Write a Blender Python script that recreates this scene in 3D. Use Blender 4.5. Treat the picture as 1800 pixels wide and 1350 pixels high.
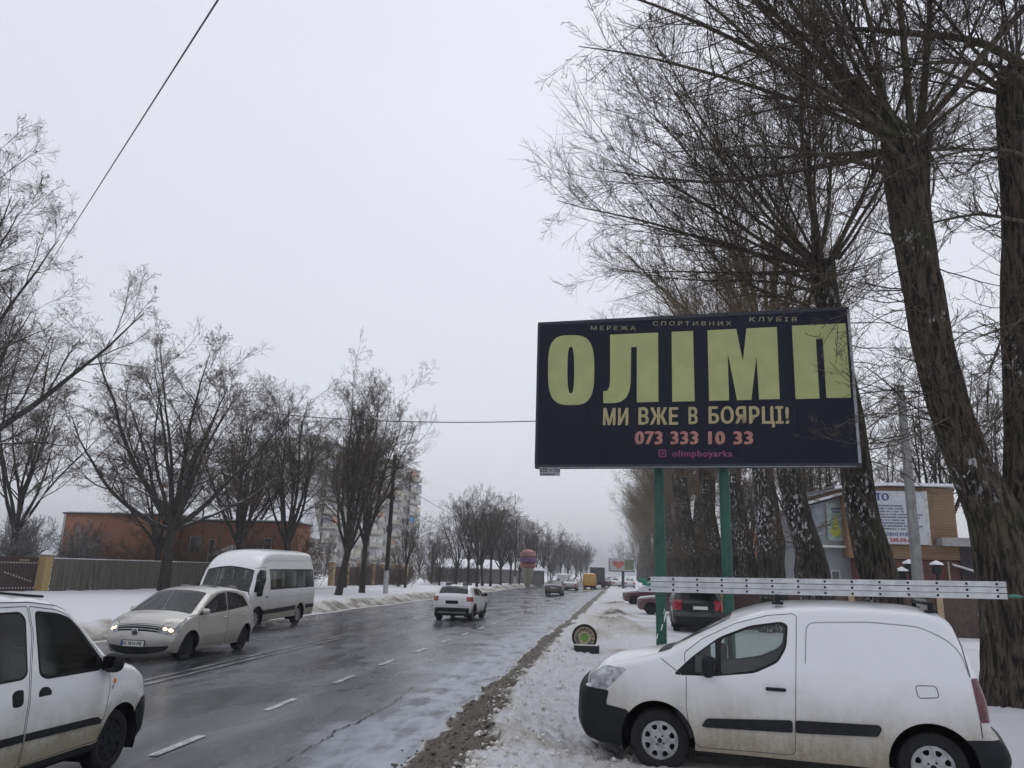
import bpy, bmesh, math, random
import numpy as np
from mathutils import Vector, Matrix
from mathutils.geometry import delaunay_2d_cdt

for o in list(bpy.data.objects):
    bpy.data.objects.remove(o)
scene = bpy.context.scene
COL = scene.collection
R = math.radians

# ------------------------------------------------------------------ camera
FPX = 1352.0                      # focal length in photo pixels (photo 1800 x 1350)
CAM_H, YAW, PITCH, ROLL = 2.135, 0.12153, 0.23874, 0.030
_cy, _sy = math.cos(YAW), math.sin(YAW)
_fw = np.array([-_sy * math.cos(PITCH), _cy * math.cos(PITCH), math.sin(PITCH)])
_r = np.array([_cy, _sy, 0.0])
_u = np.cross(_r, _fw)
_rt = _r * math.cos(ROLL) + _u * math.sin(ROLL)
_up = _u * math.cos(ROLL) - _r * math.sin(ROLL)
cam_data = bpy.data.cameras.new("camera")
cam = bpy.data.objects.new("camera", cam_data)
COL.objects.link(cam)
cam_data.sensor_fit = 'HORIZONTAL'
cam_data.sensor_width = 36.0
cam_data.lens = FPX / 1800.0 * 36.0
cam_data.clip_start = 0.1
cam_data.clip_end = 6000.0
cam.matrix_world = Matrix(((_rt[0], _up[0], -_fw[0], 0), (_rt[1], _up[1], -_fw[1], 0),
                           (_rt[2], _up[2], -_fw[2], CAM_H), (0, 0, 0, 1)))
scene.camera = cam
EYE = np.array([0, 0, CAM_H])

def ray(px, py):
    return _fw + (px - 900) / FPX * _rt - (py - 675) / FPX * _up
def ground_at(px, py, z=0.0):                 # photo pixel -> point on a level surface
    d = ray(px, py)
    return EYE + d * ((z - CAM_H) / d[2])
def at_y(px, py, Y):                          # photo pixel -> point at a known distance along the road
    d = ray(px, py)
    return EYE + d * (Y / d[1])

# ------------------------------------------------------------------ sky, sun, exposure
SUN_EL, SUN_ROT = R(66), R(15)
world = bpy.data.worlds.new("World")
scene.world = world
world.use_nodes = True
nt = world.node_tree
nt.nodes.clear()
w_out = nt.nodes.new('ShaderNodeOutputWorld')
w_add = nt.nodes.new('ShaderNodeAddShader')
w_sky = nt.nodes.new('ShaderNodeTexSky')
w_sky.sky_type = 'NISHITA'
w_sky.sun_disc = False
w_sky.sun_elevation = SUN_EL
w_sky.sun_rotation = SUN_ROT
w_sky.air_density = 1.0
w_sky.dust_density = 1.0
w_hsv = nt.nodes.new('ShaderNodeHueSaturation')
w_hsv.inputs['Saturation'].default_value = 0.15
w_b1 = nt.nodes.new('ShaderNodeBackground')
w_b1.inputs['Strength'].default_value = 0.05
w_b2 = nt.nodes.new('ShaderNodeBackground')       # the even cloud deck
w_b2.inputs['Strength'].default_value = 1.0
# overcast luminance: the deck is a little dimmer towards the horizon all round
w_tc = nt.nodes.new('ShaderNodeTexCoord')
w_xyz = nt.nodes.new('ShaderNodeSeparateXYZ')
w_map = nt.nodes.new('ShaderNodeMapRange')
w_map.inputs['From Min'].default_value = 0.0
w_map.inputs['From Max'].default_value = 0.55
w_mix = nt.nodes.new('ShaderNodeMix')
w_mix.data_type = 'RGBA'
w_mix.inputs['A'].default_value = (0.455, 0.468, 0.510, 1)
w_mix.inputs['B'].default_value = (0.595, 0.610, 0.690, 1)
nt.links.new(w_tc.outputs['Generated'], w_xyz.inputs[0])
nt.links.new(w_xyz.outputs['Z'], w_map.inputs['Value'])
nt.links.new(w_map.outputs['Result'], w_mix.inputs['Factor'])
w_noi = nt.nodes.new('ShaderNodeTexNoise')          # faint unevenness of the cloud
w_noi.inputs['Scale'].default_value = 1.6
w_noi.inputs['Detail'].default_value = 3.0
w_var = nt.nodes.new('ShaderNodeMapRange')
w_var.inputs['From Min'].default_value = 0.3
w_var.inputs['From Max'].default_value = 0.7
w_var.inputs['To Min'].default_value = 0.97
w_var.inputs['To Max'].default_value = 1.03
nt.links.new(w_tc.outputs['Generated'], w_noi.inputs['Vector'])
nt.links.new(w_noi.outputs['Fac'], w_var.inputs['Value'])
nt.links.new(w_var.outputs['Result'], w_b2.inputs['Strength'])
nt.links.new(w_mix.outputs['Result'], w_b2.inputs['Color'])
nt.links.new(w_sky.outputs[0], w_hsv.inputs['Color'])
nt.links.new(w_hsv.outputs[0], w_b1.inputs['Color'])
nt.links.new(w_b1.outputs[0], w_add.inputs[0])
nt.links.new(w_b2.outputs[0], w_add.inputs[1])
nt.links.new(w_add.outputs[0], w_out.inputs['Surface'])

sun_data = bpy.data.lights.new("sun", 'SUN')
sun_data.energy = 0.5
sun_data.angle = R(40)
sun_data.color = (1.0, 0.97, 0.93)
sun = bpy.data.objects.new("sun", sun_data)
COL.objects.link(sun)
sun.rotation_euler = (math.pi / 2 - SUN_EL, 0, math.pi - SUN_ROT)

scene.view_settings.view_transform = 'Standard'
scene.view_settings.look = 'None'
scene.view_settings.exposure = 0.0
scene.view_settings.gamma = 1.0
scene.render.engine = 'CYCLES'
cy = scene.cycles
cy.use_denoising = True
cy.use_adaptive_sampling = True
cy.adaptive_threshold = 0.03
cy.max_bounces = 6
cy.diffuse_bounces = 3
cy.glossy_bounces = 3
cy.transmission_bounces = 3
cy.transparent_max_bounces = 12
cy.volume_bounces = 0
cy.caustics_reflective = False
cy.caustics_refractive = False

# ------------------------------------------------------------------ objects: naming, tagging
def tag(o, label=None, cat=None, group=None, kind=None):
    if label: o['label'] = label
    if cat: o['category'] = cat
    if group: o['group'] = group
    if kind: o['kind'] = kind
    return o
def empty(name, loc=(0, 0, 0), rz=0.0, label=None, cat=None, group=None):
    o = bpy.data.objects.new(name, None)
    COL.objects.link(o)
    o.empty_display_size = 0.2
    o.location = loc
    o.rotation_euler = (0, 0, rz)
    return tag(o, label, cat, group)
def link(name, me, parent=None):
    o = bpy.data.objects.new(name, me)
    COL.objects.link(o)
    if parent is not None:
        o.parent = parent
    return o
def copy_tree(o, parent=None):
    c = o.copy()
    COL.objects.link(c)
    c.parent = parent
    for ch in [x for x in o.children]:
        copy_tree(ch, c)
    return c

def mesh_np(name, V, Q, mats, midx=None, smooth=True, attr=None):
    """mesh from numpy arrays; Q is an (n,k) face array or a list of such arrays"""
    V = np.asarray(V, np.float32)
    Qs = [np.asarray(q, np.int32) for q in (Q if isinstance(Q, (list, tuple)) else [Q]) if len(q)]
    me = bpy.data.meshes.new(name)
    nl = sum(q.size for q in Qs)
    nf = sum(len(q) for q in Qs)
    me.vertices.add(len(V))
    me.vertices.foreach_set('co', V.ravel())
    me.loops.add(nl)
    me.loops.foreach_set('vertex_index', np.concatenate([q.ravel() for q in Qs]))
    me.polygons.add(nf)
    tot = np.concatenate([np.full(len(q), q.shape[1], np.int32) for q in Qs])
    st = np.concatenate([[0], np.cumsum(tot)[:-1]]).astype(np.int32)
    me.polygons.foreach_set('loop_start', st)
    for m in (mats if isinstance(mats, (list, tuple)) else [mats]):
        me.materials.append(m)
    if midx is not None:
        me.polygons.foreach_set('material_index', np.asarray(midx, np.int32))
    me.polygons.foreach_set('use_smooth', np.full(nf, bool(smooth)))
    if attr:
        for k, a in attr.items():
            at = me.attributes.new(k, 'FLOAT', 'POINT')
            at.data.foreach_set('value', np.asarray(a, np.float32))
    me.update(calc_edges=True)
    return me

class MB:
    """collects simple shapes; build() links them as one mesh object"""
    def __init__(s):
        s.v = []; s.f = []; s.m = []; s.sm = []
    def add(s, V, F, mi=0, smooth=False):
        b = len(s.v)
        s.v += [tuple(map(float, p)) for p in V]
        s.f += [tuple(int(i) + b for i in f) for f in F]
        s.m += [mi] * len(F); s.sm += [smooth] * len(F)
        return s
    def box(s, c, d, rz=0.0, mi=0, rx=0.0, ry=0.0):
        M = Matrix.Rotation(rz, 3, 'Z') @ Matrix.Rotation(ry, 3, 'Y') @ Matrix.Rotation(rx, 3, 'X')
        V = [Vector(c) + M @ Vector((x * d[0] / 2, y * d[1] / 2, z * d[2] / 2))
             for x in (-1, 1) for y in (-1, 1) for z in (-1, 1)]
        return s.add(V, [(0, 1, 3, 2), (4, 6, 7, 5), (0, 4, 5, 1), (2, 3, 7, 6), (0, 2, 6, 4), (1, 5, 7, 3)], mi)
    def rbox(s, c, d, r=0.02, seg=3, rz=0.0, ry=0.0, rx=0.0, mi=0):
        bm = bmesh.new()
        bmesh.ops.create_cube(bm, size=1.0)
        for v in bm.verts:
            v.co = Vector((v.co.x * d[0], v.co.y * d[1], v.co.z * d[2]))
        bmesh.ops.bevel(bm, geom=bm.edges[:], offset=min(r, min(d) * .49), segments=seg, profile=.5, affect='EDGES')
        M = Matrix.Rotation(rz, 3, 'Z') @ Matrix.Rotation(ry, 3, 'Y') @ Matrix.Rotation(rx, 3, 'X')
        bm.verts.index_update()
        s.add([Vector(c) + M @ v.co for v in bm.verts], [[v.index for v in f.verts] for f in bm.faces], mi, True)
        bm.free()
        return s
    def tube(s, pts, rad, n=8, mi=0, cap=True, smooth=True):
        pts = [Vector(p) for p in pts]
        rad = rad if isinstance(rad, (list, tuple)) else [rad] * len(pts)
        V = []; F = []
        for i, p in enumerate(pts):
            t = (pts[min(i + 1, len(pts) - 1)] - pts[max(i - 1, 0)]).normalized()
            a = t.cross(Vector((0.13, 0.31, 0.94)) if abs(t.z) < .9 else Vector((1, 0.2, 0))).normalized()
            b = t.cross(a)
            for k in range(n):
                an = 2 * math.pi * k / n
                V.append(p + (a * math.cos(an) + b * math.sin(an)) * rad[i])
        for i in range(len(pts) - 1):
            for k in range(n):
                F.append((i * n + k, i * n + (k + 1) % n, (i + 1) * n + (k + 1) % n, (i + 1) * n + k))
        if cap:
            F.append(tuple(range(n))[::-1]); F.append(tuple((len(pts) - 1) * n + k for k in range(n)))
        return s.add(V, F, mi, smooth)
    def lathe(s, prof, c=(0, 0, 0), n=24, axis='z', mi=0):
        """prof: (radius, height) list"""
        V = []; F = []
        for r_, h in prof:
            for k in range(n):
                a = 2 * math.pi * k / n
                p = (r_ * math.cos(a), r_ * math.sin(a), h)
                if axis == 'y': p = (p[0], p[2], p[1])
                if axis == 'x': p = (p[2], p[0], p[1])
                V.append((c[0] + p[0], c[1] + p[1], c[2] + p[2]))
        for i in range(len(prof) - 1):
            for k in range(n):
                F.append((i * n + k, i * n + (k + 1) % n, (i + 1) * n + (k + 1) % n, (i + 1) * n + k))
        return s.add(V, F, mi, True)
    def poly(s, P, mi=0):
        return s.add(P, [tuple(range(len(P)))], mi)
    def build(s, name, mats, parent=None, sharp=35):
        me = bpy.data.meshes.new(name)
        me.from_pydata(s.v, [], s.f)
        for m in (mats if isinstance(mats, (list, tuple)) else [mats]):
            me.materials.append(m)
        me.polygons.foreach_set('material_index', s.m)
        me.polygons.foreach_set('use_smooth', s.sm)
        me.update()
        bm = bmesh.new(); bm.from_mesh(me)
        bmesh.ops.recalc_face_normals(bm, faces=bm.faces[:])
        bm.to_mesh(me); bm.free()
        if any(s.sm):
            me.set_sharp_from_angle(angle=R(sharp))
        return link(name, me, parent)

# ------------------------------------------------------------------ numpy value noise
def _hash(ix, iy, seed):
    h = (ix.astype(np.int64) * 374761393 + iy.astype(np.int64) * 668265263 + seed * 1442695041) & 0xffffffff
    h = ((h ^ (h >> 13)) * 1274126177) & 0xffffffff
    return ((h ^ (h >> 16)) & 0xffff) / 65535.0
def vnoise(x, y, seed=0):
    ix = np.floor(x); iy = np.floor(y)
    fx = x - ix; fy = y - iy
    fx = fx * fx * (3 - 2 * fx); fy = fy * fy * (3 - 2 * fy)
    a = _hash(ix, iy, seed); b = _hash(ix + 1, iy, seed)
    c = _hash(ix, iy + 1, seed); d = _hash(ix + 1, iy + 1, seed)
    return (a + (b - a) * fx) * (1 - fy) + (c + (d - c) * fx) * fy
def fbm(x, y, oct=4, seed=0, gain=.5):
    s = 0; a = 1; t = 0
    for i in range(oct):
        s = s + a * vnoise(x * 2 ** i + 17.3 * i, y * 2 ** i + 9.1 * i, seed + i)
        t += a; a *= gain
    return s / t
def sstep(a, b, x):
    t = np.clip((x - a) / (b - a), 0, 1)
    return t * t * (3 - 2 * t)

# ------------------------------------------------------------------ materials
class NT:
    def __init__(s, name):
        s.m = bpy.data.materials.new(name)
        s.m.use_nodes = True
        s.t = s.m.node_tree
        s.b = s.t.nodes['Principled BSDF']
        s.out = s.t.nodes['Material Output']
    def n(s, typ, **kw):
        nd = s.t.nodes.new(typ)
        for k, v in kw.items():
            if k.startswith('i_'):
                nd.inputs[int(k[2:]) if k[2:].isdigit() else k[2:].replace('_', ' ')].default_value = v
            else:
                setattr(nd, k, v)
        return nd
    def l(s, a, b):
        s.t.links.new(a, b)
    def coord(s, scale=(1, 1, 1), kind='Object'):
        tc = s.n('ShaderNodeTexCoord'); mp = s.n('ShaderNodeMapping')
        mp.inputs['Scale'].default_value = scale
        s.l(tc.outputs[kind], mp.inputs[0])
        return mp.outputs[0]
    def noise(s, vec, scale, detail=4, rough=.55, dist=0.0):
        nd = s.n('ShaderNodeTexNoise')
        nd.inputs['Scale'].default_value = scale
        nd.inputs['Detail'].default_value = detail
        nd.inputs['Roughness'].default_value = rough
        nd.inputs['Distortion'].default_value = dist
        s.l(vec, nd.inputs['Vector'])
        return nd.outputs['Fac']
    def ramp(s, fac, a, b, interp='EASE'):
        """smooth 0..1 step of fac between a and b"""
        nd = s.n('ShaderNodeMapRange', interpolation_type='SMOOTHSTEP')
        nd.inputs['From Min'].default_value = a
        nd.inputs['From Max'].default_value = b
        s.l(fac, nd.inputs['Value'])
        return nd.outputs['Result']
    def math(s, op, a, b=None):
        nd = s.n('ShaderNodeMath', operation=op)
        for i, v in enumerate((a, b)):
            if v is None: continue
            if isinstance(v, (int, float)): nd.inputs[i].default_value = v
            else: s.l(v, nd.inputs[i])
        return nd.outputs[0]
    def mix(s, fac, a, b):
        nd = s.n('ShaderNodeMix', data_type='RGBA')
        for sock, v in ((nd.inputs['Factor'], fac), (nd.inputs['A'], a), (nd.inputs['B'], b)):
            if isinstance(v, (int, float)): sock.default_value = v
            elif isinstance(v, (tuple, list)): sock.default_value = (*v[:3], 1)
            else: s.l(v, sock)
        return nd.outputs['Result']
    def mixf(s, fac, a, b):
        nd = s.n('ShaderNodeMix', data_type='FLOAT')
        for sock, v in ((nd.inputs['Factor'], fac), (nd.inputs['A'], a), (nd.inputs['B'], b)):
            if isinstance(v, (int, float)): sock.default_value = v
            else: s.l(v, sock)
        return nd.outputs['Result']
    def bump(s, h, strength=.3, dist=.02):
        nd = s.n('ShaderNodeBump')
        nd.inputs['Strength'].default_value = strength
        nd.inputs['Distance'].default_value = dist
        s.l(h, nd.inputs['Height'])
        s.l(nd.outputs[0], s.b.inputs['Normal'])
    def sepxyz(s, v):
        nd = s.n('ShaderNodeSeparateXYZ'); s.l(v, nd.inputs[0]); return nd.outputs
    def attr(s, name):
        return s.n('ShaderNodeAttribute', attribute_name=name).outputs['Fac']
    def set(s, **kw):
        for k, v in kw.items():
            sock = s.b.inputs[k.replace('_', ' ')]
            if isinstance(v, (int, float)): sock.default_value = v
            elif isinstance(v, (tuple, list)): sock.default_value = (*v[:3], 1)
            else: s.l(v, sock)
        return s

def simple(name, col, rough=.6, metal=0.0, var=.18, scale=6.0, bump=0.0, bscale=40, coat=0.0, spec=.5):
    t = NT(name)
    v = t.coord()
    nz = t.noise(v, scale, 5)
    dark = tuple(c * (1 - var) for c in col); lite = tuple(min(1, c * (1 + var)) for c in col)
    t.set(Base_Color=t.mix(t.ramp(nz, .3, .7), dark, lite), Metallic=metal, Coat_Weight=coat)
    t.b.inputs['Specular IOR Level'].default_value = spec
    t.set(Roughness=t.mixf(nz, max(0.02, rough - .08), min(1, rough + .08)))
    if bump: t.bump(t.noise(v, bscale, 4), bump, .01)
    return t.m

def paint(name, col, dirt=.5, dirtcol=(.22, .19, .145), z0=.25, z1=1.0, rough=.28, metal=0.0, coat=.6):
    """car paint with road dirt building up towards the sill"""
    t = NT(name)
    v = t.coord()
    z = t.sepxyz(t.n('ShaderNodeTexCoord').outputs['Object'])[2]
    n1 = t.noise(v, 2.6, 6, .65); n2 = t.noise(v, 28, 4, .7)
    streak = t.noise(t.coord((9, 9, 1.2)), 2.0, 4, .6)
    h = t.math('ADD', z, t.math('MULTIPLY', t.math('SUBTRACT', n1, .5), .55))
    low = t.math('SUBTRACT', 1.0, t.ramp(h, z0, z1))
    d = t.math('MULTIPLY', low, t.math('ADD', .45, t.math('MULTIPLY', t.math('ADD', n2, streak), .6)))
    d = t.math('MULTIPLY', d, dirt)
    d = t.math('ADD', d, t.math('MULTIPLY', t.ramp(n1, .5, .8), .06))
    c0 = t.mix(t.ramp(n1, .3, .7), tuple(c * .96 for c in col), col)
    t.set(Base_Color=t.mix(d, c0, dirtcol), Metallic=metal)
    t.set(Roughness=t.mixf(d, rough, .8))
    t.set(Coat_Weight=t.mixf(d, coat, 0.0))
    t.b.inputs['Coat Roughness'].default_value = .08
    return t.m

def glass(name, tint=(.55, .6, .6), rough=.03):
    t = NT(name)
    tr = t.n('ShaderNodeBsdfTransparent'); tr.inputs[0].default_value = (*tint, 1)
    gl = t.n('ShaderNodeBsdfGlossy'); gl.inputs['Roughness'].default_value = rough
    nz = t.noise(t.coord(), 3, 4)
    t.l(t.mixf(nz, rough, rough + .1), gl.inputs['Roughness'])
    fr = t.n('ShaderNodeFresnel'); fr.inputs['IOR'].default_value = 1.5
    ms = t.n('ShaderNodeMixShader')
    t.l(t.math('ADD', fr.outputs[0], t.math('MULTIPLY', nz, .05)), ms.inputs[0])
    t.l(tr.outputs[0], ms.inputs[1]); t.l(gl.outputs[0], ms.inputs[2])
    t.l(ms.outputs[0], t.out.inputs['Surface'])
    return t.m

def emit(name, col, strength):
    t = NT(name)
    t.set(Base_Color=(.8, .8, .8), Emission_Color=col, Emission_Strength=strength)
    return t.m

def bark(name, dark, lite, wind=(-.75, -.6, .25), snow=.5, flecks=.5, top=.55, vscale=1.0):
    """furrowed bark; snow lies on upward faces and is blown in flecks onto the windward side"""
    t = NT(name)
    v = t.coord((6 * vscale, 6 * vscale, 1.1 * vscale))
    n1 = t.noise(v, 2.2, 6, .65, .6)
    n2 = t.noise(t.coord(), .7, 3)
    c = t.mix(t.ramp(n1, .40, .60), dark, lite)
    c = t.mix(t.math('MULTIPLY', t.ramp(n2, .45, .7), .45), c, (lite[0] * .55, lite[1] * .72, lite[2] * .42))
    g = t.n('ShaderNodeNewGeometry')
    dt = t.n('ShaderNodeVectorMath', operation='DOT_PRODUCT')
    t.l(g.outputs['Normal'], dt.inputs[0]); dt.inputs[1].default_value = Vector(wind).normalized()
    fl = t.noise(t.coord((1, 1, .55)), 13, 3, .6)
    fl2 = t.noise(t.coord(), .55, 2)
    windy = t.math('MULTIPLY', t.ramp(dt.outputs['Value'], .1, .75), t.ramp(fl, .60 - .08 * flecks, .64))
    windy = t.math('MULTIPLY', windy, t.ramp(fl2, .62 - .3 * flecks, .68))
    nz = t.sepxyz(g.outputs['Normal'])[2]
    lie = t.math('MULTIPLY', t.ramp(nz, top, top + .25), t.ramp(t.noise(t.coord(), 1.3, 3), .62 - .3 * snow, .7))
    s = t.math('MAXIMUM', windy if flecks > 0 else 0.0, lie)
    t.set(Base_Color=t.mix(s, c, (.78, .79, .82)), Roughness=.9)
    t.b.inputs['Specular IOR Level'].default_value = .25
    t.bump(n1, 1.0, .05)
    return t.m

M = {}
M['snow_prop'] = simple('snow', (.80, .81, .83), .75, var=.05, scale=9, bump=.3, bscale=25, spec=.3)
M['plastic'] = simple('black_plastic', (.014, .015, .018), .55, var=.3, scale=12, spec=.22)
M['rubber'] = simple('tyre_rubber', (.018, .018, .019), .8, var=.3, scale=20, bump=.2, bscale=60, spec=.25)
M['seal'] = simple('window_seal', (.010, .010, .012), .5, var=.1, spec=.25)
M['gap'] = simple('panel_gap_shadow', (.10, .10, .105), .8, var=.1, spec=.1)
M['dark'] = simple('dark_void', (.008, .008, .009), .9, var=.1, spec=.1)
M['interior'] = simple('cabin_trim', (.05, .052, .056), .8, var=.2)
M['seat'] = simple('seat_cloth', (.10, .105, .11), .9, var=.25, scale=30)
M['steel'] = simple('steel', (.45, .46, .47), .4, .9, var=.15)
M['chrome'] = simple('chrome', (.75, .76, .78), .15, 1.0, var=.05)
M['glass'] = glass('car_glass', (.66, .73, .71))
M['glass_mid'] = glass('shaded_glass', (.45, .50, .50))
M['glass_dark'] = glass('tinted_glass', (.10, .11, .11))
M['lens'] = simple('headlight_lens', (.20, .205, .22), .15, .3, var=.6, scale=11, coat=1.0)
M['lens_clear'] = simple('clear_headlight_lens', (.38, .39, .41), .15, .3, var=.55, scale=11, coat=1.0)
M['tail'] = simple('tail_lens', (.30, .012, .02), .18, 0, var=.3, scale=20, coat=1.0)
M['tail_dull'] = simple('tail_lens_dull', (.10, .02, .028), .3, 0, var=.3, scale=20, coat=.6)
M['amber'] = simple('amber_lens', (.6, .2, .03), .2, 0, var=.2, coat=1.0)
M['plate'] = simple('plate_white', (.68, .68, .66), .5, var=.12, scale=30)
M['ink'] = simple('plate_ink', (.02, .02, .025), .6)
M['head_on'] = emit('lit_headlamp', (1.0, .70, .36), 2.6)
M['head_far'] = emit('lit_far_headlamp', (1.0, .93, .78), 14.0)
# ================================================================== ground, road, verges
def drift(y):                       # the carriageway runs a little to the right of the camera's axis
    return .023 * np.maximum(0, y - 18.0)
EDGE_R, EDGE_L = -2.15, -13.25

def ygrid(y0, y1, d0, k):
    ys = [y0]
    while ys[-1] < y1:
        ys.append(ys[-1] + max(d0, abs(ys[-1]) * k))
    return np.array(ys)

def grid_mesh(name, U, Y, fn, mat, attr_names=()):
    """sheet over columns U (offset across the road) and rows Y; fn gives x, z and attributes"""
    uu, yy = np.meshgrid(U, Y)
    x, z, at = fn(uu, yy)
    V = np.stack([x.ravel(), yy.ravel(), z.ravel()], 1)
    nu, ny = len(U), len(Y)
    i = (np.arange(ny - 1)[:, None] * nu + np.arange(nu - 1)[None, :]).ravel()
    Q = np.stack([i, i + 1, i + nu + 1, i + nu], 1)
    return mesh_np(name, V, Q, mat, attr={k: a.ravel() for k, a in at.items()})

# --- wet asphalt with slush
def road_material():
    t = NT('wet_asphalt')
    u = t.attr('edge')
    p = t.coord((1, 1, 1))
    along = t.noise(t.coord((1.0, .22, 1)), .85, 5, .6, .4)
    blot = t.noise(t.coord((.42, .60, 1)), .9, 6, .62, .9)
    fine = t.noise(p, 55, 3, .7)
    mid = t.noise(t.coord((1, .35, 1)), 3.2, 5, .65, .5)
    # thin slush lies towards the right-hand edge and between the wheel tracks
    near = t.math('SUBTRACT', 1.0, t.ramp(u, .5, 3.3))
    sl = t.math('ADD', t.math('MULTIPLY', near, .24), t.math('MULTIPLY', blot, .75))
    sl = t.math('ADD', sl, t.math('MULTIPLY', t.math('SUBTRACT', mid, .5), .24))
    slush = t.ramp(sl, .53, .66)
    edge = t.math('SUBTRACT', 1.0, t.ramp(t.math('ADD', u, t.math('MULTIPLY', t.math('SUBTRACT', along, .5), 2.4)), .7, 1.5))
    slush = t.math('MULTIPLY', slush, t.math('ADD', .45, t.math('MULTIPLY', mid, .6)))
    film = t.ramp(along, .40, .66)
    c = t.mix(fine, (.036, .038, .043), (.088, .092, .102))
    c = t.mix(t.math('MULTIPLY', film, .6), c, (.185, .195, .215))
    crack = t.ramp(t.math('ABSOLUTE', t.math('SUBTRACT', t.noise(t.coord((.5, .12, 1)), 1.1, 3, .6, 1.2), .5)), .0, .012)
    c = t.mix(t.math('MULTIPLY', t.math('SUBTRACT', 1.0, crack), .7), c, (.012, .012, .013))
    c = t.mix(t.math('MULTIPLY', slush, .62), c, (.36, .39, .44))
    c = t.mix(t.math('MULTIPLY', t.math('MULTIPLY', edge, .75), t.ramp(mid, .35, .6)), c, (.38, .41, .46))
    t.set(Base_Color=c)
    wet = t.ramp(t.noise(t.coord((.8, .3, 1)), .9, 4, .6, .6), .42, .62)
    r = t.mixf(wet, .34, .12)
    r = t.mixf(t.math('MAXIMUM', slush, edge), r, .42)
    t.set(Roughness=r)
    t.b.inputs['Specular IOR Level'].default_value = .5
    t.bump(t.math('ADD', t.math('MULTIPLY', fine, .5), t.math('MULTIPLY', mid, 1.2)), .30, .014)
    return t.m
def road_fn(uu, yy):
    x = EDGE_L - 1.2 + uu * (EDGE_R - EDGE_L + 2.0) + drift(yy)
    z = .012 * (fbm(x * .8, yy * .4, 3, 5) - .5)
    return x, z, {'edge': (EDGE_R + drift(yy)) - x}
road = link('road', grid_mesh('road', np.linspace(0, 1, 60), ygrid(-25, 900, .5, .015), road_fn, road_material()))
tag(road, 'wet grey asphalt carriageway with slush and broken lane lines', kind='structure')

# --- lane paint
paint_m = NT('worn_lane_paint')
_n = paint_m.noise(paint_m.coord((1, .5, 1)), 6, 5, .7)
paint_m.set(Base_Color=paint_m.mix(paint_m.ramp(_n, .35, .6), (.17, .175, .185), (.60, .61, .62)), Roughness=.3)
faint_m = NT('faint_lane_paint')
_n = faint_m.noise(faint_m.coord((1, .4, 1)), 3, 5, .7)
faint_m.set(Base_Color=faint_m.mix(faint_m.ramp(_n, .38, .68), (.06, .062, .066), (.34, .345, .35)), Roughness=.3)
def stripe(x0, y0, y1, w, m):
    n = max(2, int((y1 - y0) / 2) + 1)
    V = []; F = []
    for i in range(n):
        y = y0 + (y1 - y0) * i / (n - 1)
        x = x0 + float(drift(y))
        V += [(x - w / 2, y, .011), (x + w / 2, y, .011)]
        if i: F.append((2 * i - 2, 2 * i - 1, 2 * i + 1, 2 * i))
    b = MB(); b.add(V, F)
    return b.build('lane_marking', m, road)
for k in range(26):
    y0 = 8.85 + 2.98 * k
    stripe(-5.02 + .02 * min(k, 10), y0, y0 + 1.12, .115, paint_m.m)
stripe(-8.02, 4, 34, .13, faint_m.m)
stripe(-8.30, 9, 80, .11, faint_m.m)
for k in range(12):
    y0 = 12.5 + 5.2 * k
    stripe(-10.85, y0, y0 + 1.5, .11, faint_m.m)

# --- a ragged crack in the asphalt
_cr = [ground_at(*q) for q in ((505, 1338), (548, 1312), (575, 1300), (592, 1285), (630, 1270), (660, 1252), (690, 1238), (705, 1222), (735, 1204))]
_V = []; _F = []
_rc = random.Random(12)
for i, (a, c) in enumerate(zip(_cr[:-1], _cr[1:])):
    for k in range(6):
        t_ = k / 6; p_ = a + (c - a) * t_
        w_ = .004 + .016 * _rc.random() * (1 - abs(i - 3) / 6)
        jx = _rc.uniform(-.03, .03)
        _V += [(p_[0] + jx - w_, p_[1], .0125), (p_[0] + jx + w_, p_[1], .0125)]
        if len(_V) > 2: _F.append((len(_V) - 4, len(_V) - 3, len(_V) - 1, len(_V) - 2))
_b = MB(); _b.add(_V, _F); _b.build('crack', simple('wet_crack', (.010, .010, .012), .25, var=.3, spec=.4), road)

# --- snow and dirty slush
def snow_material(name='roadside_snow'):
    t = NT(name)
    d = t.attr('dirt')
    p = t.coord()
    n1 = t.noise(p, 3.0, 6, .65); n2 = t.noise(p, 19, 5, .7); n3 = t.noise(p, 75, 3, .7)
    dd = t.math('ADD', d, t.math('MULTIPLY', t.math('SUBTRACT', n1, .5), .5))
    dd = t.math('ADD', dd, t.math('MULTIPLY', t.math('SUBTRACT', n2, .5), .45))
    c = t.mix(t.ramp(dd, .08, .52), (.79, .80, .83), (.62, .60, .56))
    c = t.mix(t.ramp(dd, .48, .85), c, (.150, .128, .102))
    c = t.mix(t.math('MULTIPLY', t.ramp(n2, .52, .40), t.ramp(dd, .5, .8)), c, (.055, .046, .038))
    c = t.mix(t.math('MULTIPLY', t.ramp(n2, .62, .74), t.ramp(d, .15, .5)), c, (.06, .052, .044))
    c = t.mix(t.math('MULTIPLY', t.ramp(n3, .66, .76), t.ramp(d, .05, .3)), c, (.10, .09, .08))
    t.set(Base_Color=c, Roughness=t.mixf(t.ramp(dd, .5, 1.0), .75, .45))
    t.b.inputs['Specular IOR Level'].default_value = .3
    t.bump(t.math('ADD', t.math('MULTIPLY', n2, .7), t.math('MULTIPLY', n3, .3)), 1.0, .06)
    return t.m
SNOW = snow_material()

ground = link('ground', mesh_np('ground', [(-2000, -200, -.12), (2000, -200, -.12), (2000, 2500, -.12), (-2000, 2500, -.12)],
                                np.array([[0, 1, 2, 3]]), SNOW, attr={'dirt': [.05] * 4}))
tag(ground, 'flat snow covered land reaching to the horizon', kind='structure')

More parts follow.
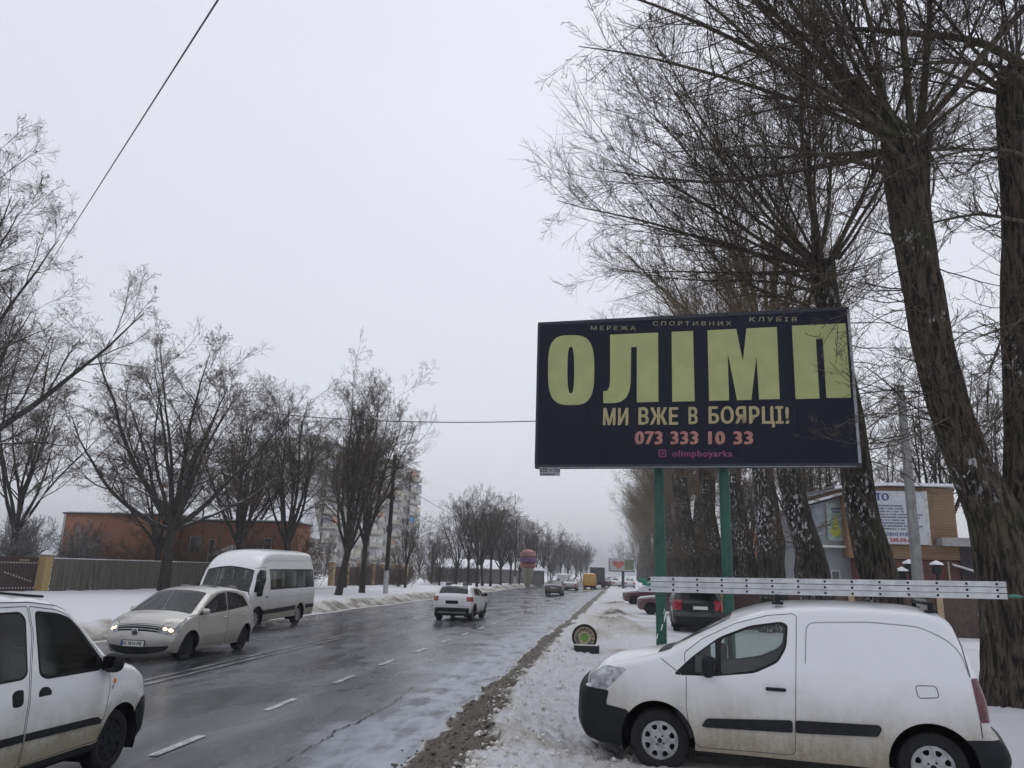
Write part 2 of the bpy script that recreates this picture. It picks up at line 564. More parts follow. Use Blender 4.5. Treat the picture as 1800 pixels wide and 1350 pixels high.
PILES = [(.55, 29.0, .9, 2.2, .55), (.1, 33.5, .8, 2.0, .3), (-.35, 26.0, .55, 1.0, .22), (1.3, 27.4, .9, 1.0, .2),
         (.9, 21.6, .9, .5, .05), (-.9, 9.3, .4, .35, .05),
         (.6, 40, .8, 2.5, .35), (1.0, 52, .9, 3, .35), (7.0, 14.2, 1.2, 1.1, .16), (6.45, 18.6, 1.0, 1.0, .14), (6.4, 24.6, 1.0, 1.0, .14), (6.35, 30.5, 1.0, 1.0, .14)]
def right_fn(uu, yy):
    e = EDGE_R + drift(yy) + .34 * (fbm(yy * .55, yy * 0 + 3, 4, 11) - .5) + .22 * (fbm(yy * 3.1, yy * 0, 3, 12) - .5)
    x = e + uu
    wd = np.interp(yy, [0, 9, 13, 22, 60, 200], [1.2, 1.15, .85, .85, 1.0, 1.1])      # width of the brown slush band
    crest = .20 * np.exp(-((uu - wd * .95) / (.42 * wd + .1)) ** 2) * (.7 + .6 * fbm(yy * .8, yy * 0 + 1, 3, 2))
    flat = .135 * sstep(0, .9 * wd, uu)
    z = -.05 * (uu < 0) + .012 * sstep(-.05, .12, uu) + crest + flat
    lump = fbm(x * 5.5, yy * 5.5, 4, 21)
    lump2 = fbm(x * 17, yy * 17, 3, 31)
    chunk = np.abs(fbm(x * 8, yy * 8, 4, 41) - .5)
    brown = sstep(-.05, .1, uu) * (1 - sstep(wd * .8, wd * 1.05, uu + .28 * (fbm(x * 4, yy * 4, 4, 8) - .5)))
    rough = sstep(.8 * wd, wd, uu) * (1 - sstep(1.6, 3.6, uu))
    fade = 1 / (1 + np.maximum(0, yy - 16) * .012)
    z = z + (brown * (.15 * (lump - .5) + .085 * (lump2 - .5)) + rough * (.16 * (lump - .5) + .08 * (lump2 - .5) + .16 * chunk)
             + sstep(1.0, 3.0, uu) * (.05 * (fbm(x * 2.2, yy * 2.2, 4, 51) - .5) + .022 * (lump2 - .5) + .03 * (lump - .5))) * fade
    pd = 0 * z
    for px, py, sx, sy, h in PILES:
        g = np.exp(-((x - px) / sx) ** 2 - ((yy - py) / sy) ** 2)
        z = z + h * g * (.75 + .55 * (lump - .4))
        pd = np.maximum(pd, g * (px < 5))
    # ruts where cars turn in, a darker patch under the panel van
    rut = np.zeros_like(z)
    for ry, wob, w0 in ((31.5, .4, .5), (35.0, .6, .6), (38.5, .5, .6), (44, .5, .8), (52, .5, 1.0)):
        rut = np.maximum(rut, np.exp(-((yy - ry - wob * np.sin(x * .9)) / w0) ** 2) * sstep(.9, 1.8, uu))
    z = z - .03 * rut
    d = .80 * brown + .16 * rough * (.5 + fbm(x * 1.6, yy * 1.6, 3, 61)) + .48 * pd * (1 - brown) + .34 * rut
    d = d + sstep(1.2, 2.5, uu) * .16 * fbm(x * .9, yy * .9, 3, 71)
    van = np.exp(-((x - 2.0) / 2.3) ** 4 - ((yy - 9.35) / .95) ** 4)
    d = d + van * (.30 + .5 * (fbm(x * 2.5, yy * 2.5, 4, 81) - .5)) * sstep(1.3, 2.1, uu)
    return x, z, {'dirt': np.clip(d, 0, 1.1)}
def two_grids(name, Ua, Ya, Ub, Yb, fn, mat):
    Vs, Qs, at, n0 = [], [], [], 0
    for U_, Y_ in ((Ua, Ya), (Ub, Yb)):
        uu, yy = np.meshgrid(U_, Y_)
        x, z, a = fn(uu, yy)
        nu, ny = len(U_), len(Y_)
        i = (np.arange(ny - 1)[:, None] * nu + np.arange(nu - 1)[None, :]).ravel() + n0
        Vs.append(np.stack([x.ravel(), yy.ravel(), z.ravel()], 1)); Qs.append(np.stack([i, i + 1, i + nu + 1, i + nu], 1)); at.append(a['dirt'].ravel())
        n0 += nu * ny
    return mesh_np(name, np.concatenate(Vs), np.concatenate(Qs), mat, attr={'dirt': np.concatenate(at)})
Ua = np.concatenate([np.linspace(-.3, 3.4, 140), np.linspace(3.4, 9, 60)[1:], np.linspace(9, 70, 20)[1:]])
Ub = np.concatenate([np.linspace(-.3, 3.4, 50), np.linspace(3.4, 10, 40)[1:], np.linspace(10, 70, 20)[1:]])
Ya = ygrid(4.5, 27, .03, .0040); Yb = np.concatenate([[Ya[-1]], ygrid(Ya[-1] + .05, 420, .03, .009)])
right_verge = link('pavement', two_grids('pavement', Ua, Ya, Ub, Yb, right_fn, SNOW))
tag(right_verge, 'snow covered roadside parking strip with a ridge of brown slush', kind='structure')

def left_fn(uu, yy):
    e = EDGE_L + drift(yy) + .5 * (fbm(yy * .35, yy * 0 + 7, 4, 14) - .5)
    x = e - uu
    bank = .24 * np.exp(-((uu - 1.0) / .6) ** 2) * (.6 + .8 * fbm(yy * .6, yy * 0 + 1, 3, 6))
    z = -.05 * (uu < 0) + bank + .16 * sstep(0, 1.2, uu) + .02 * np.minimum(uu, 10)
    z = z + sstep(.1, .8, uu) * (.14 * (fbm(x * 1.7, yy * 1.7, 4, 9) - .5) + .14 * (fbm(x * 7, yy * 7, 3, 19) - .5) * (1 - sstep(1.5, 3.5, uu)))
    dirty = sstep(-.1, .1, uu) * (1 - sstep(.5, 1.7, uu + 1.6 * (fbm(x * 1.3, yy * 1.3, 5, 3) - .5)))
    return x, z, {'dirt': np.clip((.35 + .6 * fbm(x * 2.2, yy * 2.2, 4, 91)) * dirty + .02, 0, 1)}
U = np.concatenate([np.linspace(-.3, 3, 34), np.linspace(3, 30, 32)[1:], np.linspace(30, 120, 10)[1:]])
left_verge = link('snow_verge', grid_mesh('snow_verge', U, ygrid(8, 420, .12, .008), left_fn, SNOW))
tag(left_verge, 'broad snowy verge with a dirty bank along the far kerb', kind='structure')

# --- clods of slush thrown onto the carriageway, and a clean lump of fallen snow on the ridge
def clods(name, spots, mat, squash=.55, seed=3, sub=2):
    rng = random.Random(seed)
    bm = bmesh.new()
    for x, y, z, r in spots:
        vs = bmesh.ops.create_icosphere(bm, subdivisions=sub, radius=r)['verts']
        ph = rng.random() * 9
        for v in vs:
            k = 1 + .3 * math.sin(v.co.x * 5 / r * .4 + ph) * math.cos(v.co.y * 4 / r * .5 + ph) + rng.uniform(-.12, .12)
            v.co = Vector((x + v.co.x * k, y + v.co.y * k * 1.1, z + v.co.z * k * squash))
    me = bpy.data.meshes.new(name)
    bm.to_mesh(me); bm.free()
    me.materials.append(mat)
    me.polygons.foreach_set('use_smooth', [True] * len(me.polygons))
    return link(name, me)
_rg = random.Random(5)
sp = []
for k in range(240):
    y = 8.3 + abs(_rg.gauss(0, 1)) * (1.2 if k < 120 else 7)
    e = EDGE_R + float(drift(y))
    sp.append((e - abs(_rg.gauss(0, .13 if k < 120 else .07)) + .16, y, .008, _rg.uniform(.012, .034) * (1 if k < 120 else .7)))
slush_brown = simple('brown_slush', (.10, .088, .072), .6, var=.4, scale=20, bump=.4)
tag(clods('slush_clods', sp, slush_brown), 'small dark clods of slush along the kerb line', 'slush', kind='stuff')
sp = []
_nr = np.random.default_rng(5)
def on_ridge(y, u):
    x_, z_, _a = right_fn(u[None, :], y[None, :])
    return x_[0], z_[0]
y_ = 7.6 + _nr.random(900) ** 1.6 * 16
u_ = np.interp(y_, [0, 9, 13, 22], [1.1, 1.02, .68, .72]) * .8 + np.abs(_nr.normal(0, .8, 900))
x_, z_ = on_ridge(y_, u_)
sp = [(float(a), float(b_), float(c_) + .004, _rg.uniform(.010, .040) * (1.25 if _rg.random() < .12 else .8)) for a, b_, c_ in zip(x_, y_, z_)]
SNOWCRUMB = simple('snow_crumb', (.60, .585, .55), .8, var=.3, scale=3)
tag(clods('snow_crumbs', sp[:800], SNOWCRUMB, .75, 8, 1), 'crumbled lumps of dirty white snow on the ridge', 'snow', kind='stuff')
y_ = 7.6 + _nr.random(420) ** 1.5 * 14
u_ = np.interp(y_, [0, 9, 13, 22], [1.1, 1.02, .68, .72]) * _nr.random(420) * .95
x_, z_ = on_ridge(y_, u_)
sp = [(float(a), float(b_), float(c_) + .003, _rg.uniform(.010, .034)) for a, b_, c_ in zip(x_, y_, z_)]
tag(clods('ridge_clods', sp, slush_brown, .6, 9, 1), 'frozen brown clods on the slush ridge', 'slush', kind='stuff')
sp = []
for k in range(34):
    t_ = _rg.random()
    c = ground_at(870 + 55 * t_, 1247 - 30 * t_, .22)
    sp.append((c[0] + _rg.gauss(0, .05), c[1] + _rg.gauss(0, .07), .20 + _rg.uniform(-.02, .05), _rg.uniform(.03, .075)))
tag(clods('fallen_snow', sp, M['snow_prop'], .7), 'clean white lumps of fallen snow on the brown slush ridge', 'snow', kind='stuff')
# ================================================================== vehicles
def round_poly(P, r, n=4, closed=True):
    """round the corners of a polygon with small curves"""
    P = [np.array(p[:2], float) for p in P]
    out = []
    N = len(P)
    for i in range(N):
        if not closed and i in (0, N - 1):
            out.append(P[i]); continue
        a, b, c = P[i - 1], P[i], P[(i + 1) % N]
        la, lc = np.linalg.norm(a - b), np.linalg.norm(c - b)
        k = min(r, .45 * la, .45 * lc)
        p0 = b + (a - b) / max(la, 1e-9) * k; p1 = b + (c - b) / max(lc, 1e-9) * k
        for j in range(n + 1):
            t = j / n
            out.append((1 - t) ** 2 * p0 + 2 * t * (1 - t) * b + t * t * p1)
    return out
def stroke(P, w):
    """thin strip polygon along a polyline"""
    P = [np.array(p, float) for p in P]
    L, Rr = [], []
    for i, p in enumerate(P):
        t = P[min(i + 1, len(P) - 1)] - P[max(i - 1, 0)]
        t = t / max(np.linalg.norm(t), 1e-9)
        n = np.array([-t[1], t[0]]) * w / 2
        L.append(p + n); Rr.append(p - n)
    return L + Rr[::-1]
def dens(P, d, closed=True):
    P = [np.array(p, float) for p in P]
    out = []
    for i in range(len(P) if closed else len(P) - 1):
        a, b = P[i], P[(i + 1) % len(P)]
        k = max(1, int(math.ceil(np.linalg.norm(b - a) / d)))
        out += [a + (b - a) * j / k for j in range(k)]
    if not closed: out.append(P[-1])
    return out
def inside(poly, X, Y):
    poly = np.asarray(poly, float)
    x0, y0 = poly[:, 0], poly[:, 1]
    x1, y1 = np.roll(x0, -1), np.roll(y0, -1)
    res = np.zeros(len(X), bool)
    for a, b, c, d in zip(x0, y0, x1, y1):
        if b == d: continue
        m = ((b > Y) != (d > Y)) & (X < (c - a) * (Y - b) / (d - b) + a)
        res ^= m
    return res
def cdt(loops, pts):
    V, E = [], []
    for lp in loops:
        b = len(V)
        V += [Vector((float(p[0]), float(p[1]))) for p in lp]
        E += [(b + i, b + (i + 1) % len(lp)) for i in range(len(lp))]
    C = np.array([[v.x, v.y] for v in V])
    if len(pts):
        pts = np.asarray(pts, float)
        cell = {}
        for p in C:
            cell.setdefault((int(math.floor(p[0] / .03)), int(math.floor(p[1] / .03))), True)
        keep = [p for p in pts if not any((int(math.floor(p[0] / .03)) + i, int(math.floor(p[1] / .03)) + j) in cell
                                          for i in (-0, ) for j in (-0, ))]
        V += [Vector((float(p[0]), float(p[1]))) for p in keep]
    ov, oe, of, *_ = delaunay_2d_cdt(V, E, [], 0, 1e-5)
    return np.array([[v.x, v.y] for v in ov]), np.array([f for f in of if len(f) == 3], np.int32)
def polydist(X, Y, P):
    P = np.asarray(P, float)
    best = np.full(len(X), 1e9)
    for a, b in zip(P[:-1], P[1:]):
        d = b - a
        t = np.clip(((X - a[0]) * d[0] + (Y - a[1]) * d[1]) / max(d @ d, 1e-12), 0, 1)
        best = np.minimum(best, np.hypot(X - a[0] - t * d[0], Y - a[1] - t * d[1]))
    return best

class Reg:
    def __init__(s, name, mat, poly, off=0.0, parent=None, side='B', key=None, r=0.0, label=None):
        s.name, s.mat, s.off, s.parent, s.side, s.key, s.label = name, mat, off, parent, side, key, label
        s.poly = round_poly(poly, r) if r else [np.array(p, float) for p in poly]

def wheel(parent, x, y, r, w, style, steer=0.0, rim_r=None, cap_m=None):
    """wheel > tyre, rim (with a real disc and openings)"""
    s = 1 if y > 0 else -1
    e = empty('wheel', (x, y, r)); e.parent = parent
    e.rotation_euler = (0, 0, steer)
    rr = rim_r or r * .64
    t = MB()
    hw = w / 2
    t.lathe([(rr, -hw * .8), (rr + .02, -hw * .95), (r - .045, -hw), (r - .012, -hw * .85), (r, -hw * .6), (r - .006, -hw * .2), (r - .006, hw * .2), (r, hw * .6),
             (r - .012, hw * .85), (r - .045, hw), (rr + .02, hw * .95), (rr, hw * .8), (rr - .012, hw * .5), (rr - .012, -hw * .5)], n=36, axis='y')
    t.build('tyre', M['rubber'], e)
    face = hw * .70 * s
    nop = {'cover': 8, 'steel': 8, 'alloy': 5, 'plain': 0}[style]
    n_ = 48
    loops = [[(rr * math.cos(2 * math.pi * k / n_), rr * math.sin(2 * math.pi * k / n_)) for k in range(n_)]]
    holes = []
    for k in range(nop):
        a = 2 * math.pi * (k + .5) / nop
        if style == 'alloy':
            q = [(.30, -.10), (.86, -.42), (.90, 0), (.86, .42), (.30, .10)]
        elif style == 'cover':
            q = [(.60, -.16), (.80, -.23), (.84, 0), (.80, .23), (.60, .16), (.55, 0)]
        else:
            q = [(.62, -.12), (.76, -.14), (.78, 0), (.76, .14), (.62, .12)]
        pts = [(rr * f * math.cos(a + d), rr * f * math.sin(a + d)) for f, d in q]
        holes.append([tuple(p) for p in round_poly(pts, rr * .08, 3)])
    gp = [(rr * f * math.cos(a), rr * f * math.sin(a)) for f in (.15, .3, .45, .92) for a in np.linspace(0, 2 * math.pi, 24, False)]
    V2, F = cdt(loops + holes, gp)
    cx, cz = V2[F].mean(1).T
    keep = np.hypot(cx, cz) < rr
    for h in holes:
        keep &= ~inside(h, cx, cz)
    rad = np.hypot(V2[:, 0], V2[:, 1]) / rr
    prof = np.interp(rad, [0, .18, .22, .5, .85, .95, 1.0], [.012, .012, .004, .014, .010, .018, .0])
    V3 = np.stack([V2[:, 0], face + s * prof, V2[:, 1]], 1)
    m = cap_m or M['steel']
    me = mesh_np('rim', V3, F[keep], m)
    me.set_sharp_from_angle(angle=R(40))
    link('rim', me, e)
    d = MB()
    d.lathe([(0.001, face - s * .035), (rr * .98, face - s * .035), (rr * .98, face)], n=24, axis='y')
    d.build('dark_backing_disc', M['dark'], e)  # black disc stands in for the shade behind the rim openings
    c = MB()
    c.lathe([(.001, face + s * .022), (.022, face + s * .020), (.028, face + s * .008)], n=14, axis='y')
    for k in range(5 if style == 'alloy' else 4):
        a = 2 * math.pi * k / (5 if style == 'alloy' else 4) + .6
        c.lathe([(.001, face + s * .016), (.010, face + s * .015), (.012, face + s * .006)], c=(.05 * math.cos(a), 0, .05 * math.sin(a)), n=8, axis='y')
    c.build('hub_cap', M['plastic'] if style != 'plain' else M['steel'], e)
    return e

def build_car(name, sp, loc, rz, label, cat, group=None, res=.09):
    root = empty(name, loc, rz, label, cat, group)
    # --- side outline
    nodes = sp['outline']
    pts = []
    for i, nd in enumerate(nodes):
        x, z, b, r = (list(nd) + [0, 0])[:4]
        p = np.array([x, z, b])
        if i in (0, len(nodes) - 1) or r <= 0:
            pts.append(p); continue
        a = np.array((list(nodes[i - 1]) + [0, 0])[:3]); c = np.array((list(nodes[i + 1]) + [0, 0])[:3])
        la, lc = np.linalg.norm((a - p)[:2]), np.linalg.norm((c - p)[:2])
        k = min(r, .46 * la, .46 * lc)
        p0, p1 = p + (a - p) / la * k, p + (c - p) / lc * k
        for t in np.linspace(0, 1, 5):
            pts.append((1 - t) ** 2 * p0 + 2 * t * (1 - t) * p + t * t * p1)
    O = [pts[0]]
    for a, b in zip(pts[:-1], pts[1:]):
        k = max(1, int(math.ceil(np.linalg.norm((b - a)[:2]) / res)))
        if np.linalg.norm((b - a)[:2]) < 1e-6: continue
        O += [a + (b - a) * j / k for j in range(1, k + 1)]
    O = np.array(O)
    S = np.concatenate([[0], np.cumsum(np.linalg.norm(np.diff(O[:, :2], axis=0), axis=1))])
    tg = np.gradient(O[:, :2], S, axis=0)
    tg /= np.maximum(np.linalg.norm(tg, axis=1)[:, None], 1e-9)
    NX, NZ = tg[:, 1], -tg[:, 0]                   # outward normal of the outline (front -> roof -> rear)
    rr = sp.get('round', .07)
    zs, ws = np.array(sp['wz']).T
    xs, fs = np.array(sp['wx']).T
    xo = np.argsort(xs); xs, fs = xs[xo], fs[xo]
    Wb = lambda x, z: np.interp(z, zs, ws) * np.interp(x, xs, fs)
    wS = Wb(O[:, 0], O[:, 1]) - rr
    imid = int(np.argmax(O[:, 1]))
    def cross(vals, v, lo, hi, pick):
        c = []
        for i in range(lo, hi):
            a, b = vals[i], vals[i + 1]
            if (a - v) * (b - v) <= 0 and a != b:
                c.append(S[i] + (S[i + 1] - S[i]) * (v - a) / (b - a))
        return pick(c) if c else (S[lo] if abs(vals[lo] - v) < abs(vals[hi] - v) else S[hi])
    F = lambda z: cross(O[:, 1], z, 0, imid, max)
    Rr = lambda z: cross(O[:, 1], z, imid, len(S) - 1, min)
    def T(x):
        c = []
        for i in range(len(S) - 1):
            a, b = O[i, 0], O[i + 1, 0]
            if (a - x) * (b - x) <= 0 and a != b:
                t = (x - a) / (b - a)
                c.append((O[i, 1] + (O[i + 1, 1] - O[i, 1]) * t, S[i] + (S[i + 1] - S[i]) * t))
        return max(c)[1]
    WS = lambda s: float(np.interp(s, S, wS))
    side, top = sp['regions'](F, T, Rr, WS)
    parts = {}          # (order) -> list of (V, F, mat)
    bodyV, bodyF = [], []
    nb = 0
    found = []
    # --- side sheets
    poly = [p[:2] for p in O] + [np.array(p, float) for p in dens([O[-1][:2]] + [np.array(q, float) for q in sp['sill']] + [O[0][:2]], res, False)[1:-1]]
    arches = [[(cx + ra * math.cos(a), cz + ra * math.sin(a)) for a in np.linspace(0, 2 * math.pi, 40, False)] for cx, cz, ra in sp['arches']]
    loops = [poly] + arches + [dens(r.poly, res) for r in side]
    x0, z0 = O[:, 0].min(), O[:, 1].min(); x1, z1 = O[:, 0].max(), O[:, 1].max()
    gx, gz = np.meshgrid(np.arange(x0 + res / 2, x1, res), np.arange(z0 + res / 2, z1, res))
    g = np.stack([gx.ravel(), gz.ravel()], 1)
    g = g[inside(poly, g[:, 0], g[:, 1])]
    g = g[polydist(g[:, 0], g[:, 1], O[:, :2]) > rr * 1.15]
    extra = []
    for f_ in (.06, .2, .42, .72, 1.0):
        q = O[:, :2] - np.stack([NX, NZ], 1) * rr * f_
        q = q[inside(poly, q[:, 0], q[:, 1])]
        q = q[polydist(q[:, 0], q[:, 1], O[:, :2]) > rr * f_ * .9]
        extra.append(q)
    V2, FF = cdt(loops, np.concatenate([g] + extra))
    cx, cz = V2[FF].mean(1).T
    ok = inside(poly, cx, cz)
    for a in arches: ok &= ~inside(a, cx, cz)
    cls = np.full(len(FF), -1)
    for i, r in enumerate(side): cls[inside(r.poly, cx, cz)] = i
    d = polydist(V2[:, 0], V2[:, 1], O[:, :2])
    def Wside(x, z, dd):
        dd = np.minimum(dd, rr)
        return Wb(x, z) - (rr - np.sqrt(np.maximum(0, rr * rr - (rr - dd) ** 2)))
    Wv = Wside(V2[:, 0], V2[:, 1], d)
    flare = sp.get('flare')
    if flare:
        for fx, fz, fr, fh in flare:
            q = np.hypot(V2[:, 0] - fx, V2[:, 1] - fz)
            Wv = Wv + fh * np.exp(-((q - fr) / .055) ** 2) * (V2[:, 1] > .2)
    for s in (1, -1):
        V3 = np.stack([V2[:, 0], s * Wv, V2[:, 1]], 1)
        for i in range(-1, len(side)):
            if i >= 0 and ((side[i].side == 'L' and s < 0) or (side[i].side == 'R' and s > 0)): 
                fsel = FF[ok & (cls == i)]
                if len(fsel):
                    bodyV.append(V3); bodyF.append((fsel if s < 0 else fsel[:, ::-1]) + nb); nb += len(V3)
                continue
            fsel = FF[ok & (cls == i)]
            if not len(fsel): continue
            fsel = fsel if s < 0 else fsel[:, ::-1]
            if i < 0:
                bodyV.append(V3); bodyF.append(fsel + nb); nb += len(V3)
            else:
                tri = V3[fsel]
                if np.cross(tri[:, 1] - tri[:, 0], tri[:, 2] - tri[:, 0])[:, 1].sum() * s < 0: fsel = fsel[:, ::-1]
                found.append((side[i], V3, fsel, np.array([0, s, 0.0]), s))
    # --- the sheet over nose, bonnet, screen, roof and tail
    wref = .8
    def toT(p):
        return (p[0], float(np.clip(p[1] / WS(p[0]), -1, 1)) * wref)
    tl = [(s, -wref) for s in S] + [(S[-1], wref * t) for t in np.linspace(-1, 1, 13)[1:-1]] + [(s, wref) for s in S[::-1]] + [(S[0], wref * t) for t in np.linspace(1, -1, 13)[1:-1]]
    treg = [[np.array(toT(p)) for p in dens(r.poly, res)] for r in top]
    gp = [(s, wref * t) for s in S[1:-1] for t in np.linspace(-1, 1, 15)[1:-1]]
    V2, FF = cdt([tl] + treg, gp)
    cx, cz = V2[FF].mean(1).T
    cls = np.full(len(FF), -1)
    for i, r in enumerate(top): cls[inside(treg[i], cx, cz)] = i
    s_, t_ = V2[:, 0], np.clip(V2[:, 1] / wref, -1, 1)
    b_ = np.interp(s_, S, O[:, 2]) * (1 - np.abs(t_) ** 2.4)
    nx_, nz_ = np.interp(s_, S, NX), np.interp(s_, S, NZ)
    V3 = np.stack([np.interp(s_, S, O[:, 0]) + nx_ * b_, t_ * np.interp(s_, S, wS), np.interp(s_, S, O[:, 1]) + nz_ * b_], 1)
    N3 = np.stack([nx_, 0 * nx_, nz_], 1)
    f0 = FF[cls == -1]
    bodyV.append(V3); bodyF.append(f0 + nb); nb += len(V3)
    for i, r in enumerate(top):
        fsel = FF[cls == i]
        if len(fsel):
            tri = V3[fsel]
            fn_ = np.cross(tri[:, 1] - tri[:, 0], tri[:, 2] - tri[:, 0])
            if (fn_ * N3[fsel[:, 0]]).sum() < 0: fsel = fsel[:, ::-1]
            found.append((r, V3, fsel, N3, 0))
    # --- body object
    BV = np.concatenate(bodyV); BF = np.concatenate(bodyF)
    def compact(Vv, Ff):
        u_, inv = np.unique(Ff, return_inverse=True)
        return Vv[u_], inv.reshape(Ff.shape)
    v, f = compact(BV, BF)
    me = mesh_np('body', v, f, sp['paint'])
    bm = bmesh.new(); bm.from_mesh(me)
    bmesh.ops.remove_doubles(bm, verts=bm.verts[:], dist=.0008)
    bmesh.ops.recalc_face_normals(bm, faces=bm.faces[:])
    bm.to_mesh(me); bm.free()
    me.set_sharp_from_angle(angle=R(48))
    link('body', me, root)
    # --- region parts
    objs = {}
    for r, Vv, Ff, Nn, s in found:
        used, inv = np.unique(Ff, return_inverse=True)
        v = Vv[used]; f = inv.reshape(Ff.shape)
        nn = np.broadcast_to(Nn, Vv.shape)[used]
        if r.off:
            e = np.concatenate([f[:, [0, 1]], f[:, [1, 2]], f[:, [2, 0]]])
            code = e.min(1).astype(np.int64) * 1000003 + e.max(1)
            uq, ct = np.unique(code, return_counts=True)
            bd = e[np.isin(code, uq[ct == 1])]
            n0 = len(v)
            lo = v - nn * .008
            v = np.concatenate([v + nn * r.off, lo])
            walls = np.stack([bd[:, 0], bd[:, 1], bd[:, 1] + n0, bd[:, 0] + n0], 1)
            faces = [f, walls]
        else:
            faces = [f]
        me = mesh_np(r.name, v, faces, r.mat)
        me.set_sharp_from_angle(angle=R(40))
        par = root
        if r.parent:
            par = objs.get((r.parent, s), objs.get((r.parent, 0), root))
        o = link(r.name, me, par)
        if r.label: o['label'] = r.label
        if r.key: objs[(r.key, s)] = o
    # --- underbody, wheel housings, cabin
    ax = sp['arches']
    fx, rx = ax[0][0] - ax[0][2], ax[1][0] + ax[1][2]
    wmax = float(ws.max())
    zb = sp.get('floor', .26)
    belt = sp.get('belt', .85)
    u = MB()
    u.box(((fx + rx) / 2, 0, (zb + .34) / 2), (fx - rx - .02, 2 * wmax - .16, .34 - zb))
    u.box(((x0 + x1) / 2, 0, .40), (x1 - x0 - .30, 2 * wmax - .62, .28))
    for cx_, cz_, ra in ax:
        for s in (1, -1):
            yo = s * (float(np.interp(cz_, zs, ws)) * float(np.interp(cx_, xs, fs)) - .012)
            n_ = 20
            V = []; Fq = []
            for k in range(n_ + 1):
                a = math.pi * 1.24 * k / n_ - math.pi * .12
                for yy in (yo, yo - s * .36):
                    V.append((cx_ + (ra + .004) * math.cos(a), yy, cz_ + (ra + .004) * math.sin(a)))
                if k: Fq.append((2 * k - 2, 2 * k - 1, 2 * k + 1, 2 * k))
            u.add(V, Fq, 0, True)
            u.poly([(cx_ + (ra + .004) * math.cos(a), yo - s * .36, cz_ + (ra + .004) * math.sin(a)) for a in np.linspace(-.3, math.pi + .3, 16)])
    u.build('underbody', M['dark'], root)
    if sp.get('cabin'):
        c = MB()
        xa, xb = sp['cabin']
        c.box(((xa + xb) / 2, 0, (.36 + belt - .12) / 2), (xa - xb, 2 * wmax - .34, belt - .12 - .36))
        c.rbox((sp['dash'], 0, belt - .03), (.42, 2 * wmax - .36, .2), .06)
        c.build('cabin_trim', M['interior'], root)
        for sx, sy, sh in sp.get('seats', []):
            q = MB()
            q.rbox((sx, sy, belt - .10), (.48, .46, .14), .05)
            q.rbox((sx - .26, sy, belt + .18), (.13, .46, .62), .06, ry=-.2)
            q.rbox((sx - .36, sy, belt + .58 + sh), (.09, .24, .17), .04, ry=-.15)
            q.build('seat', sp.get('seat_m', M['seat']), root)
        if sp.get('steer'):
            sx, sy, sz = sp['steer']
            q = MB()
            cpts = [(sx - .08 * math.cos(a) * .5, sy + .18 * math.sin(a), sz + .18 * math.cos(a)) for a in np.linspace(0, 2 * math.pi, 21)]
            q.tube(cpts, .014, 6, cap=False)
            q.box((sx + .02, sy, sz - .02), (.03, .34, .05))
            q.tube([(sx, sy, sz), (sx + .3, sy, sz - .12)], .03, 6)
            q.build('steering_wheel', M['plastic'], root)
    for (cx_, cz_, ra), steer in zip(ax, (sp.get('steer_angle', 0.0), 0.0)):
        for s in (1, -1):
            yo = s * (float(np.interp(cz_, zs, ws)) * float(np.interp(cx_, xs, fs)) - sp.get('wheel_in', .035) - sp['wheel'][1] / 2)
            wheel(root, cx_, yo, sp['wheel'][0], sp['wheel'][1], sp['wheel'][2], steer, sp.get('rim_r'), sp.get('rim_m'))
    return root

def mirror(parent, x, y, z, size=(.12, .2, .16), m=None, name='wing_mirror'):
    s = 1 if y > 0 else -1
    b = MB()
    b.rbox((x, y + s * size[1] / 2, z), size, min(size) * .42, 4, rz=s * .12)
    b.box((x + .01, y - s * .02, z - size[2] * .28), (.05, .12, .04))
    o = b.build(name, m or M['plastic'], parent)
    g = MB()
    g.box((x - size[0] / 2 - .001, y + s * size[1] / 2, z), (.006, size[1] * .72, size[2] * .7))
    g.build('mirror_glass', M['glass_dark'], o)
    return o
def handle(parent, x, y, z, L=.2, m=None):
    b = MB()
    s = 1 if y > 0 else -1
    b.rbox((x, y + s * .018, z), (L, .03, .035), .014)
    return b.build('door_handle', m or M['plastic'], parent)

FONT = None
def text_mesh(txt, size, bold=0.0, sx=1.0, spacing=1.0, align='CENTER', extrude=.0015):
    cu = bpy.data.curves.new('lettering', 'FONT')
    cu.body = txt
    cu.size = size
    cu.extrude = extrude
    cu.align_x = align
    cu.align_y = 'CENTER'
    cu.space_character = spacing
    cu.resolution_u = 3
    ob = bpy.data.objects.new('lettering', cu)
    COL.objects.link(ob)
    dg = bpy.context.evaluated_depsgraph_get()
    me = bpy.data.meshes.new_from_object(ob.evaluated_get(dg))
    bpy.data.objects.remove(ob)
    bpy.data.curves.remove(cu)
    if bold:
        bm = bmesh.new()
        for k in range(5):
            tmp = me.copy(); tmp.transform(Matrix.Translation(((k - 2) * bold * size * .55, ((k * 3) % 5 - 2) * bold * size * .25, .0006 * k)))
            bm.from_mesh(tmp); bpy.data.meshes.remove(tmp)
        bm.to_mesh(me); bm.free()
    if sx != 1.0:
        me.transform(Matrix.Diagonal((sx, 1, 1, 1)))
    return me
def text(parent, txt, size, loc, rot, mat, name='lettering', **kw):
    me = text_mesh(txt, size, **kw)
    me.materials.clear(); me.materials.append(mat)
    o = link(name, me, parent)
    o.location = loc
    o.rotation_euler = rot
    return o
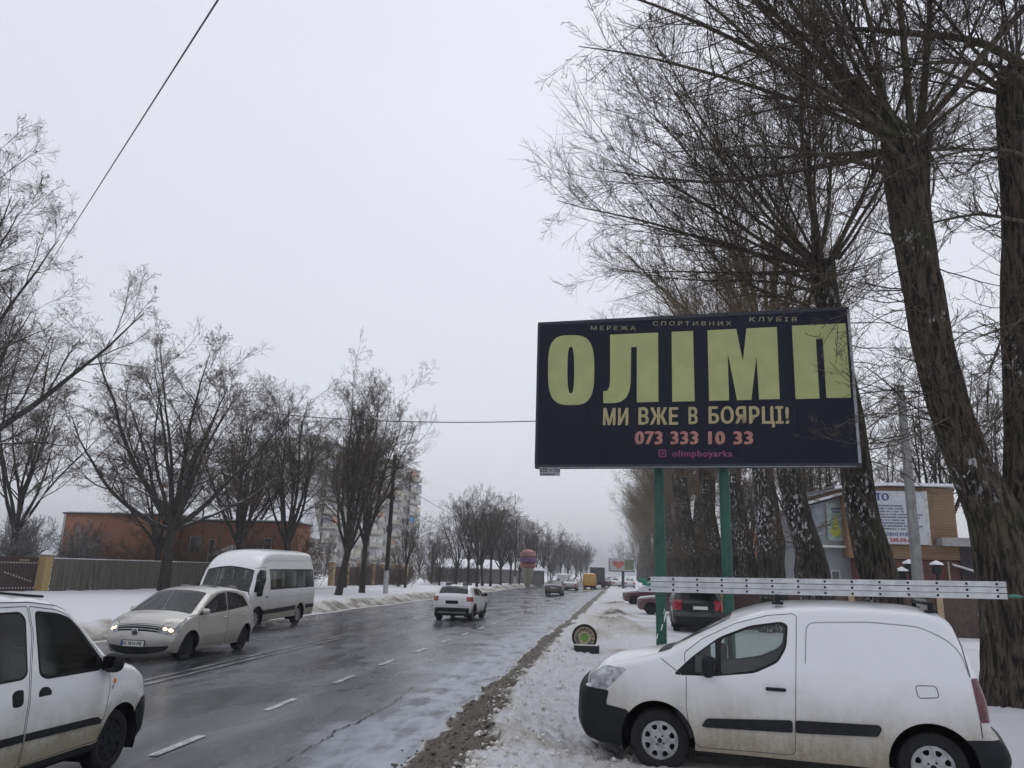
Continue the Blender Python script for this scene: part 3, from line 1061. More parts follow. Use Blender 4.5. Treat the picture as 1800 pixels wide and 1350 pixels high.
def plate(parent, x, z, facing, txt, y=0.0, w=.52, h=.115, tilt=0.0):
    """number plate; facing +1 = towards the car's front"""
    b = MB(); b.rbox((x, y, z), (.012, w + .03, h + .03), .005, 1, mi=0)
    o = b.build('number_plate', M['seal'], parent)
    c = MB(); c.box((x + facing * .008, y, z), (.006, w, h))
    c.build('plate_face', M['plate'], o)
    rot = (math.pi / 2, 0, math.pi / 2 if facing > 0 else -math.pi / 2)
    if txt:
        text(o, txt, h * .92, (x + facing * .0125, y, z), rot, M['ink'], 'plate_number', bold=.02, sx=.86)
        d = MB(); d.box((x + facing * .0115, y - facing * (w / 2 - .022), z), (.003, .04, h * .96))
        d.build('plate_strip', simple('plate_blue', (.02, .06, .35), .5), o)
    return o

# ---------------------------------------------------------------- white panel van, parked across the strip
WHITE_DIRTY = paint('white_van_paint', (.78, .79, .80), dirt=.95, z0=.20, z1=1.15, dirtcol=(.30, .265, .19))
def van_regions(F, T, Rr, WS):
    sd = []
    door = [(.97, .994), (.978, .682), (.93, .38), (.86, .305), (.80, .301), (-.05, .315), (-.092, .345), (-.173, 1.66), (-.14, 1.685), (.12, 1.655), (.45, 1.56), (.80, 1.385), (.99, 1.235)]
    sd.append(Reg('door', WHITE_DIRTY, door, key='door', label='front cab door with dirty lower half'))
    loop = round_poly(door, .03)
    sd.append(Reg('panel_gap', M['gap'], stroke(loop + [loop[0]], .008), off=-.004))
    seal = [(1.113, 1.005), (.902, 1.205), (.624, 1.411), (.3, 1.546), (-.015, 1.60), (-.085, 1.57), (-.06, 1.343), (.031, 1.192), (.267, 1.075), (.69, 1.016)]
    sd.append(Reg('window_seal', M['seal'], seal, r=.06, parent='door'))
    sd.append(Reg('window', M['glass'], [(.875, 1.045), (.875, 1.205), (.665, 1.36), (.66, 1.04)], r=.02, parent='door'))
    sd.append(Reg('window', M['glass'], [(.605, 1.04), (.605, 1.388), (.3, 1.518), (0, 1.572), (-.055, 1.545), (-.03, 1.345), (.045, 1.215), (.27, 1.105)], r=.05, parent='door'))
    sd.append(Reg('side_moulding', M['plastic'], [(.826, .515), (.77, .596), (-.080, .650), (-.080, .532), (.773, .507)], off=.016, r=.03, parent='door'))
    sd.append(Reg('side_moulding', M['plastic'], [(-.108, .652), (-.885, .674), (-.905, .64), (-.865, .566), (-.108, .533)], off=.016, r=.025))
    sd.append(Reg('front_bumper', M['plastic'], [(2.4, .835), (1.824, .788), (1.86, .640), (1.60, .606), (1.60, .1), (2.4, .1)], off=.008, r=.03))
    sd.append(Reg('headlight', M['lens_clear'], [(2.3, .86), (1.965, .795), (1.85, .800), (1.62, 1.020), (1.66, 1.04), (2.3, 1.06)], off=.004, r=.02))
    sd.append(Reg('tail_light', M['tail_dull'], [(-1.725, 1.158), (-2.2, 1.16), (-2.2, .78), (-1.765, .766)], off=.006, r=.02))
    sd.append(Reg('rear_bumper', M['plastic'], [(-1.60, .60), (-2.3, .645), (-2.3, .1), (-1.55, .1)], off=.012))
    sd.append(Reg('panel_gap', M['gap'], stroke([(-1.58, 1.80), (-1.64, 1.62), (-1.69, 1.439), (-1.722, 1.17)], .012), off=-.004))
    sd.append(Reg('panel_gap', M['gap'], stroke([(-1.765, .77), (-1.77, .63)], .011), off=-.004))
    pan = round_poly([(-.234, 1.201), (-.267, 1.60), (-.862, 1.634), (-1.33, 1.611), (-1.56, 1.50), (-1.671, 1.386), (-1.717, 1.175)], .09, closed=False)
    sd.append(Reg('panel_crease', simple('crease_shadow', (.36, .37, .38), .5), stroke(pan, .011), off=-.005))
    fuel = round_poly([(-1.233, 1.064), (-1.415, 1.071), (-1.437, .967), (-1.25, .948)], .035)
    sd.append(Reg('fuel_flap', WHITE_DIRTY, fuel))
    sd.append(Reg('panel_gap', M['gap'], stroke(fuel + [fuel[0]], .009), off=-.004))
    sd.append(Reg('side_repeater', M['lens_clear'], [(1.05 + .038 * math.cos(a), .685 + .02 * math.sin(a)) for a in np.linspace(0, 2 * math.pi, 14, False)], off=.012))
    sd.append(Reg('panel_gap', M['gap'], stroke([(1.0, 1.0), (1.24, 1.16)], .009), off=-.004))
    sd.append(Reg('panel_gap', M['gap'], stroke([(.965, .36), (.99, .29)], .009), off=-.004))
    tp = []
    tp.append(Reg('front_bumper', M['plastic'], [(F(.24), -2), (F(.845), -2), (F(.845), 2), (F(.24), 2)]))
    tp.append(Reg('grille', M['seal'], [(F(.40), -.45), (F(.72), -.55), (F(.72), .55), (F(.40), .45)], off=-.003, r=.04))
    for q in (-1, 1):
        tp.append(Reg('headlight', M['lens_clear'], [(F(.86), q * .50), (F(1.03), q * .58), (F(1.04), q * 2), (F(.86), q * 2)], off=.004))
    tp.append(Reg('scuttle_panel', M['plastic'], [(T(1.30), -.70), (T(1.14), -.74), (T(1.14), .74), (T(1.30), .70)]))
    tp.append(Reg('windscreen', M['glass'], [(T(1.14), -.70), (T(.50), -.60), (T(.50), .60), (T(1.14), .70)], r=.05))
    tp.append(Reg('rear_window', M['glass_dark'], [(Rr(1.62), -.50), (Rr(1.2), -.6), (Rr(1.2), .6), (Rr(1.62), .5)], r=.05))
    tp.append(Reg('rear_bumper', M['plastic'], [(Rr(.62), -2), (Rr(.24), -2), (Rr(.24), 2), (Rr(.62), 2)]))
    return sd, tp
VAN = dict(outline=[(2.00, .235, .06), (2.12, .27, .10, .05), (2.19, .42, .14, .1), (2.17, .76, .14, .08), (2.07, .86, .11, .04), (1.92, 1.035, .08, .12), (1.55, 1.135, .05, .2),
                    (1.20, 1.225, .03, .08), (.46, 1.615, .07, .14), (.08, 1.735, .06, .3), (-.6, 1.782, .045, .4), (-1.3, 1.765, .04, .3), (-1.60, 1.715, .03, .12),
                    (-1.73, 1.40, .03, .15), (-1.85, .95, .03, .1), (-1.865, .65, .03, .0), (-1.95, .605, .06, .03), (-2.02, .44, .07, .06), (-1.95, .27, .03)],
           wz=[(.2, .80), (.35, .845), (.55, .872), (.9, .88), (1.08, .868), (1.3, .82), (1.78, .70)],
           wx=[(2.3, .80), (2.05, .90), (1.65, .965), (1.1, 1.0), (-1.2, 1.0), (-2.0, .955)],
           sill=[(-1.0, .270), (1.0, .262), (1.6, .235)], arches=[(1.29, .335, .395), (-1.34, .335, .395)], wheel=(.318, .205, 'cover'), rim_r=.198,
           flare=[(1.29, .335, .41, .012), (-1.34, .335, .41, .012)],
           rim_m=simple('wheel_cover_silver', (.36, .365, .37), .45, .35, var=.3, scale=14), paint=WHITE_DIRTY, regions=van_regions, cabin=(1.1, -.25), dash=.98, belt=1.0,
           seats=[(.22, .38, .02), (.22, -.38, .02)], steer=(.66, .40, 1.10), steer_angle=.14, round=.075)
VX, VY, VZ, VA = 2.027, 9.532, .100, -.226
van = build_car('panel_van', VAN, (VX, VY, VZ), math.pi + VA, 'dirty white panel van parked on the snow with a ladder on its roof', 'van', res=.07)
_d = [o for o in van.children if o.name.startswith('door')]
for o in _d:
    s = 1 if o.data.vertices[0].co.y > 0 else -1
    handle(o, .065, s * .878, .935, .2)
mirror(van, .74, .80, 1.115, (.13, .19, .22)); mirror(van, .74, -.80, 1.115, (.13, .19, .22))
b = MB(); b.box((-.28, 0, 1.1), (.04, 1.45, 1.05)); b.build('bulkhead', M['interior'], van)
plate(van, -1.925, .75, -1, None)
for xr in (.01, -1.47):
    b = MB()
    zr = 1.80 if xr > -1 else 1.775
    b.tube([(xr, -.62, zr + .055), (xr, .62, zr + .055)], .016, 8)
    for s in (1, -1):
        b.rbox((xr, s * .60, zr - .015), (.12, .07, .03), .01)
        b.rbox((xr, s * .60, zr + .03), (.05, .05, .09), .012)
    b.build('roof_bar', M['plastic'], van)

# ladder: three aluminium sections lying on their sides on the roof bars
ALU = simple('ladder_aluminium', (.55, .56, .57), .42, .75, var=.14, scale=9)
lad = empty('ladder', (VX, VY, VZ), math.pi + VA, 'long aluminium three section ladder lying along the van roof', 'ladder')
TILT = .016
def lz(x): return 1.875 - TILT * (x + .4) 
for k in range(3):
    for ys in (.43, .05):
        b = MB()
        xa, xb = (1.50 + .05 * (k == 0) - .04 * k, -2.20)
        zc = lambda x: lz(x) + k * .061 + .028
        V = []
        for x in (xa, xb):
            for yy in (ys - .022, ys + .022):
                for zz in (-.0265, .0265):
                    V.append((x, yy, zc(x) + zz))
        b.add(V, [(0, 1, 3, 2), (4, 6, 7, 5), (0, 4, 5, 1), (2, 3, 7, 6), (0, 2, 6, 4), (1, 5, 7, 3)])
        rail = b.build('rail', ALU, lad)
        if ys > .2:
            for j in range(14):
                x = 1.42 - j * .272
                q = MB(); q.box((x, ys + .0225, zc(x)), (.022, .006, .022)); q.build('rung_end', M['dark'], rail)
    for j in range(14):
        x = 1.42 - j * .272
        q = MB(); q.tube([(x, .07, lz(x) + k * .061 + .028), (x, .41, lz(x) + k * .061 + .028)], .014, 6)
        q.build('rung', ALU, lad)
GREEN_TAPE = simple('green_tape', (.05, .20, .14), .6)
b = MB(); b.rbox((1.50, .44, lz(1.5) + .13), (.10, .06, .05), .01); b.rbox((1.46, .46, lz(1.5) + .09), (.09, .02, .03), .006); b.build('end_strap', GREEN_TAPE, lad)
b = MB(); b.tube([(-2.20, .45, lz(-2.2) + .03), (-2.26, .45, lz(-2.2) + .035), (-2.33, .45, lz(-2.2) + .03)], [.012, .02, .012], 6); b.build('end_strap', GREEN_TAPE, lad)
for xr in (.02, -1.46):
    b = MB(); b.box((xr, .24, lz(xr) - .006), (.05, .5, .012)); b.build('clamp', M['plastic'], lad)

# ---------------------------------------------------------------- white van at the left edge of the picture
WHITE_K = paint('white_leisure_van_paint', (.76, .78, .79), dirt=1.1, z0=.3, z1=.95, dirtcol=(.30, .27, .20))
def kan_regions(F, T, Rr, WS):
    sd = []
    fd = [(1.00, 1.06), (1.03, .82), (.97, .68), (.93, .38), (-.13, .37), (-.125, .70), (-.12, 1.12), (-.09, 1.45), (-.15, 1.70), (.21, 1.655), (.38, 1.60), (.62, 1.41), (.86, 1.19)]
    rd = [(-.15, .37), (-.145, .70), (-.14, 1.12), (-.11, 1.45), (-.17, 1.70), (-1.0, 1.70), (-1.0, .37)]
    for dn, pl in (('front', fd), ('rear', rd)):
        sd.append(Reg('door' if dn == 'front' else 'sliding_door', WHITE_K, pl, key=dn))
        lp = round_poly(pl, .03)
        sd.append(Reg('panel_gap', M['gap'], stroke(lp + [lp[0]], .008), off=-.004))
    sd.append(Reg('window_seal', M['seal'], [(-.075, 1.66), (.226, 1.625), (.39, 1.58), (.56, 1.45), (.90, 1.13), (.86, 1.045), (.07, 1.055), (-.02, 1.10)], r=.05, parent='front'))
    sd.append(Reg('window', M['glass_dark'], [(-.05, 1.635), (.22, 1.60), (.37, 1.555), (.54, 1.425), (.80, 1.185), (.78, 1.085), (.08, 1.085), (.005, 1.125)], r=.05, parent='front'))
    sd.append(Reg('window_seal', M['seal'], [(-.95, 1.66), (-.26, 1.66), (-.185, 1.60), (-.16, 1.13), (-.22, 1.085), (-.95, 1.08)], r=.05, parent='rear'))
    sd.append(Reg('window', M['glass_dark'], [(-.93, 1.64), (-.275, 1.64), (-.205, 1.585), (-.18, 1.14), (-.235, 1.105), (-.93, 1.10)], r=.05, parent='rear'))
    sd.append(Reg('panel_gap', M['gap'], stroke([(-1.9, 1.73), (-.5, 1.742), (-.148, 1.735), (.229, 1.69), (.40, 1.635)], .010), off=-.004))
    sd.append(Reg('side_moulding', M['plastic'], [(-.115, .633), (.857, .608), (.90, .575), (.885, .542), (-.115, .570)], off=.014, parent='front'))
    sd.append(Reg('side_moulding', M['plastic'], [(-.95, .645), (-.155, .635), (-.155, .572), (-.95, .582)], off=.014, parent='rear'))
    sd.append(Reg('handle_recess', M['plastic'], [(-.02, .915), (-.015, .965), (.03, .995), (.10, .99), (.15, .955), (.155, .915)], r=.02, off=-.003, parent='front'))
    sd.append(Reg('handle_recess', M['plastic'], [(-.33, .875), (-.345, .98), (-.30, 1.01), (-.205, 1.005), (-.20, .88), (-.26, .865)], r=.03, off=-.003, parent='rear'))
    sd.append(Reg('front_bumper', M['plastic'], [(2.4, .70), (1.66, .665), (1.60, .55), (1.60, .1), (2.4, .1)], off=.012, r=.03))
    sd.append(Reg('headlight', M['lens'], [(2.4, .70), (1.80, .72), (1.72, .93), (2.4, .95)], off=.004))
    sd.append(Reg('side_repeater', M['amber'], [(1.10 + .018 * math.cos(a), .915 + .026 * math.sin(a)) for a in np.linspace(0, 2 * math.pi, 12, False)], off=.01))
    sd.append(Reg('paint_chip', M['dark'], [(1.085, .89), (1.095, .87), (1.075, .835), (1.065, .85)]))
    sd.append(Reg('sill_trim', M['plastic'], [(-1.0, .36), (1.05, .36), (1.05, .1), (-1.0, .1)], off=.0))
    tp = []
    tp.append(Reg('front_bumper', M['plastic'], [(F(.2), -2), (F(.68), -2), (F(.68), 2), (F(.2), 2)], off=.01))
    for q in (-1, 1):
        tp.append(Reg('headlight', M['lens'], [(F(.70), q * .42), (F(.93), q * .48), (F(.93), q * 2), (F(.70), q * 2)], off=.004))
    tp.append(Reg('windscreen', M['glass'], [(T(1.0), -.70), (T(.47), -.58), (T(.47), .58), (T(1.0), .70)], r=.05))
    tp.append(Reg('rear_window', M['glass_dark'], [(Rr(1.62), -.50), (Rr(1.2), -.6), (Rr(1.2), .6), (Rr(1.62), .5)], r=.05))
    return sd, tp
KAN = dict(outline=[(1.80, .25, .1), (1.90, .32, .16, .05), (1.92, .52, .18, .08), (1.86, .70, .18, .05), (1.80, .88, .16, .1), (1.58, 1.015, .10, .18), (1.08, 1.115, .05, .08), (.44, 1.64, .07, .14),
                    (.12, 1.765, .05, .25), (-.5, 1.81, .04, .4), (-1.4, 1.80, .04, .3), (-1.82, 1.74, .02, .1), (-1.92, 1.2, .02, .1), (-1.95, .6, .02, .1), (-1.9, .3, .02)],
           wz=[(.2, .80), (.5, .838), (.9, .83), (1.1, .80), (1.78, .665)], wx=[(2.1, .78), (1.85, .885), (1.5, .965), (1.0, 1), (-1.5, 1), (-2, .97)],
           sill=[(-.9, .30), (.9, .30), (1.6, .26)], arches=[(1.31, .30, .375), (-1.30, .30, .375)], wheel=(.30, .18, 'steel'), rim_m=M['plastic'], wheel_in=.05,
           flare=[(1.31, .30, .49, .022)], paint=WHITE_K, regions=kan_regions, cabin=(.95, -1.5), dash=.85, belt=1.02, seats=[(.1, .36, 0), (.1, -.36, 0), (-.8, -.4, 0)], steer=(.55, .36, 1.1), round=.08)
kan = build_car('leisure_van', KAN, (-5.84, 6.84, 0.0), math.pi / 2, 'white leisure van with black door strips cut off by the left picture edge', 'van', res=.06)
mirror(kan, .93, -.80, 1.115, (.17, .19, .19)); mirror(kan, .93, .80, 1.115, (.17, .19, .19))
b = MB(); b.tube([(.12, -.60, 1.775), (-.5, -.585, 1.825), (-1.6, -.585, 1.815)], .012, 6); b.build('roof_rail', M['plastic'], kan)

# ---------------------------------------------------------------- pale hatchback coming towards the camera
CHAMP = paint('champagne_paint', (.50, .49, .455), dirt=.55, z0=.15, z1=.75, rough=.3, metal=.25, dirtcol=(.20, .185, .155))
def golf_regions(F, T, Rr, WS):
    sd = []
    fd = [(1.10, .93), (1.02, .62), (.93, .30), (-.27, .27), (-.26, .95), (-.36, 1.45), (-.30, 1.47), (.12, 1.40), (.62, 1.215)]
    rd = [(-.29, .27), (-.28, .95), (-.385, 1.455), (-.85, 1.43), (-1.22, 1.32), (-1.42, 1.06), (-1.30, .80), (-1.02, .50), (-.95, .27)]
    for dn, pl in (('front', fd), ('rear', rd)):
        sd.append(Reg('door', CHAMP, pl, key=dn))
        lp = round_poly(pl, .03)
        sd.append(Reg('panel_gap', M['gap'], stroke(lp + [lp[0]], .008), off=-.004))
    sd.append(Reg('window_seal', M['seal'], [(1.11, .955), (.62, 1.195), (.10, 1.385), (-.33, 1.445), (-.24, 1.0)], r=.03, parent='front'))
    sd.append(Reg('window', M['glass'], [(.86, 1.005), (.60, 1.165), (.10, 1.36), (-.285, 1.415), (-.225, 1.03)], r=.03, parent='front'))
    sd.append(Reg('window_seal', M['seal'], [(-.38, 1.445), (-.86, 1.405), (-1.21, 1.305), (-1.40, 1.075), (-.27, 1.005)], r=.04, parent='rear'))
    sd.append(Reg('window', M['glass'], [(-.42, 1.41), (-.85, 1.375), (-.98, 1.34), (-1.02, 1.075), (-.315, 1.035)], r=.03, parent='rear'))
    sd.append(Reg('window', M['glass_mid'], [(-1.01, 1.33), (-1.19, 1.28), (-1.355, 1.085), (-1.05, 1.08)], r=.03, parent='rear'))
    sd.append(Reg('side_moulding', CHAMP, [(.80, .53), (.80, .485), (-.22, .505), (-.22, .548)], off=.014, parent='front'))
    sd.append(Reg('side_moulding', CHAMP, [(-.33, .55), (-.33, .507), (-.95, .520), (-.95, .56)], off=.014, parent='rear'))
    sd.append(Reg('headlight', M['lens'], [(2.3, .60), (1.78, .63), (1.72, .80), (2.3, .78)], off=.003, r=.01))
    sd.append(Reg('tail_light', M['tail'], [(-1.70, .98), (-2.3, .98), (-2.3, .74), (-1.74, .76)], off=.004))
    sd.append(Reg('panel_gap', M['gap'], stroke([(1.72, .81), (1.45, .93), (1.12, .985)], .009), off=-.004))
    sd.append(Reg('panel_gap', M['gap'], stroke([(1.72, .62), (1.66, .55)], .009), off=-.004))
    tp = []
    tp.append(Reg('grille', M['seal'], [(F(.575), -.50), (F(.675), -.50), (F(.675), .50), (F(.575), .50)], off=-.006))
    for zz in (.605, .645):
        tp.append(Reg('grille_bar', M['steel'], [(F(zz), -.50), (F(zz + .008), -.50), (F(zz + .008), .50), (F(zz), .50)], off=.004))
    for q in (-1, 1):
        tp.append(Reg('headlight', M['lens'], [(F(.56), q * .46), (F(.69), q * .50), (F(.80), q * 2), (F(.59), q * 2)], off=.003))
        for yy, rad in ((.585, .042), (.69, .048)):
            tp.append(Reg('lamp_bulb', M['head_on'], [(F(.655) + rad * .75 * math.cos(a), q * yy + rad * math.sin(a)) for a in np.linspace(0, 2 * math.pi, 12, False)], off=.008))
    tp.append(Reg('lower_intake', M['plastic'], [(F(.27), -.62), (F(.355), -.76), (F(.365), -.5), (F(.365), .5), (F(.355), .76), (F(.27), .62)], off=-.004, r=.02))
    tp.append(Reg('panel_gap', M['gap'], stroke([(F(.80), -.66), (F(.70), -.50), (F(.69), 0), (F(.70), .50), (F(.80), .66)], .010), off=-.004))
    tp.append(Reg('windscreen_seal', M['seal'], [(T(1.26), -.75), (T(.40), -.61), (T(.40), .61), (T(1.26), .75)], r=.05))
    tp.append(Reg('windscreen', M['glass'], [(T(1.20), -.72), (T(.43), -.58), (T(.43), .58), (T(1.20), .72)], r=.05))
    tp.append(Reg('rear_window', M['glass_mid'], [(Rr(1.36), -.50), (Rr(1.02), -.58), (Rr(1.02), .58), (Rr(1.36), .5)], r=.05))
    return sd, tp
GOLF = dict(outline=[(1.80, .20, .17), (1.90, .26, .20, .04), (1.93, .46, .22, .08), (1.87, .62, .22, .05), (1.80, .74, .20, .06), (1.66, .86, .13, .12), (1.22, .99, .07, .08), (.42, 1.42, .07, .13),
                     (-.12, 1.52, .04, .25), (-.9, 1.515, .035, .3), (-1.40, 1.42, .03, .12), (-1.68, 1.02, .04, .12), (-1.78, .90, .05, .06), (-1.82, .55, .07, .08), (-1.76, .24, .04)],
            wz=[(.2, .80), (.45, .87), (.7, .878), (.95, .86), (1.1, .815), (1.5, .67)], wx=[(2.0, .87), (1.7, .965), (1.2, 1), (-1.2, 1), (-1.85, .93)],
            sill=[(-.9, .21), (.9, .21), (1.6, .19)], arches=[(1.32, .30, .355), (-1.30, .30, .355)], wheel=(.305, .205, 'steel'), rim_m=M['plastic'], rim_r=.20,
            flare=[(1.32, .30, .37, .014), (-1.30, .30, .37, .014)], paint=CHAMP, regions=golf_regions, cabin=(1.0, -1.4), dash=.98, belt=.92,
            seats=[(.08, .36, 0), (.08, -.36, 0), (-.9, .38, -.02), (-.9, -.38, -.02)], seat_m=simple('light_seat', (.16, .165, .17), .9), steer=(.55, .36, 1.0), round=.06)
golf = build_car('hatchback', GOLF, (-9.95, 18.40, 0.0), -math.pi / 2 - .02, 'champagne coloured hatchback with lit headlights driving towards the camera', 'car', res=.06)
mirror(golf, .86, .80, 1.03, (.13, .18, .13), CHAMP); mirror(golf, .86, -.80, 1.03, (.13, .18, .13), CHAMP)
plate(golf, 2.138, .40, 1, 'AI 3814 ME')
for s in (1, -1):
    handle(golf, -.12, s * .862, .86, .18, CHAMP); handle(golf, -1.12, s * .845, .88, .18, CHAMP)
em = empty('emblem', (2.118, 0, .635)); em.parent = golf
b = MB(); b.lathe([(.074, -.004), (.078, .008), (.068, .012), (.064, .004)], n=28, axis='x'); b.build('emblem_ring', M['chrome'], em)
b = MB()
for pl in ([(-.035, .052), (0, .005), (.035, .052)], [(-.056, .028), (-.03, -.05), (0, .0), (.03, -.05), (.056, .028)]):
    b.tube([(.008, y, z) for y, z in pl], .0065, 5)
b.build('emblem_letters', M['chrome'], em)
b = MB(); b.lathe([(.001, .0), (.066, .0)], n=24, axis='x'); b.build('emblem_back', M['seal'], em)

# ---------------------------------------------------------------- white high-roof minibus at the far kerb
WHITE_B = paint('white_minibus_paint', (.76, .77, .775), dirt=.95, z0=.35, z1=1.3, dirtcol=(.32, .29, .23))
def bus_regions(F, T, Rr, WS):
    sd = []
    fd = [(2.36, 1.16), (2.30, .55), (2.26, .40), (1.18, .40), (1.22, 1.2), (1.28, 2.0), (1.34, 2.03), (1.80, 2.02), (2.02, 1.95)]
    sd.append(Reg('door', WHITE_B, fd, key='front', side='L'))
    lp = round_poly(fd, .05)
    sd.append(Reg('panel_gap', M['gap'], stroke(lp + [lp[0]], .013), off=-.004))
    sd.append(Reg('window', M['glass_mid'], [(2.24, 1.22), (2.02, 1.78), (1.86, 1.93), (1.40, 1.93), (1.40, 1.66), (1.66, 1.25)], r=.06, parent='front'))
    sd.append(Reg('window_band', M['seal'], [(1.12, 1.965), (-2.95, 1.985), (-3.02, 1.33), (1.06, 1.28)], r=.05, key='band'))
    for a, c in ((1.04, -.20), (-.27, -1.28), (-1.35, -2.18), (-2.25, -2.92)):
        sd.append(Reg('window', M['glass'], [(a, 1.935), (c, 1.94), (c, 1.37), (a, 1.34)], r=.04, parent='band'))
    sd.append(Reg('side_moulding', M['plastic'], [(1.72, .63), (1.72, .50), (-1.30, .55), (-1.30, .70)], off=.014))
    sd.append(Reg('side_moulding', M['plastic'], [(-2.28, .70), (-2.28, .56), (-3.4, .57), (-3.4, .71)], off=.014))
    sd.append(Reg('panel_gap', simple('van_crease_shade', (.4, .4, .41), .5), stroke([(1.2, 1.0), (-3.2, 1.06)], .014), off=-.004))  # pressed crease rather than a joint, its shade put into the grey
    sd.append(Reg('panel_gap', simple('roof_crease_shade', (.45, .45, .46), .5), stroke([(1.5, 2.16), (1.1, 2.24), (-3.2, 2.30)], .016), off=-.005))  # fold below the raised roof, drawn with its shade as grey colour
    sd.append(Reg('front_bumper', M['plastic'], [(2.9, .62), (2.35, .58), (2.3, .1), (2.9, .1)], off=.01))
    sd.append(Reg('headlight', M['lens'], [(2.9, .70), (2.50, .78), (2.44, 1.02), (2.9, 1.0)], off=.004))
    sd.append(Reg('tail_light', M['tail'], [(-3.15, 1.10), (-3.4, 1.10), (-3.4, .75), (-3.17, .75)], off=.006))
    sd.append(Reg('rear_bumper', M['plastic'], [(-3.12, .42), (-3.4, .42), (-3.4, .1), (-3.12, .1)], off=.01))
    tp = []
    tp.append(Reg('front_bumper', M['plastic'], [(F(.25), -2), (F(.62), -2), (F(.62), 2), (F(.25), 2)]))
    tp.append(Reg('grille', M['seal'], [(F(.68), -.5), (F(.82), -.55), (F(.82), .55), (F(.68), .5)], r=.03))
    for q in (-1, 1):
        tp.append(Reg('headlight', M['lens'], [(F(.70), q * .62), (F(1.0), q * .7), (F(1.0), q * 2), (F(.70), q * 2)], off=.004))
    tp.append(Reg('windscreen_seal', M['seal'], [(F(1.23), -.93), (F(1.92), -.83), (F(1.97), 0), (F(1.92), .83), (F(1.23), .93)], r=.07))
    tp.append(Reg('windscreen', M['glass'], [(F(1.27), -.90), (F(1.885), -.80), (F(1.93), 0), (F(1.885), .80), (F(1.27), .90)], r=.07))
    tp.append(Reg('rear_window', M['glass_dark'], [(Rr(1.95), -.75), (Rr(1.35), -.8), (Rr(1.35), .8), (Rr(1.95), .75)], r=.05))
    return sd, tp
BUS = dict(outline=[(2.42, .25, .12), (2.52, .33, .16, .05), (2.55, .60, .18, .1), (2.50, .95, .18, .1), (2.34, 1.20, .16, .10), (1.98, 1.96, .12, .14), (1.56, 2.34, .08, .22), (1.05, 2.53, .06, .35),
                    (.2, 2.59, .06, .5), (-2.6, 2.60, .06, .2), (-2.92, 2.56, .04, .1), (-3.12, 1.9, .03, .1), (-3.22, 1.1, .03, .1), (-3.24, .5, .03, .05), (-3.18, .30, .02)],
           wz=[(.25, .96), (.5, 1.0), (1.2, 1.02), (1.6, .99), (2.0, .93), (2.35, .86), (2.6, .78)], wx=[(2.6, .86), (2.2, .95), (1.7, 1.0), (-2.8, 1), (-3.3, .98)],
           sill=[(-1.3, .32), (1.3, .32), (2.2, .25)], arches=[(1.84, .345, .43), (-1.80, .345, .43)], wheel=(.345, .22, 'steel'), paint=WHITE_B, regions=bus_regions,
           cabin=(2.0, -3.0), dash=2.1, belt=1.12, seats=[(1.5, .5, .05), (1.5, -.5, .05), (.4, .6, .05), (.4, -.6, .05), (-.6, .6, .05), (-.6, -.6, .05), (-1.6, .6, .05), (-1.6, -.6, .05)], floor=.3, round=.11, steer=(1.85, .5, 1.25))
bus = build_car('minibus', BUS, (-12.23, 26.99, 0.0), -math.pi / 2, 'white high roof minibus standing by the far kerb behind the hatchback', 'minibus', res=.09)
mirror(bus, 1.98, .95, 1.30, (.16, .2, .42)); mirror(bus, 1.98, -.95, 1.30, (.16, .2, .42))
handle(bus, 1.33, 1.012, 1.06, .16)
CURT = simple('beige_curtain', (.62, .61, .46), .9, var=.2, scale=20)
for s in (1, -1):
    for xc in (.75, .35, -.42, -1.45, -2.4):
        b = MB()
        n_ = 9
        V = []; Fq = []
        for k in range(n_):
            x = xc - .15 + .30 * k / (n_ - 1)
            yv = s * (.83 + .02 * (k % 2))
            V += [(x, yv, 1.36), (x, yv - s * .03, 1.90)]
            if k: Fq.append((2 * k - 2, 2 * k - 1, 2 * k + 1, 2 * k))
        b.add(V, Fq, 0, True); b.build('curtain', CURT, bus)
PAPER = simple('paper', (.75, .76, .76), .8)
b = MB(); b.box((2.22, .18, 1.25), (.16, .5, .012), ry=.35); b.box((2.2, -.34, 1.26), (.16, .5, .012), ry=.5, rz=.1); b.build('paper_sheet', PAPER, bus)

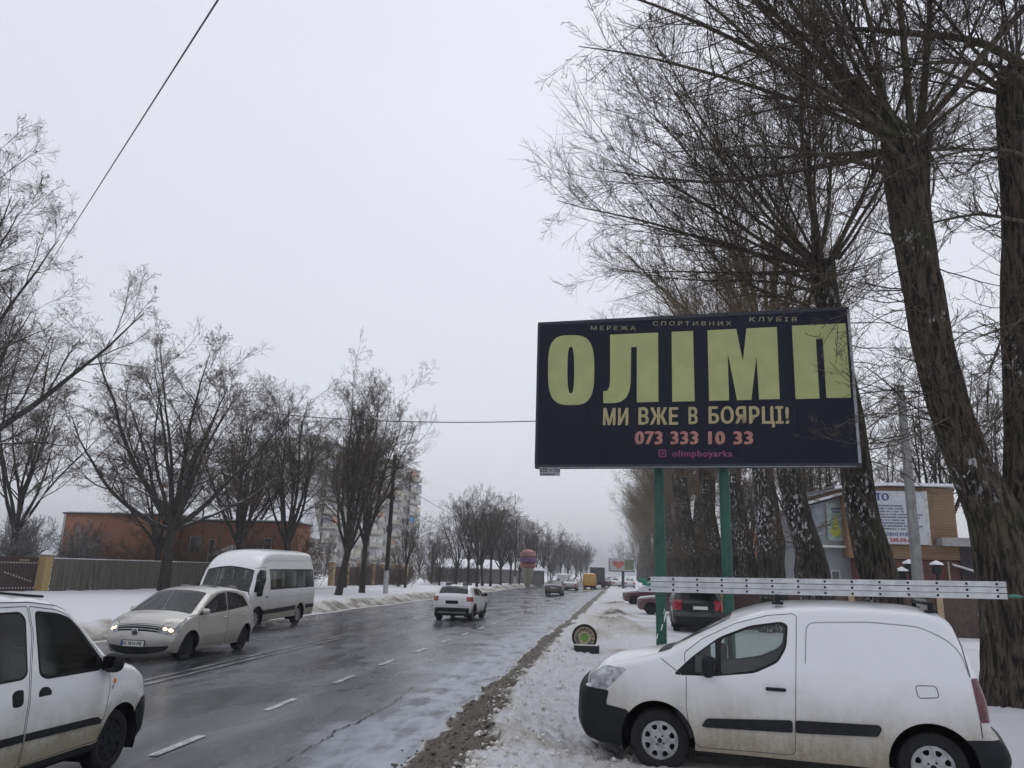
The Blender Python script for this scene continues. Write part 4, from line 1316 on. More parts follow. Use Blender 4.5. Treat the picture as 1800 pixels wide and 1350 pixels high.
# ---------------------------------------------------------------- white crossover driving away
WHITE_Q = paint('white_crossover_paint', (.76, .77, .78), dirt=.75, z0=.25, z1=.9, dirtcol=(.36, .34, .30))
def suv_regions(P, dirty, tailm, seamz):
    k = P
    def fn(F, T, Rr, WS):
        sd = []
        fd = [(k['fa'], .92), (k['fa'] - .05, .38), (k['bp'], .35), (k['bp'], 1.0), (k['bp'] - .08, k['wt'] + .03), (k['bp'] + .4, k['wt'] + .01), (k['wf'] - .05, 1.0)]
        rd = [(k['bp'] - .02, .35), (k['bp'] - .02, 1.0), (k['bp'] - .10, k['wt'] + .03), (k['wr'] + .25, k['wt'] - .02), (k['wr'] - .08, 1.06), (k['ra'] + .30, .62), (k['ra'] + .40, .35)]
        for dn, pl in (('front', fd), ('rear', rd)):
            sd.append(Reg('door', dirty, pl, key=dn))
            lp = round_poly(pl, .03)
            sd.append(Reg('panel_gap', M['gap'], stroke(lp + [lp[0]], .012), off=-.004))
        sd.append(Reg('window', M['glass_dark'], [(k['wf'], 1.0), (k['bp'] + .45, k['wt'] - .04), (k['bp'] - .03, k['wt']), (k['bp'] + .03, 1.02)], r=.04, parent='front'))
        sd.append(Reg('window', M['glass_dark'], [(k['bp'] - .13, k['wt']), (k['wr'] + .30, k['wt'] - .05), (k['wr'], 1.08), (k['bp'] - .06, 1.03)], r=.04, parent='rear'))
        lw = k['clad']
        sd.append(Reg('sill_trim', M['plastic'], [(3, lw), (-3, lw), (-3, .05), (3, .05)]))
        for ax_ in (k['fx'], k['ra']):
            sd.append(Reg('arch_trim', M['plastic'], [(ax_ + (k['rad'] + .06) * math.cos(a), .33 + (k['rad'] + .06) * math.sin(a)) for a in np.linspace(0, math.pi, 18)] + [(ax_ - k['rad'] - .06, .1), (ax_ + k['rad'] + .06, .1)], off=.008))
        sd.append(Reg('tail_light', tailm, [(k['tx'], k['t1']), (-3, k['t1']), (-3, k['t0']), (k['tx'] + .03, k['t0'])], off=.006, r=.02))
        sd.append(Reg('headlight', M['lens'], [(k['hx'], .70), (k['hx'] - .12, .85), (3, .85), (3, .70)], off=.006))
        tp = []
        tp.append(Reg('windscreen', M['glass_mid'], [(T(k['w0']), -.70), (T(k['w1']), -.58), (T(k['w1']), .58), (T(k['w0']), .70)], r=.05))
        tp.append(Reg('rear_window', M['glass_dark'], [(Rr(k['rw1']), -k['rwy']), (Rr(k['rw0']), -k['rwy'] - .08), (Rr(k['rw0']), k['rwy'] + .08), (Rr(k['rw1']), k['rwy'])], r=.05))
        for q in (-1, 1):
            tp.append(Reg('tail_light', tailm, [(Rr(k['t1']), q * k['ty']), (Rr(k['t0']), q * (k['ty'] + .02)), (Rr(k['t0']), q * 2), (Rr(k['t1']), q * 2)], off=.006))
            tp.append(Reg('headlight', M['lens'], [(F(.70), q * .45), (F(.85), q * .5), (F(.85), q * 2), (F(.70), q * 2)], off=.006))
        tp.append(Reg('panel_gap', M['gap'], stroke([(Rr(seamz), -.72), (Rr(seamz), .72)], .012), off=-.004))
        tp.append(Reg('rear_bumper', M['plastic'], [(Rr(k['b1']), -2), (Rr(.1), -2), (Rr(.1), 2), (Rr(k['b1']), 2)], off=.01))
        tp.append(Reg('front_bumper', M['plastic'], [(F(.1), -2), (F(.40), -2), (F(.40), 2), (F(.1), 2)], off=.01))
        if k.get('skid'):
            tp.append(Reg('skid_strip', M['steel'], [(Rr(.43), -.55), (Rr(.40), -.62), (Rr(.34), -.62), (Rr(.37), -.5), (Rr(.37), .5), (Rr(.34), .62), (Rr(.40), .62), (Rr(.43), .55)], off=.02))
        return sd, tp
    return fn
PQ = dict(fa=1.05, bp=.05, wf=.92, wt=1.36, wr=-1.25, ra=-1.30, fx=1.30, rad=.37, clad=.36, tx=-1.62, t0=.83, t1=1.02, hx=1.75, w0=1.05, w1=.35, rw1=1.415, rw0=1.12, rwy=.56, ty=.60, b1=.56, skid=True)
Q2 = dict(outline=[(1.75, .22, .1), (1.85, .3, .14, .05), (1.90, .55, .16, .08), (1.82, .82, .14, .08), (1.5, .93, .10, .15), (1.05, 1.0, .06, .08), (.33, 1.39, .07, .15), (-.3, 1.475, .04, .3), (-1.1, 1.46, .03, .3),
                   (-1.55, 1.40, .04, .1), (-1.82, 1.10, .06, .08), (-1.90, .98, .07, .08), (-1.93, .60, .08, .06), (-1.95, .5, .08, .05), (-1.88, .26, .06)],
          wz=[(.2, .80), (.5, .875), (.8, .88), (1.05, .845), (1.47, .62)], wx=[(2, .85), (1.6, .95), (1, 1), (-1.3, 1), (-2, .93)], sill=[(-.9, .24), (.9, .24), (1.5, .22)],
          arches=[(1.30, .33, .37), (-1.30, .33, .37)], wheel=(.33, .21, 'alloy'), rim_m=M['steel'], paint=WHITE_Q, regions=suv_regions(PQ, WHITE_Q, M['tail'], .62), cabin=(.9, -1.5), dash=.9, belt=.92,
          seats=[(.1, .36, 0), (.1, -.36, 0), (-.8, .38, 0), (-.8, -.38, 0)], round=.08)
q2 = build_car('crossover', Q2, (-6.27, 35.25, 0.0), math.pi / 2 - .035, 'white crossover with dark rear window driving away in the near lane', 'car', res=.08)
mirror(q2, .88, .80, 1.06, (.13, .2, .14)); mirror(q2, .88, -.80, 1.06, (.13, .2, .14))
b = MB(); b.rbox((-2.02, 0, .80), (.012, .54, .13), .005); b.build('number_plate', M['seal'], q2)
b = MB(); b.tube([(-1.2, 0, 1.49), (-1.32, 0, 1.60)], .012, 5); b.build('roof_aerial', M['plastic'], q2)

# ---------------------------------------------------------------- black off-roader parked beyond the billboard posts
BLACK = paint('black_paint', (.012, .013, .016), dirt=.5, z0=.2, z1=1.0, dirtcol=(.11, .10, .09), rough=.2)
PS = dict(fa=1.15, bp=.05, wf=1.0, wt=1.58, wr=-1.55, ra=-1.36, fx=1.36, rad=.41, clad=.40, tx=-1.85, t0=.84, t1=1.20, hx=1.9, w0=1.15, w1=.45, rw1=1.58, rw0=1.18, rwy=.55, ty=.58, b1=.62)
SUV = dict(outline=[(1.9, .3, .1), (2.0, .4, .14, .05), (2.05, .7, .15, .1), (1.95, .98, .12, .1), (1.15, 1.10, .05, .1), (.42, 1.62, .06, .15), (-.2, 1.71, .04, .3), (-1.6, 1.69, .04, .2), (-1.95, 1.60, .03, .1),
                   (-2.08, 1.15, .04, .1), (-2.14, .75, .06, .08), (-2.15, .5, .06, .05), (-2.05, .32, .04)],
           wz=[(.25, .88), (.5, .94), (1.0, .95), (1.2, .91), (1.7, .70)], wx=[(2.1, .85), (1.7, .96), (1, 1), (-1.6, 1), (-2.2, .95)], sill=[(-.9, .34), (.9, .34)],
           arches=[(1.36, .36, .41), (-1.36, .36, .41)], wheel=(.36, .24, 'alloy'), rim_m=M['plastic'], paint=BLACK, regions=suv_regions(PS, BLACK, M['tail'], .70), cabin=(1, -1.8), dash=1.0, belt=1.05,
           seats=[(.1, .4, 0), (.1, -.4, 0)], round=.08)
suv = build_car('off_roader', SUV, (3.56, 32.0, .10), math.pi / 2 - .05, 'black off-roader seen from behind beyond the green billboard posts', 'car', res=.09)
plate(suv, -2.21, .93, -1, None, y=-.08)
b = MB(); b.rbox((0.0, .0, 1.765), (1.5, 1.15, .05), .03); b.build('roof_snow', M['snow_prop'], suv)

# ---------------------------------------------------------------- generic saloon for the further cars
def saloon_regions(pm, tailm, dark=M['glass_dark'], lit=False):
    def fn(F, T, Rr, WS):
        sd = []
        for pl in ([(1.0, .85), (.95, .3), (-.05, .28), (-.03, .9), (-.10, 1.33), (.3, 1.30)], [(-.07, .28), (-.05, .9), (-.12, 1.33), (-.7, 1.30), (-1.15, .93), (-.98, .5)]):
            sd.append(Reg('door', pm, pl, key='d%d' % len(sd)))
            sd.append(Reg('panel_gap', M['gap'], stroke(pl + [pl[0]], .014), off=-.004))
        sd.append(Reg('window', dark, [(.88, .92), (.32, 1.27), (-.05, 1.30), (0, .94)], r=.04, parent='d0'))
        sd.append(Reg('window', dark, [(-.14, 1.30), (-.66, 1.26), (-1.08, .96), (-.10, .945)], r=.04, parent='d2'))
        sd.append(Reg('tail_light', tailm, [(-1.95, .82), (-2.6, .82), (-2.6, .62), (-1.97, .62)], off=.006))
        sd.append(Reg('headlight', M['lens'], [(1.85, .6), (1.8, .74), (2.6, .74), (2.6, .6)], off=.006))
        tp = [Reg('windscreen', dark, [(T(1.0), -.68), (T(.30), -.56), (T(.30), .56), (T(1.0), .68)], r=.05),
              Reg('rear_window', dark, [(T(-.75), -.54), (T(-1.35), -.64), (T(-1.35), .64), (T(-.75), .54)], r=.05),
              Reg('rear_bumper', M['plastic'], [(Rr(.38), -2), (Rr(.1), -2), (Rr(.1), 2), (Rr(.38), 2)], off=.01)]
        for q in (-1, 1):
            tp.append(Reg('tail_light', tailm, [(Rr(.82), q * .50), (Rr(.62), q * .50), (Rr(.62), q * 2), (Rr(.82), q * 2)], off=.006))
            tp.append(Reg('headlight', M['head_far'] if lit else M['lens'], [(F(.60), q * .48), (F(.73), q * .5), (F(.73), q * .8), (F(.60), q * .8)], off=.006))
        return sd, tp
    return fn
def saloon_spec(pm, tailm=None, lit=False, rim=None):
    return dict(outline=[(2.0, .22, .1), (2.1, .35, .14, .05), (2.08, .62, .15, .06), (1.95, .74, .12, .08), (1.05, .90, .06, .1), (.30, 1.32, .06, .15), (-.2, 1.41, .04, .25), (-.7, 1.36, .04, .2), (-1.40, 1.02, .05, .1),
                         (-2.0, .93, .05, .08), (-2.12, .6, .06, .06), (-2.1, .4, .06, .05), (-2.02, .25, .04)],
                wz=[(.2, .80), (.5, .87), (.85, .87), (1.0, .80), (1.42, .62)], wx=[(2.2, .84), (1.7, .96), (1, 1), (-1.5, 1), (-2.2, .92)], sill=[(-.95, .22), (.95, .22)],
                arches=[(1.32, .31, .35), (-1.32, .31, .35)], wheel=(.31, .2, 'alloy'), rim_m=rim or M['steel'], paint=pm, regions=saloon_regions(pm, tailm or M['tail'], lit=lit), cabin=(.9, -1.2), dash=.9, belt=.9,
                seats=[(.1, .36, 0), (.1, -.36, 0)], round=.08)
CHARC = paint('charcoal_paint', (.035, .037, .042), dirt=.6, z0=.2, z1=.9)
p = ground_at(973, 1047)
dk = build_car('saloon_car', saloon_spec(CHARC, M['tail_dull']), (p[0], p[1] + 2.1, 0), math.pi / 2 - .03, 'dark grey saloon ahead of the white crossover', 'car', res=.13)
plate(dk, -2.19, .72, -1, None)
SILV = paint('silver_paint', (.52, .53, .54), dirt=.5, z0=.2, z1=.9, metal=.3)
p = ground_at(1003, 1038)
sv = build_car('saloon_car', saloon_spec(SILV), (p[0], p[1] + 2.1, 0), math.pi / 2 - .03, 'silver car with red tail lights beyond the dark saloon', 'car', res=.16)
plate(sv, -2.19, .72, -1, None)
MAROON = paint('maroon_paint', (.095, .022, .030), dirt=.3, z0=.2, z1=.7, rough=.35)
def lada_regions(F, T, Rr, WS):
    sd, tp = saloon_regions(MAROON, M['tail_dull'], M['glass'])(F, T, Rr, WS)
    return sd, tp
LADA = saloon_spec(MAROON, rim=M['plastic']); LADA['regions'] = lada_regions
LADA['outline'] = [(1.85, .26, .04), (1.97, .36, .05, .03), (2.0, .60, .05, .04), (1.98, .80, .05, .04), (1.05, .92, .04, .06), (.45, 1.30, .05, .12), (-.1, 1.39, .04, .2), (-.85, 1.35, .04, .15), (-1.30, .96, .04, .08), (-2.0, .86, .04, .05), (-2.05, .5, .04, .05), (-1.95, .28, .03)]
LADA['wheel'] = (.30, .165, 'steel')
lada = build_car('old_saloon', LADA, (3.85, 43.2, .12), math.pi - .06, 'old maroon saloon with snow on its bonnet behind the black off-roader', 'car', res=.11)
b = MB(); b.rbox((1.5, 0, .90), (.82, 1.35, .07), .03, ry=.13); b.build('bonnet_snow', M['snow_prop'], lada)
b = MB(); b.rbox((-.2, 0, 1.42), (1.0, 1.0, .07), .035); b.build('roof_snow', M['snow_prop'], lada)
b = MB(); b.tube([(2.06, -.75, .46), (2.08, 0, .46), (2.06, .75, .46)], .035, 6); b.build('chrome_bumper', M['chrome'], lada)
mirror(lada, .82, .80, .98, (.06, .14, .10)); mirror(lada, .82, -.80, .98, (.06, .14, .10))
lada2 = copy_tree(lada)
lada2.location = (3.4, 56.0, .12); lada2.rotation_euler = (0, 0, math.pi + .05)
lada2['label'] = 'further maroon saloon under snow, left of the posts and beyond the first'
# --- small vans and lorries far down the road
def box_van(name, loc, rz, pm, label, cat, L=4.6, H=2.2, W=1.9, lit=False, open_back=False):
    k = L / 4.6
    def regs(F, T, Rr, WS):
        sd = [Reg('door', pm, [(1.7 * k, 1.15), (1.6 * k, .45), (.7 * k, .45), (.65 * k, H - .35), (1.2 * k, H - .4)], key='f'),
              Reg('window', M['glass_dark'], [(1.58 * k, 1.2), (1.15 * k, H - .5), (.75 * k, H - .5), (.78 * k, 1.2)], parent='f')]
        tp = [Reg('windscreen', M['glass_dark'], [(F(1.25), -.75), (F(H - .42), -.65), (F(H - .42), .65), (F(1.25), .75)]),
              Reg('front_bumper', M['plastic'], [(F(.2), -2), (F(.55), -2), (F(.55), 2), (F(.2), 2)], off=.01),
              Reg('rear_bumper', M['plastic'], [(Rr(.5), -2), (Rr(.2), -2), (Rr(.2), 2), (Rr(.5), 2)], off=.01),
              Reg('panel_gap', M['gap'], stroke([(Rr(.5), 0), (Rr(H - .15), 0)], .02), off=-.004)]
        for q in (-1, 1):
            tp.append(Reg('tail_light', M['tail'], [(Rr(1.2), q * .78), (Rr(.7), q * .78), (Rr(.7), q * 2), (Rr(1.2), q * 2)], off=.006))
            tp.append(Reg('headlight', M['head_far'] if lit else M['lens'], [(F(.68), q * .52), (F(.88), q * .52), (F(.88), q * .8), (F(.68), q * .8)], off=.01))
        return sd, tp
    spc = dict(outline=[(2.15 * k, .3, .1), (2.25 * k, .5, .12, .05), (2.2 * k, .95, .12, .1), (1.75 * k, 1.2, .1, .1), (1.15 * k, H - .25, .08, .2), (.5 * k, H - .03, .05, .3), (-1.8 * k, H, .05, .2), (-2.2 * k, H - .06, .02, .1), (-2.3 * k, 1.2, .02, .1), (-2.32 * k, .35, .02)],
               wz=[(.25, W / 2 - .06), (.6, W / 2), (1.2, W / 2), (H, W / 2 - .14)], wx=[(2.4 * k, .86), (1.8 * k, .97), (1, 1), (-3, 1)], sill=[(-1, .34), (1, .34)], arches=[(1.45 * k, .34, .4), (-1.4 * k, .34, .4)],
               wheel=(.34, .2, 'steel'), paint=pm, regions=regs, round=.1, floor=.32)
    return build_car(name, spc, loc, rz, label, cat, res=.2)
YEL = paint('yellow_paint', (.62, .33, .025), dirt=.3, z0=.3, z1=.9)
p = ground_at(1035, 1036)
box_van('delivery_van', (p[0] + .1, p[1] + 2.5, 0), math.pi / 2 - .02, YEL, 'small yellow delivery van far down the road', 'van', 4.4, 2.15, 1.85)
p = ground_at(1053, 1034.5)
t_ = empty('lorry', (p[0] - .25, p[1] + 4.5, 0), math.pi / 2 - .02, 'grey box lorry far off beside the yellow van', 'lorry')
GREYBOX = simple('grey_tarpaulin', (.075, .078, .085), .7)
WHITE_F = paint('far_white_paint', (.74, .75, .76), dirt=.4)
b = MB(); b.rbox((-.6, 0, 1.95), (4.6, 2.25, 2.3), .05); b.build('cargo_box', GREYBOX, t_)
b = MB(); b.rbox((2.5, 0, 1.35), (1.5, 2.0, 1.8), .15); b.build('cab', WHITE_F, t_)
b = MB(); b.box((-.2, 0, .62), (5.6, .9, .25)); b.box((-2.9, 0, .6), (.1, 2.1, .18)); b.build('chassis', M['plastic'], t_)
for s in (1, -1):
    b = MB(); b.rbox((-2.93, s * .85, .72), (.05, .3, .14), .02); b.build('tail_light', M['tail'], t_)
    for xx in (2.3, -1.6): wheel(t_, xx, s * .95, .42, .3, 'plain')
p = ground_at(992, 1035.5)
box_van('small_van', (p[0] - .2, p[1] + 3.0, 0), math.pi / 2 - .03, WHITE_F, 'small white van just left of the silver car', 'van', 4.6, 2.0, 1.85)
for i, (px, py, lab) in enumerate(((1044, 1029.5, 'oncoming car with bright headlights between the yellow van and the lorry'),
                                   (1048, 1024.0, 'most distant oncoming car, a pair of headlights on the horizon'))):
    p = ground_at(px, py)
    box_van('oncoming_van', (p[0] - .3, p[1], 0), -math.pi / 2, WHITE_F, lab, 'van', 4.8, 2.2, 1.95, lit=True)
GREYF = paint('far_grey_paint', (.16, .165, .175), dirt=.4)
for i, (px, py, pm, lab) in enumerate(((1066, 1034.2, CHARC, 'dark car parked at the end of the slush ridge'), (1076, 1033.5, WHITE_F, 'white car parked beneath the distant billboard'),
                                       (1108, 1035.5, WHITE_F, 'white car parked left of the green billboard post'))):
    p = ground_at(px, py)
    build_car('parked_car', saloon_spec(pm), (p[0], p[1] + 2, .12), math.pi / 2 - .03 + (.5 if i == 1 else 0), lab, 'car', res=.2)
# ================================================================== trees
def unit(v):
    return v / np.maximum(np.linalg.norm(v, axis=-1, keepdims=True), 1e-9)
def grow(rng, o, d, L, r0, r1, n, wig, up, droop=0.0):
    """paths for a batch of branches: returns points (B,n+1,3), radii (B,n+1), end directions along the path"""
    B = len(o)
    P = np.zeros((B, n + 1, 3)); D = np.zeros((B, n + 1, 3))
    P[:, 0] = o; d = unit(d); D[:, 0] = d
    for i in range(n):
        g = np.array([0, 0, 1.0]) * (up - droop * (i / n))
        d = unit(d + rng.normal(0, wig, (B, 3)) + g)
        P[:, i + 1] = P[:, i] + d * (L / n)[:, None]
        D[:, i + 1] = d
    t = np.linspace(0, 1, n + 1)[None, :]
    Rd = r0[:, None] * (1 - t) + r1[:, None] * t
    return P, Rd, D
def kids(rng, P, Rd, D, L, k, t0, t1, ang, av, lf, lv, rf, flat=0.0, taper=.55):
    B, n1, _ = P.shape
    t = t0 + (t1 - t0) * ((np.arange(k)[None, :] + rng.random((B, k))) / k)
    x = t * (n1 - 1); i = np.minimum(x.astype(int), n1 - 2); f = (x - i)[..., None]
    b = np.arange(B)[:, None]
    o = P[b, i] * (1 - f) + P[b, i + 1] * f
    dr = unit(D[b, i] * (1 - f) + D[b, i + 1] * f)
    rr = Rd[b, i] * (1 - f[..., 0]) + Rd[b, i + 1] * f[..., 0]
    a = ang + rng.normal(0, av, (B, k))
    q = rng.normal(0, 1, (B, k, 3)); q[..., 2] *= (1 - flat)
    pr = unit(q - (q * dr).sum(-1, keepdims=True) * dr)
    dd = dr * np.cos(a)[..., None] + pr * np.sin(a)[..., None]
    LL = L[:, None] * lf * (1 - taper * t) * (1 + rng.normal(0, lv, (B, k)))
    return o.reshape(-1, 3), dd.reshape(-1, 3), np.maximum(LL, .05).ravel(), (rr * rf).ravel()
def tubes(P, Rd, m):
    B, n1, _ = P.shape
    T = np.gradient(P, axis=1); T = unit(T)
    ref = np.where(np.abs(T[..., 2:3]) < .9, np.array([0, 0, 1.0]), np.array([1.0, 0, 0]))
    A = unit(np.cross(T, ref)); C = np.cross(T, A)
    an = 2 * np.pi * np.arange(m) / m
    V = P[:, :, None] + Rd[:, :, None, None] * (A[:, :, None] * np.cos(an)[None, None, :, None] + C[:, :, None] * np.sin(an)[None, None, :, None])
    idx = np.arange(B * n1 * m).reshape(B, n1, m)
    a = idx[:, :-1]; b = np.roll(a, -1, 2); c = idx[:, 1:]; d = np.roll(c, -1, 2)
    return V.reshape(-1, 3), np.stack([a, b, d, c], -1).reshape(-1, 4)
class Crown:
    def __init__(s): s.V = []; s.Q = []; s.n = 0; s.mi = []
    def add(s, P, Rd, m, mi=0):
        v, q = tubes(P, Rd, m); s.V.append(v); s.Q.append(q + s.n); s.n += len(v); s.mi.append(np.full(len(q), mi))
    def quads(s, V, Q, mi):
        s.V.append(V); s.Q.append(Q + s.n); s.n += len(V); s.mi.append(np.full(len(Q), mi))
    def mesh(s, name, mats):
        return mesh_np(name, np.concatenate(s.V), np.concatenate(s.Q), mats, np.concatenate(s.mi))
def trunk_mesh(name, path, radii, mat, rng, sides=48, step=.08, furrow=.05, burls=(), fseed=0):
    """thick furrowed trunk along a path, flared at the foot"""
    path = np.array(path, float); radii = np.array(radii, float)
    s = np.concatenate([[0], np.cumsum(np.linalg.norm(np.diff(path, axis=0), axis=1))])
    n = max(8, int(s[-1] / step))
    ss = np.linspace(0, s[-1], n + 1)
    P = np.stack([np.interp(ss, s, path[:, k]) for k in range(3)], 1)
    for _ in range(6):
        P[1:-1] = (P[:-2] + 2 * P[1:-1] + P[2:]) / 4
    rd = np.interp(ss, s, radii) * .80
    T = unit(np.gradient(P, axis=0))
    A = unit(np.cross(T, np.array([0.03, 1, 0.02]))); C = np.cross(T, A)
    an = np.linspace(0, 2 * np.pi, sides, False)
    aa, sg = np.meshgrid(an, ss)
    cxx, cyy = np.cos(aa) * 3.2, np.sin(aa) * 3.2
    w = 1.6 * (fbm(sg * .8 + 3, aa * 0 + fseed, 3, 4) - .5)
    rid = np.abs(fbm(cxx * 1.5 + 40 + w + fseed, cyy * 1.5 + sg * .38 + 40, 4, 77) - .5) * 2
    big = fbm(cxx * .35 + fseed, sg * .7 + cyy * .3, 3, 15) - .5
    k = 1 + furrow * 2.6 * (rid - .25) + .26 * big + .35 * sstep(s[-1] - .5, s[-1], sg) * (fbm(cxx * .9 + 5, cyy * .9 + sg * 2, 3, 33) - .42)
    for (sb, ab, hb, wb) in burls:
        da = np.abs((aa - ab + np.pi) % (2 * np.pi) - np.pi)
        k = k + hb * np.exp(-((sg - sb) / wb) ** 2 - (da / .7) ** 2)
    rad = rd[:, None] * k
    V = P[:, None] + rad[..., None] * (A[:, None] * np.cos(aa)[..., None] + C[:, None] * np.sin(aa)[..., None])
    V = V.reshape(-1, 3)
    idx = np.arange((n + 1) * sides).reshape(n + 1, sides)
    a = idx[:-1]; b = np.roll(a, -1, 1); c = idx[1:]; d = np.roll(c, -1, 1)
    Q = np.stack([a, b, d, c], -1).reshape(-1, 4)
    # sawn top
    top = len(V); V = np.concatenate([V, [P[-1] + T[-1] * .03]])
    ca = idx[-1]
    Tq = np.stack([ca, np.roll(ca, -1), np.full(sides, top)], 1)
    return mesh_np(name, V, [Q, Tq], mat)

BARK_P = bark('poplar_bark', (.009, .008, .007), (.078, .066, .052), snow=.5, flecks=.65)
BARK_N = bark('near_poplar_bark', (.008, .007, .006), (.090, .072, .055), snow=.5, flecks=.35)
BARK_S = bark('snow_flecked_bark', (.012, .011, .010), (.058, .050, .042), snow=.8, flecks=1.0)
TWIG_P = bark('poplar_shoots', (.040, .032, .026), (.125, .102, .080), snow=.45, flecks=0, top=.72)
TWIG_F = bark('poplar_twigs', (.065, .050, .038), (.130, .102, .077), snow=.05, flecks=0, top=.9)
TWIG_R = bark('row_poplar_twigs', (.105, .076, .051), (.185, .140, .098), snow=.12, flecks=0, top=.8)
BARK_L = bark('linden_bark', (.015, .013, .012), (.062, .054, .046), snow=.75, flecks=.25, top=.5)
TWIG_L = bark('linden_twigs', (.060, .045, .036), (.125, .098, .078), snow=.25, flecks=0, top=.72)
LEAF_L = simple('withered_bracts', (.20, .12, .066), .9, var=.4, scale=4)
TWIG_SN = bark('snowy_twigs', (.05, .042, .036), (.10, .085, .07), snow=.95, flecks=0, top=.25)
TWIG_FAR = bark('far_twigs', (.070, .055, .047), (.125, .100, .084), snow=.15, flecks=0, top=.8)

def poplar_crown(rng, heads, cr, dens=1.0, n_shoot=15, L0=(6, 9), twig=.0052, spread=(.25, 1.15), bias=None, k2=15, k3=9, k4=5, fine=True):
    """fans of straight shoots from pollarded heads, each feathered with fine twigs"""
    for (c, rad, ns, lmul) in heads:
        B = ns
        az = np.arange(B) * 2.39996 + rng.random() * 6
        el = np.interp(rng.random(B), [0, 1], spread)
        dv = np.stack([np.cos(az) * np.sin(el), np.sin(az) * np.sin(el), np.cos(el)], 1)
        if bias is not None: dv = unit(dv + np.array(bias))
        o = np.array(c) + dv * rad * np.array([1, 1, .4]) + rng.normal(0, rad * .25, (B, 3)) * np.array([1, 1, .3])
        L = rng.uniform(*L0, B) * lmul
        r0 = L * rng.uniform(.0072, .0108, B)
        P, Rd, D = grow(rng, o, dv, L, r0, r0 * .15, 9, .045, .035)
        cr.add(P, Rd, 7, 0)
        P0 = (P, Rd, D, L)
        o2, d2, L2, r2 = kids(rng, *P0, int(k2 * dens), .24, .99, .66, .18, .46, .28, .46)
        P2, R2, D2 = grow(rng, o2, d2, L2, np.minimum(r2, .024), np.full(len(r2), twig * 1.2), 6, .085, .07)
        cr.add(P2, R2, 4, 0)
        o3, d3, L3, r3 = kids(rng, P2, R2, D2, L2, int(k3 * dens), .22, .99, .68, .2, .46, .3, .6)
        P3, R3, D3 = grow(rng, o3, d3, L3, np.minimum(r3, .010), np.full(len(r3), twig * .9), 3, .12, .09)
        cr.add(P3, R3, 3, 1)
        if fine and k4 > 0:
            o4, d4, L4, r4 = kids(rng, P3, R3, D3, L3, k4, .12, .98, .75, .2, .70, .3, .8)
            P4, R4, D4 = grow(rng, o4, d4, L4, np.full(len(r4), twig * .85), np.full(len(r4), twig * .45), 1, .12, .10)
            cr.add(P4, R4, 3, 1)
def trunk_shoots(rng, path, radii, cr, n=120, L=(.8, 2.4), z0=3.0, twig=.0052, face=None):
    """thin water shoots springing from the trunk"""
    path = np.array(path, float); s = np.linspace(0, 1, len(path))
    t = rng.random(n)
    o = np.stack([np.interp(t, s, path[:, k]) for k in range(3)], 1)
    o = o[o[:, 2] > z0]; n = len(o)
    az = rng.random(n) * 6.283
    d = np.stack([np.cos(az), np.sin(az), rng.uniform(-.15, .55, n)], 1)
    if face is not None: d = d + np.array(face)
    LL = rng.uniform(*L, n)
    P, Rd, D = grow(rng, o, d, LL, LL * .0065 + .003, np.full(n, twig), 7, .13, .06)
    cr.add(P, Rd, 4, 0)
    o2, d2, L2, r2 = kids(rng, P, Rd, D, LL, 7, .2, .97, .75, .25, .45, .3, .6)
    P2, R2, D2 = grow(rng, o2, d2, L2, np.minimum(r2, .006), np.full(len(r2), twig * .7), 4, .14, .08)
    cr.add(P2, R2, 3, 1)
    o3, d3, L3, r3 = kids(rng, P2, R2, D2, L2, 3, .2, .97, .7, .25, .55, .3, .8)
    P3, R3, D3 = grow(rng, o3, d3, L3, np.full(len(r3), twig * .75), np.full(len(r3), twig * .5), 1, .14, .08)
    cr.add(P3, R3, 3, 1)
def limb(cr, pts, r0, r1, rng, m=8, n=14):
    pts = np.array(pts, float)
    s = np.linspace(0, 1, len(pts)); t = np.linspace(0, 1, n + 1)
    P = np.stack([np.interp(t, s, pts[:, k]) for k in range(3)], 1)
    for _ in range(2): P[1:-1] = (P[:-2] + 2 * P[1:-1] + P[2:]) / 4
    P = P[None]; Rd = (r0 + (r1 - r0) * t)[None]
    cr.add(P, Rd, m, 0)
    D = unit(np.gradient(P, axis=1))
    return P, Rd, D, np.array([np.linalg.norm(np.diff(P[0], axis=0), axis=1).sum()])
def feather(cr, rng, br, k2, k3, k4, lf=.35, twig=.0055, ang=.75, up=.06, rmax=.02):
    P, Rd, D, L = br
    o, d, l, r = kids(rng, P, Rd, D, L, k2, .12, .98, ang, .2, lf, .3, .5)
    P2, R2, D2 = grow(rng, o, d, l, np.minimum(r, rmax), np.full(len(r), twig), 6, .09, up)
    cr.add(P2, R2, 4, 0)
    o, d, l3, r = kids(rng, P2, R2, D2, l, k3, .1, .98, .7, .2, .42, .3, .6)
    P3, R3, D3 = grow(rng, o, d, l3, np.minimum(r, .008), np.full(len(r), twig * .75), 4, .1, up)
    cr.add(P3, R3, 3, 1)
    if k4:
        o, d, l4, r = kids(rng, P3, R3, D3, l3, k4, .15, .98, .7, .2, .5, .3, .8)
        P4, R4, D4 = grow(rng, o, d, l4, np.full(len(r), twig * .8), np.full(len(r), twig * .5), 1, .12, up)
        cr.add(P4, R4, 3, 1)

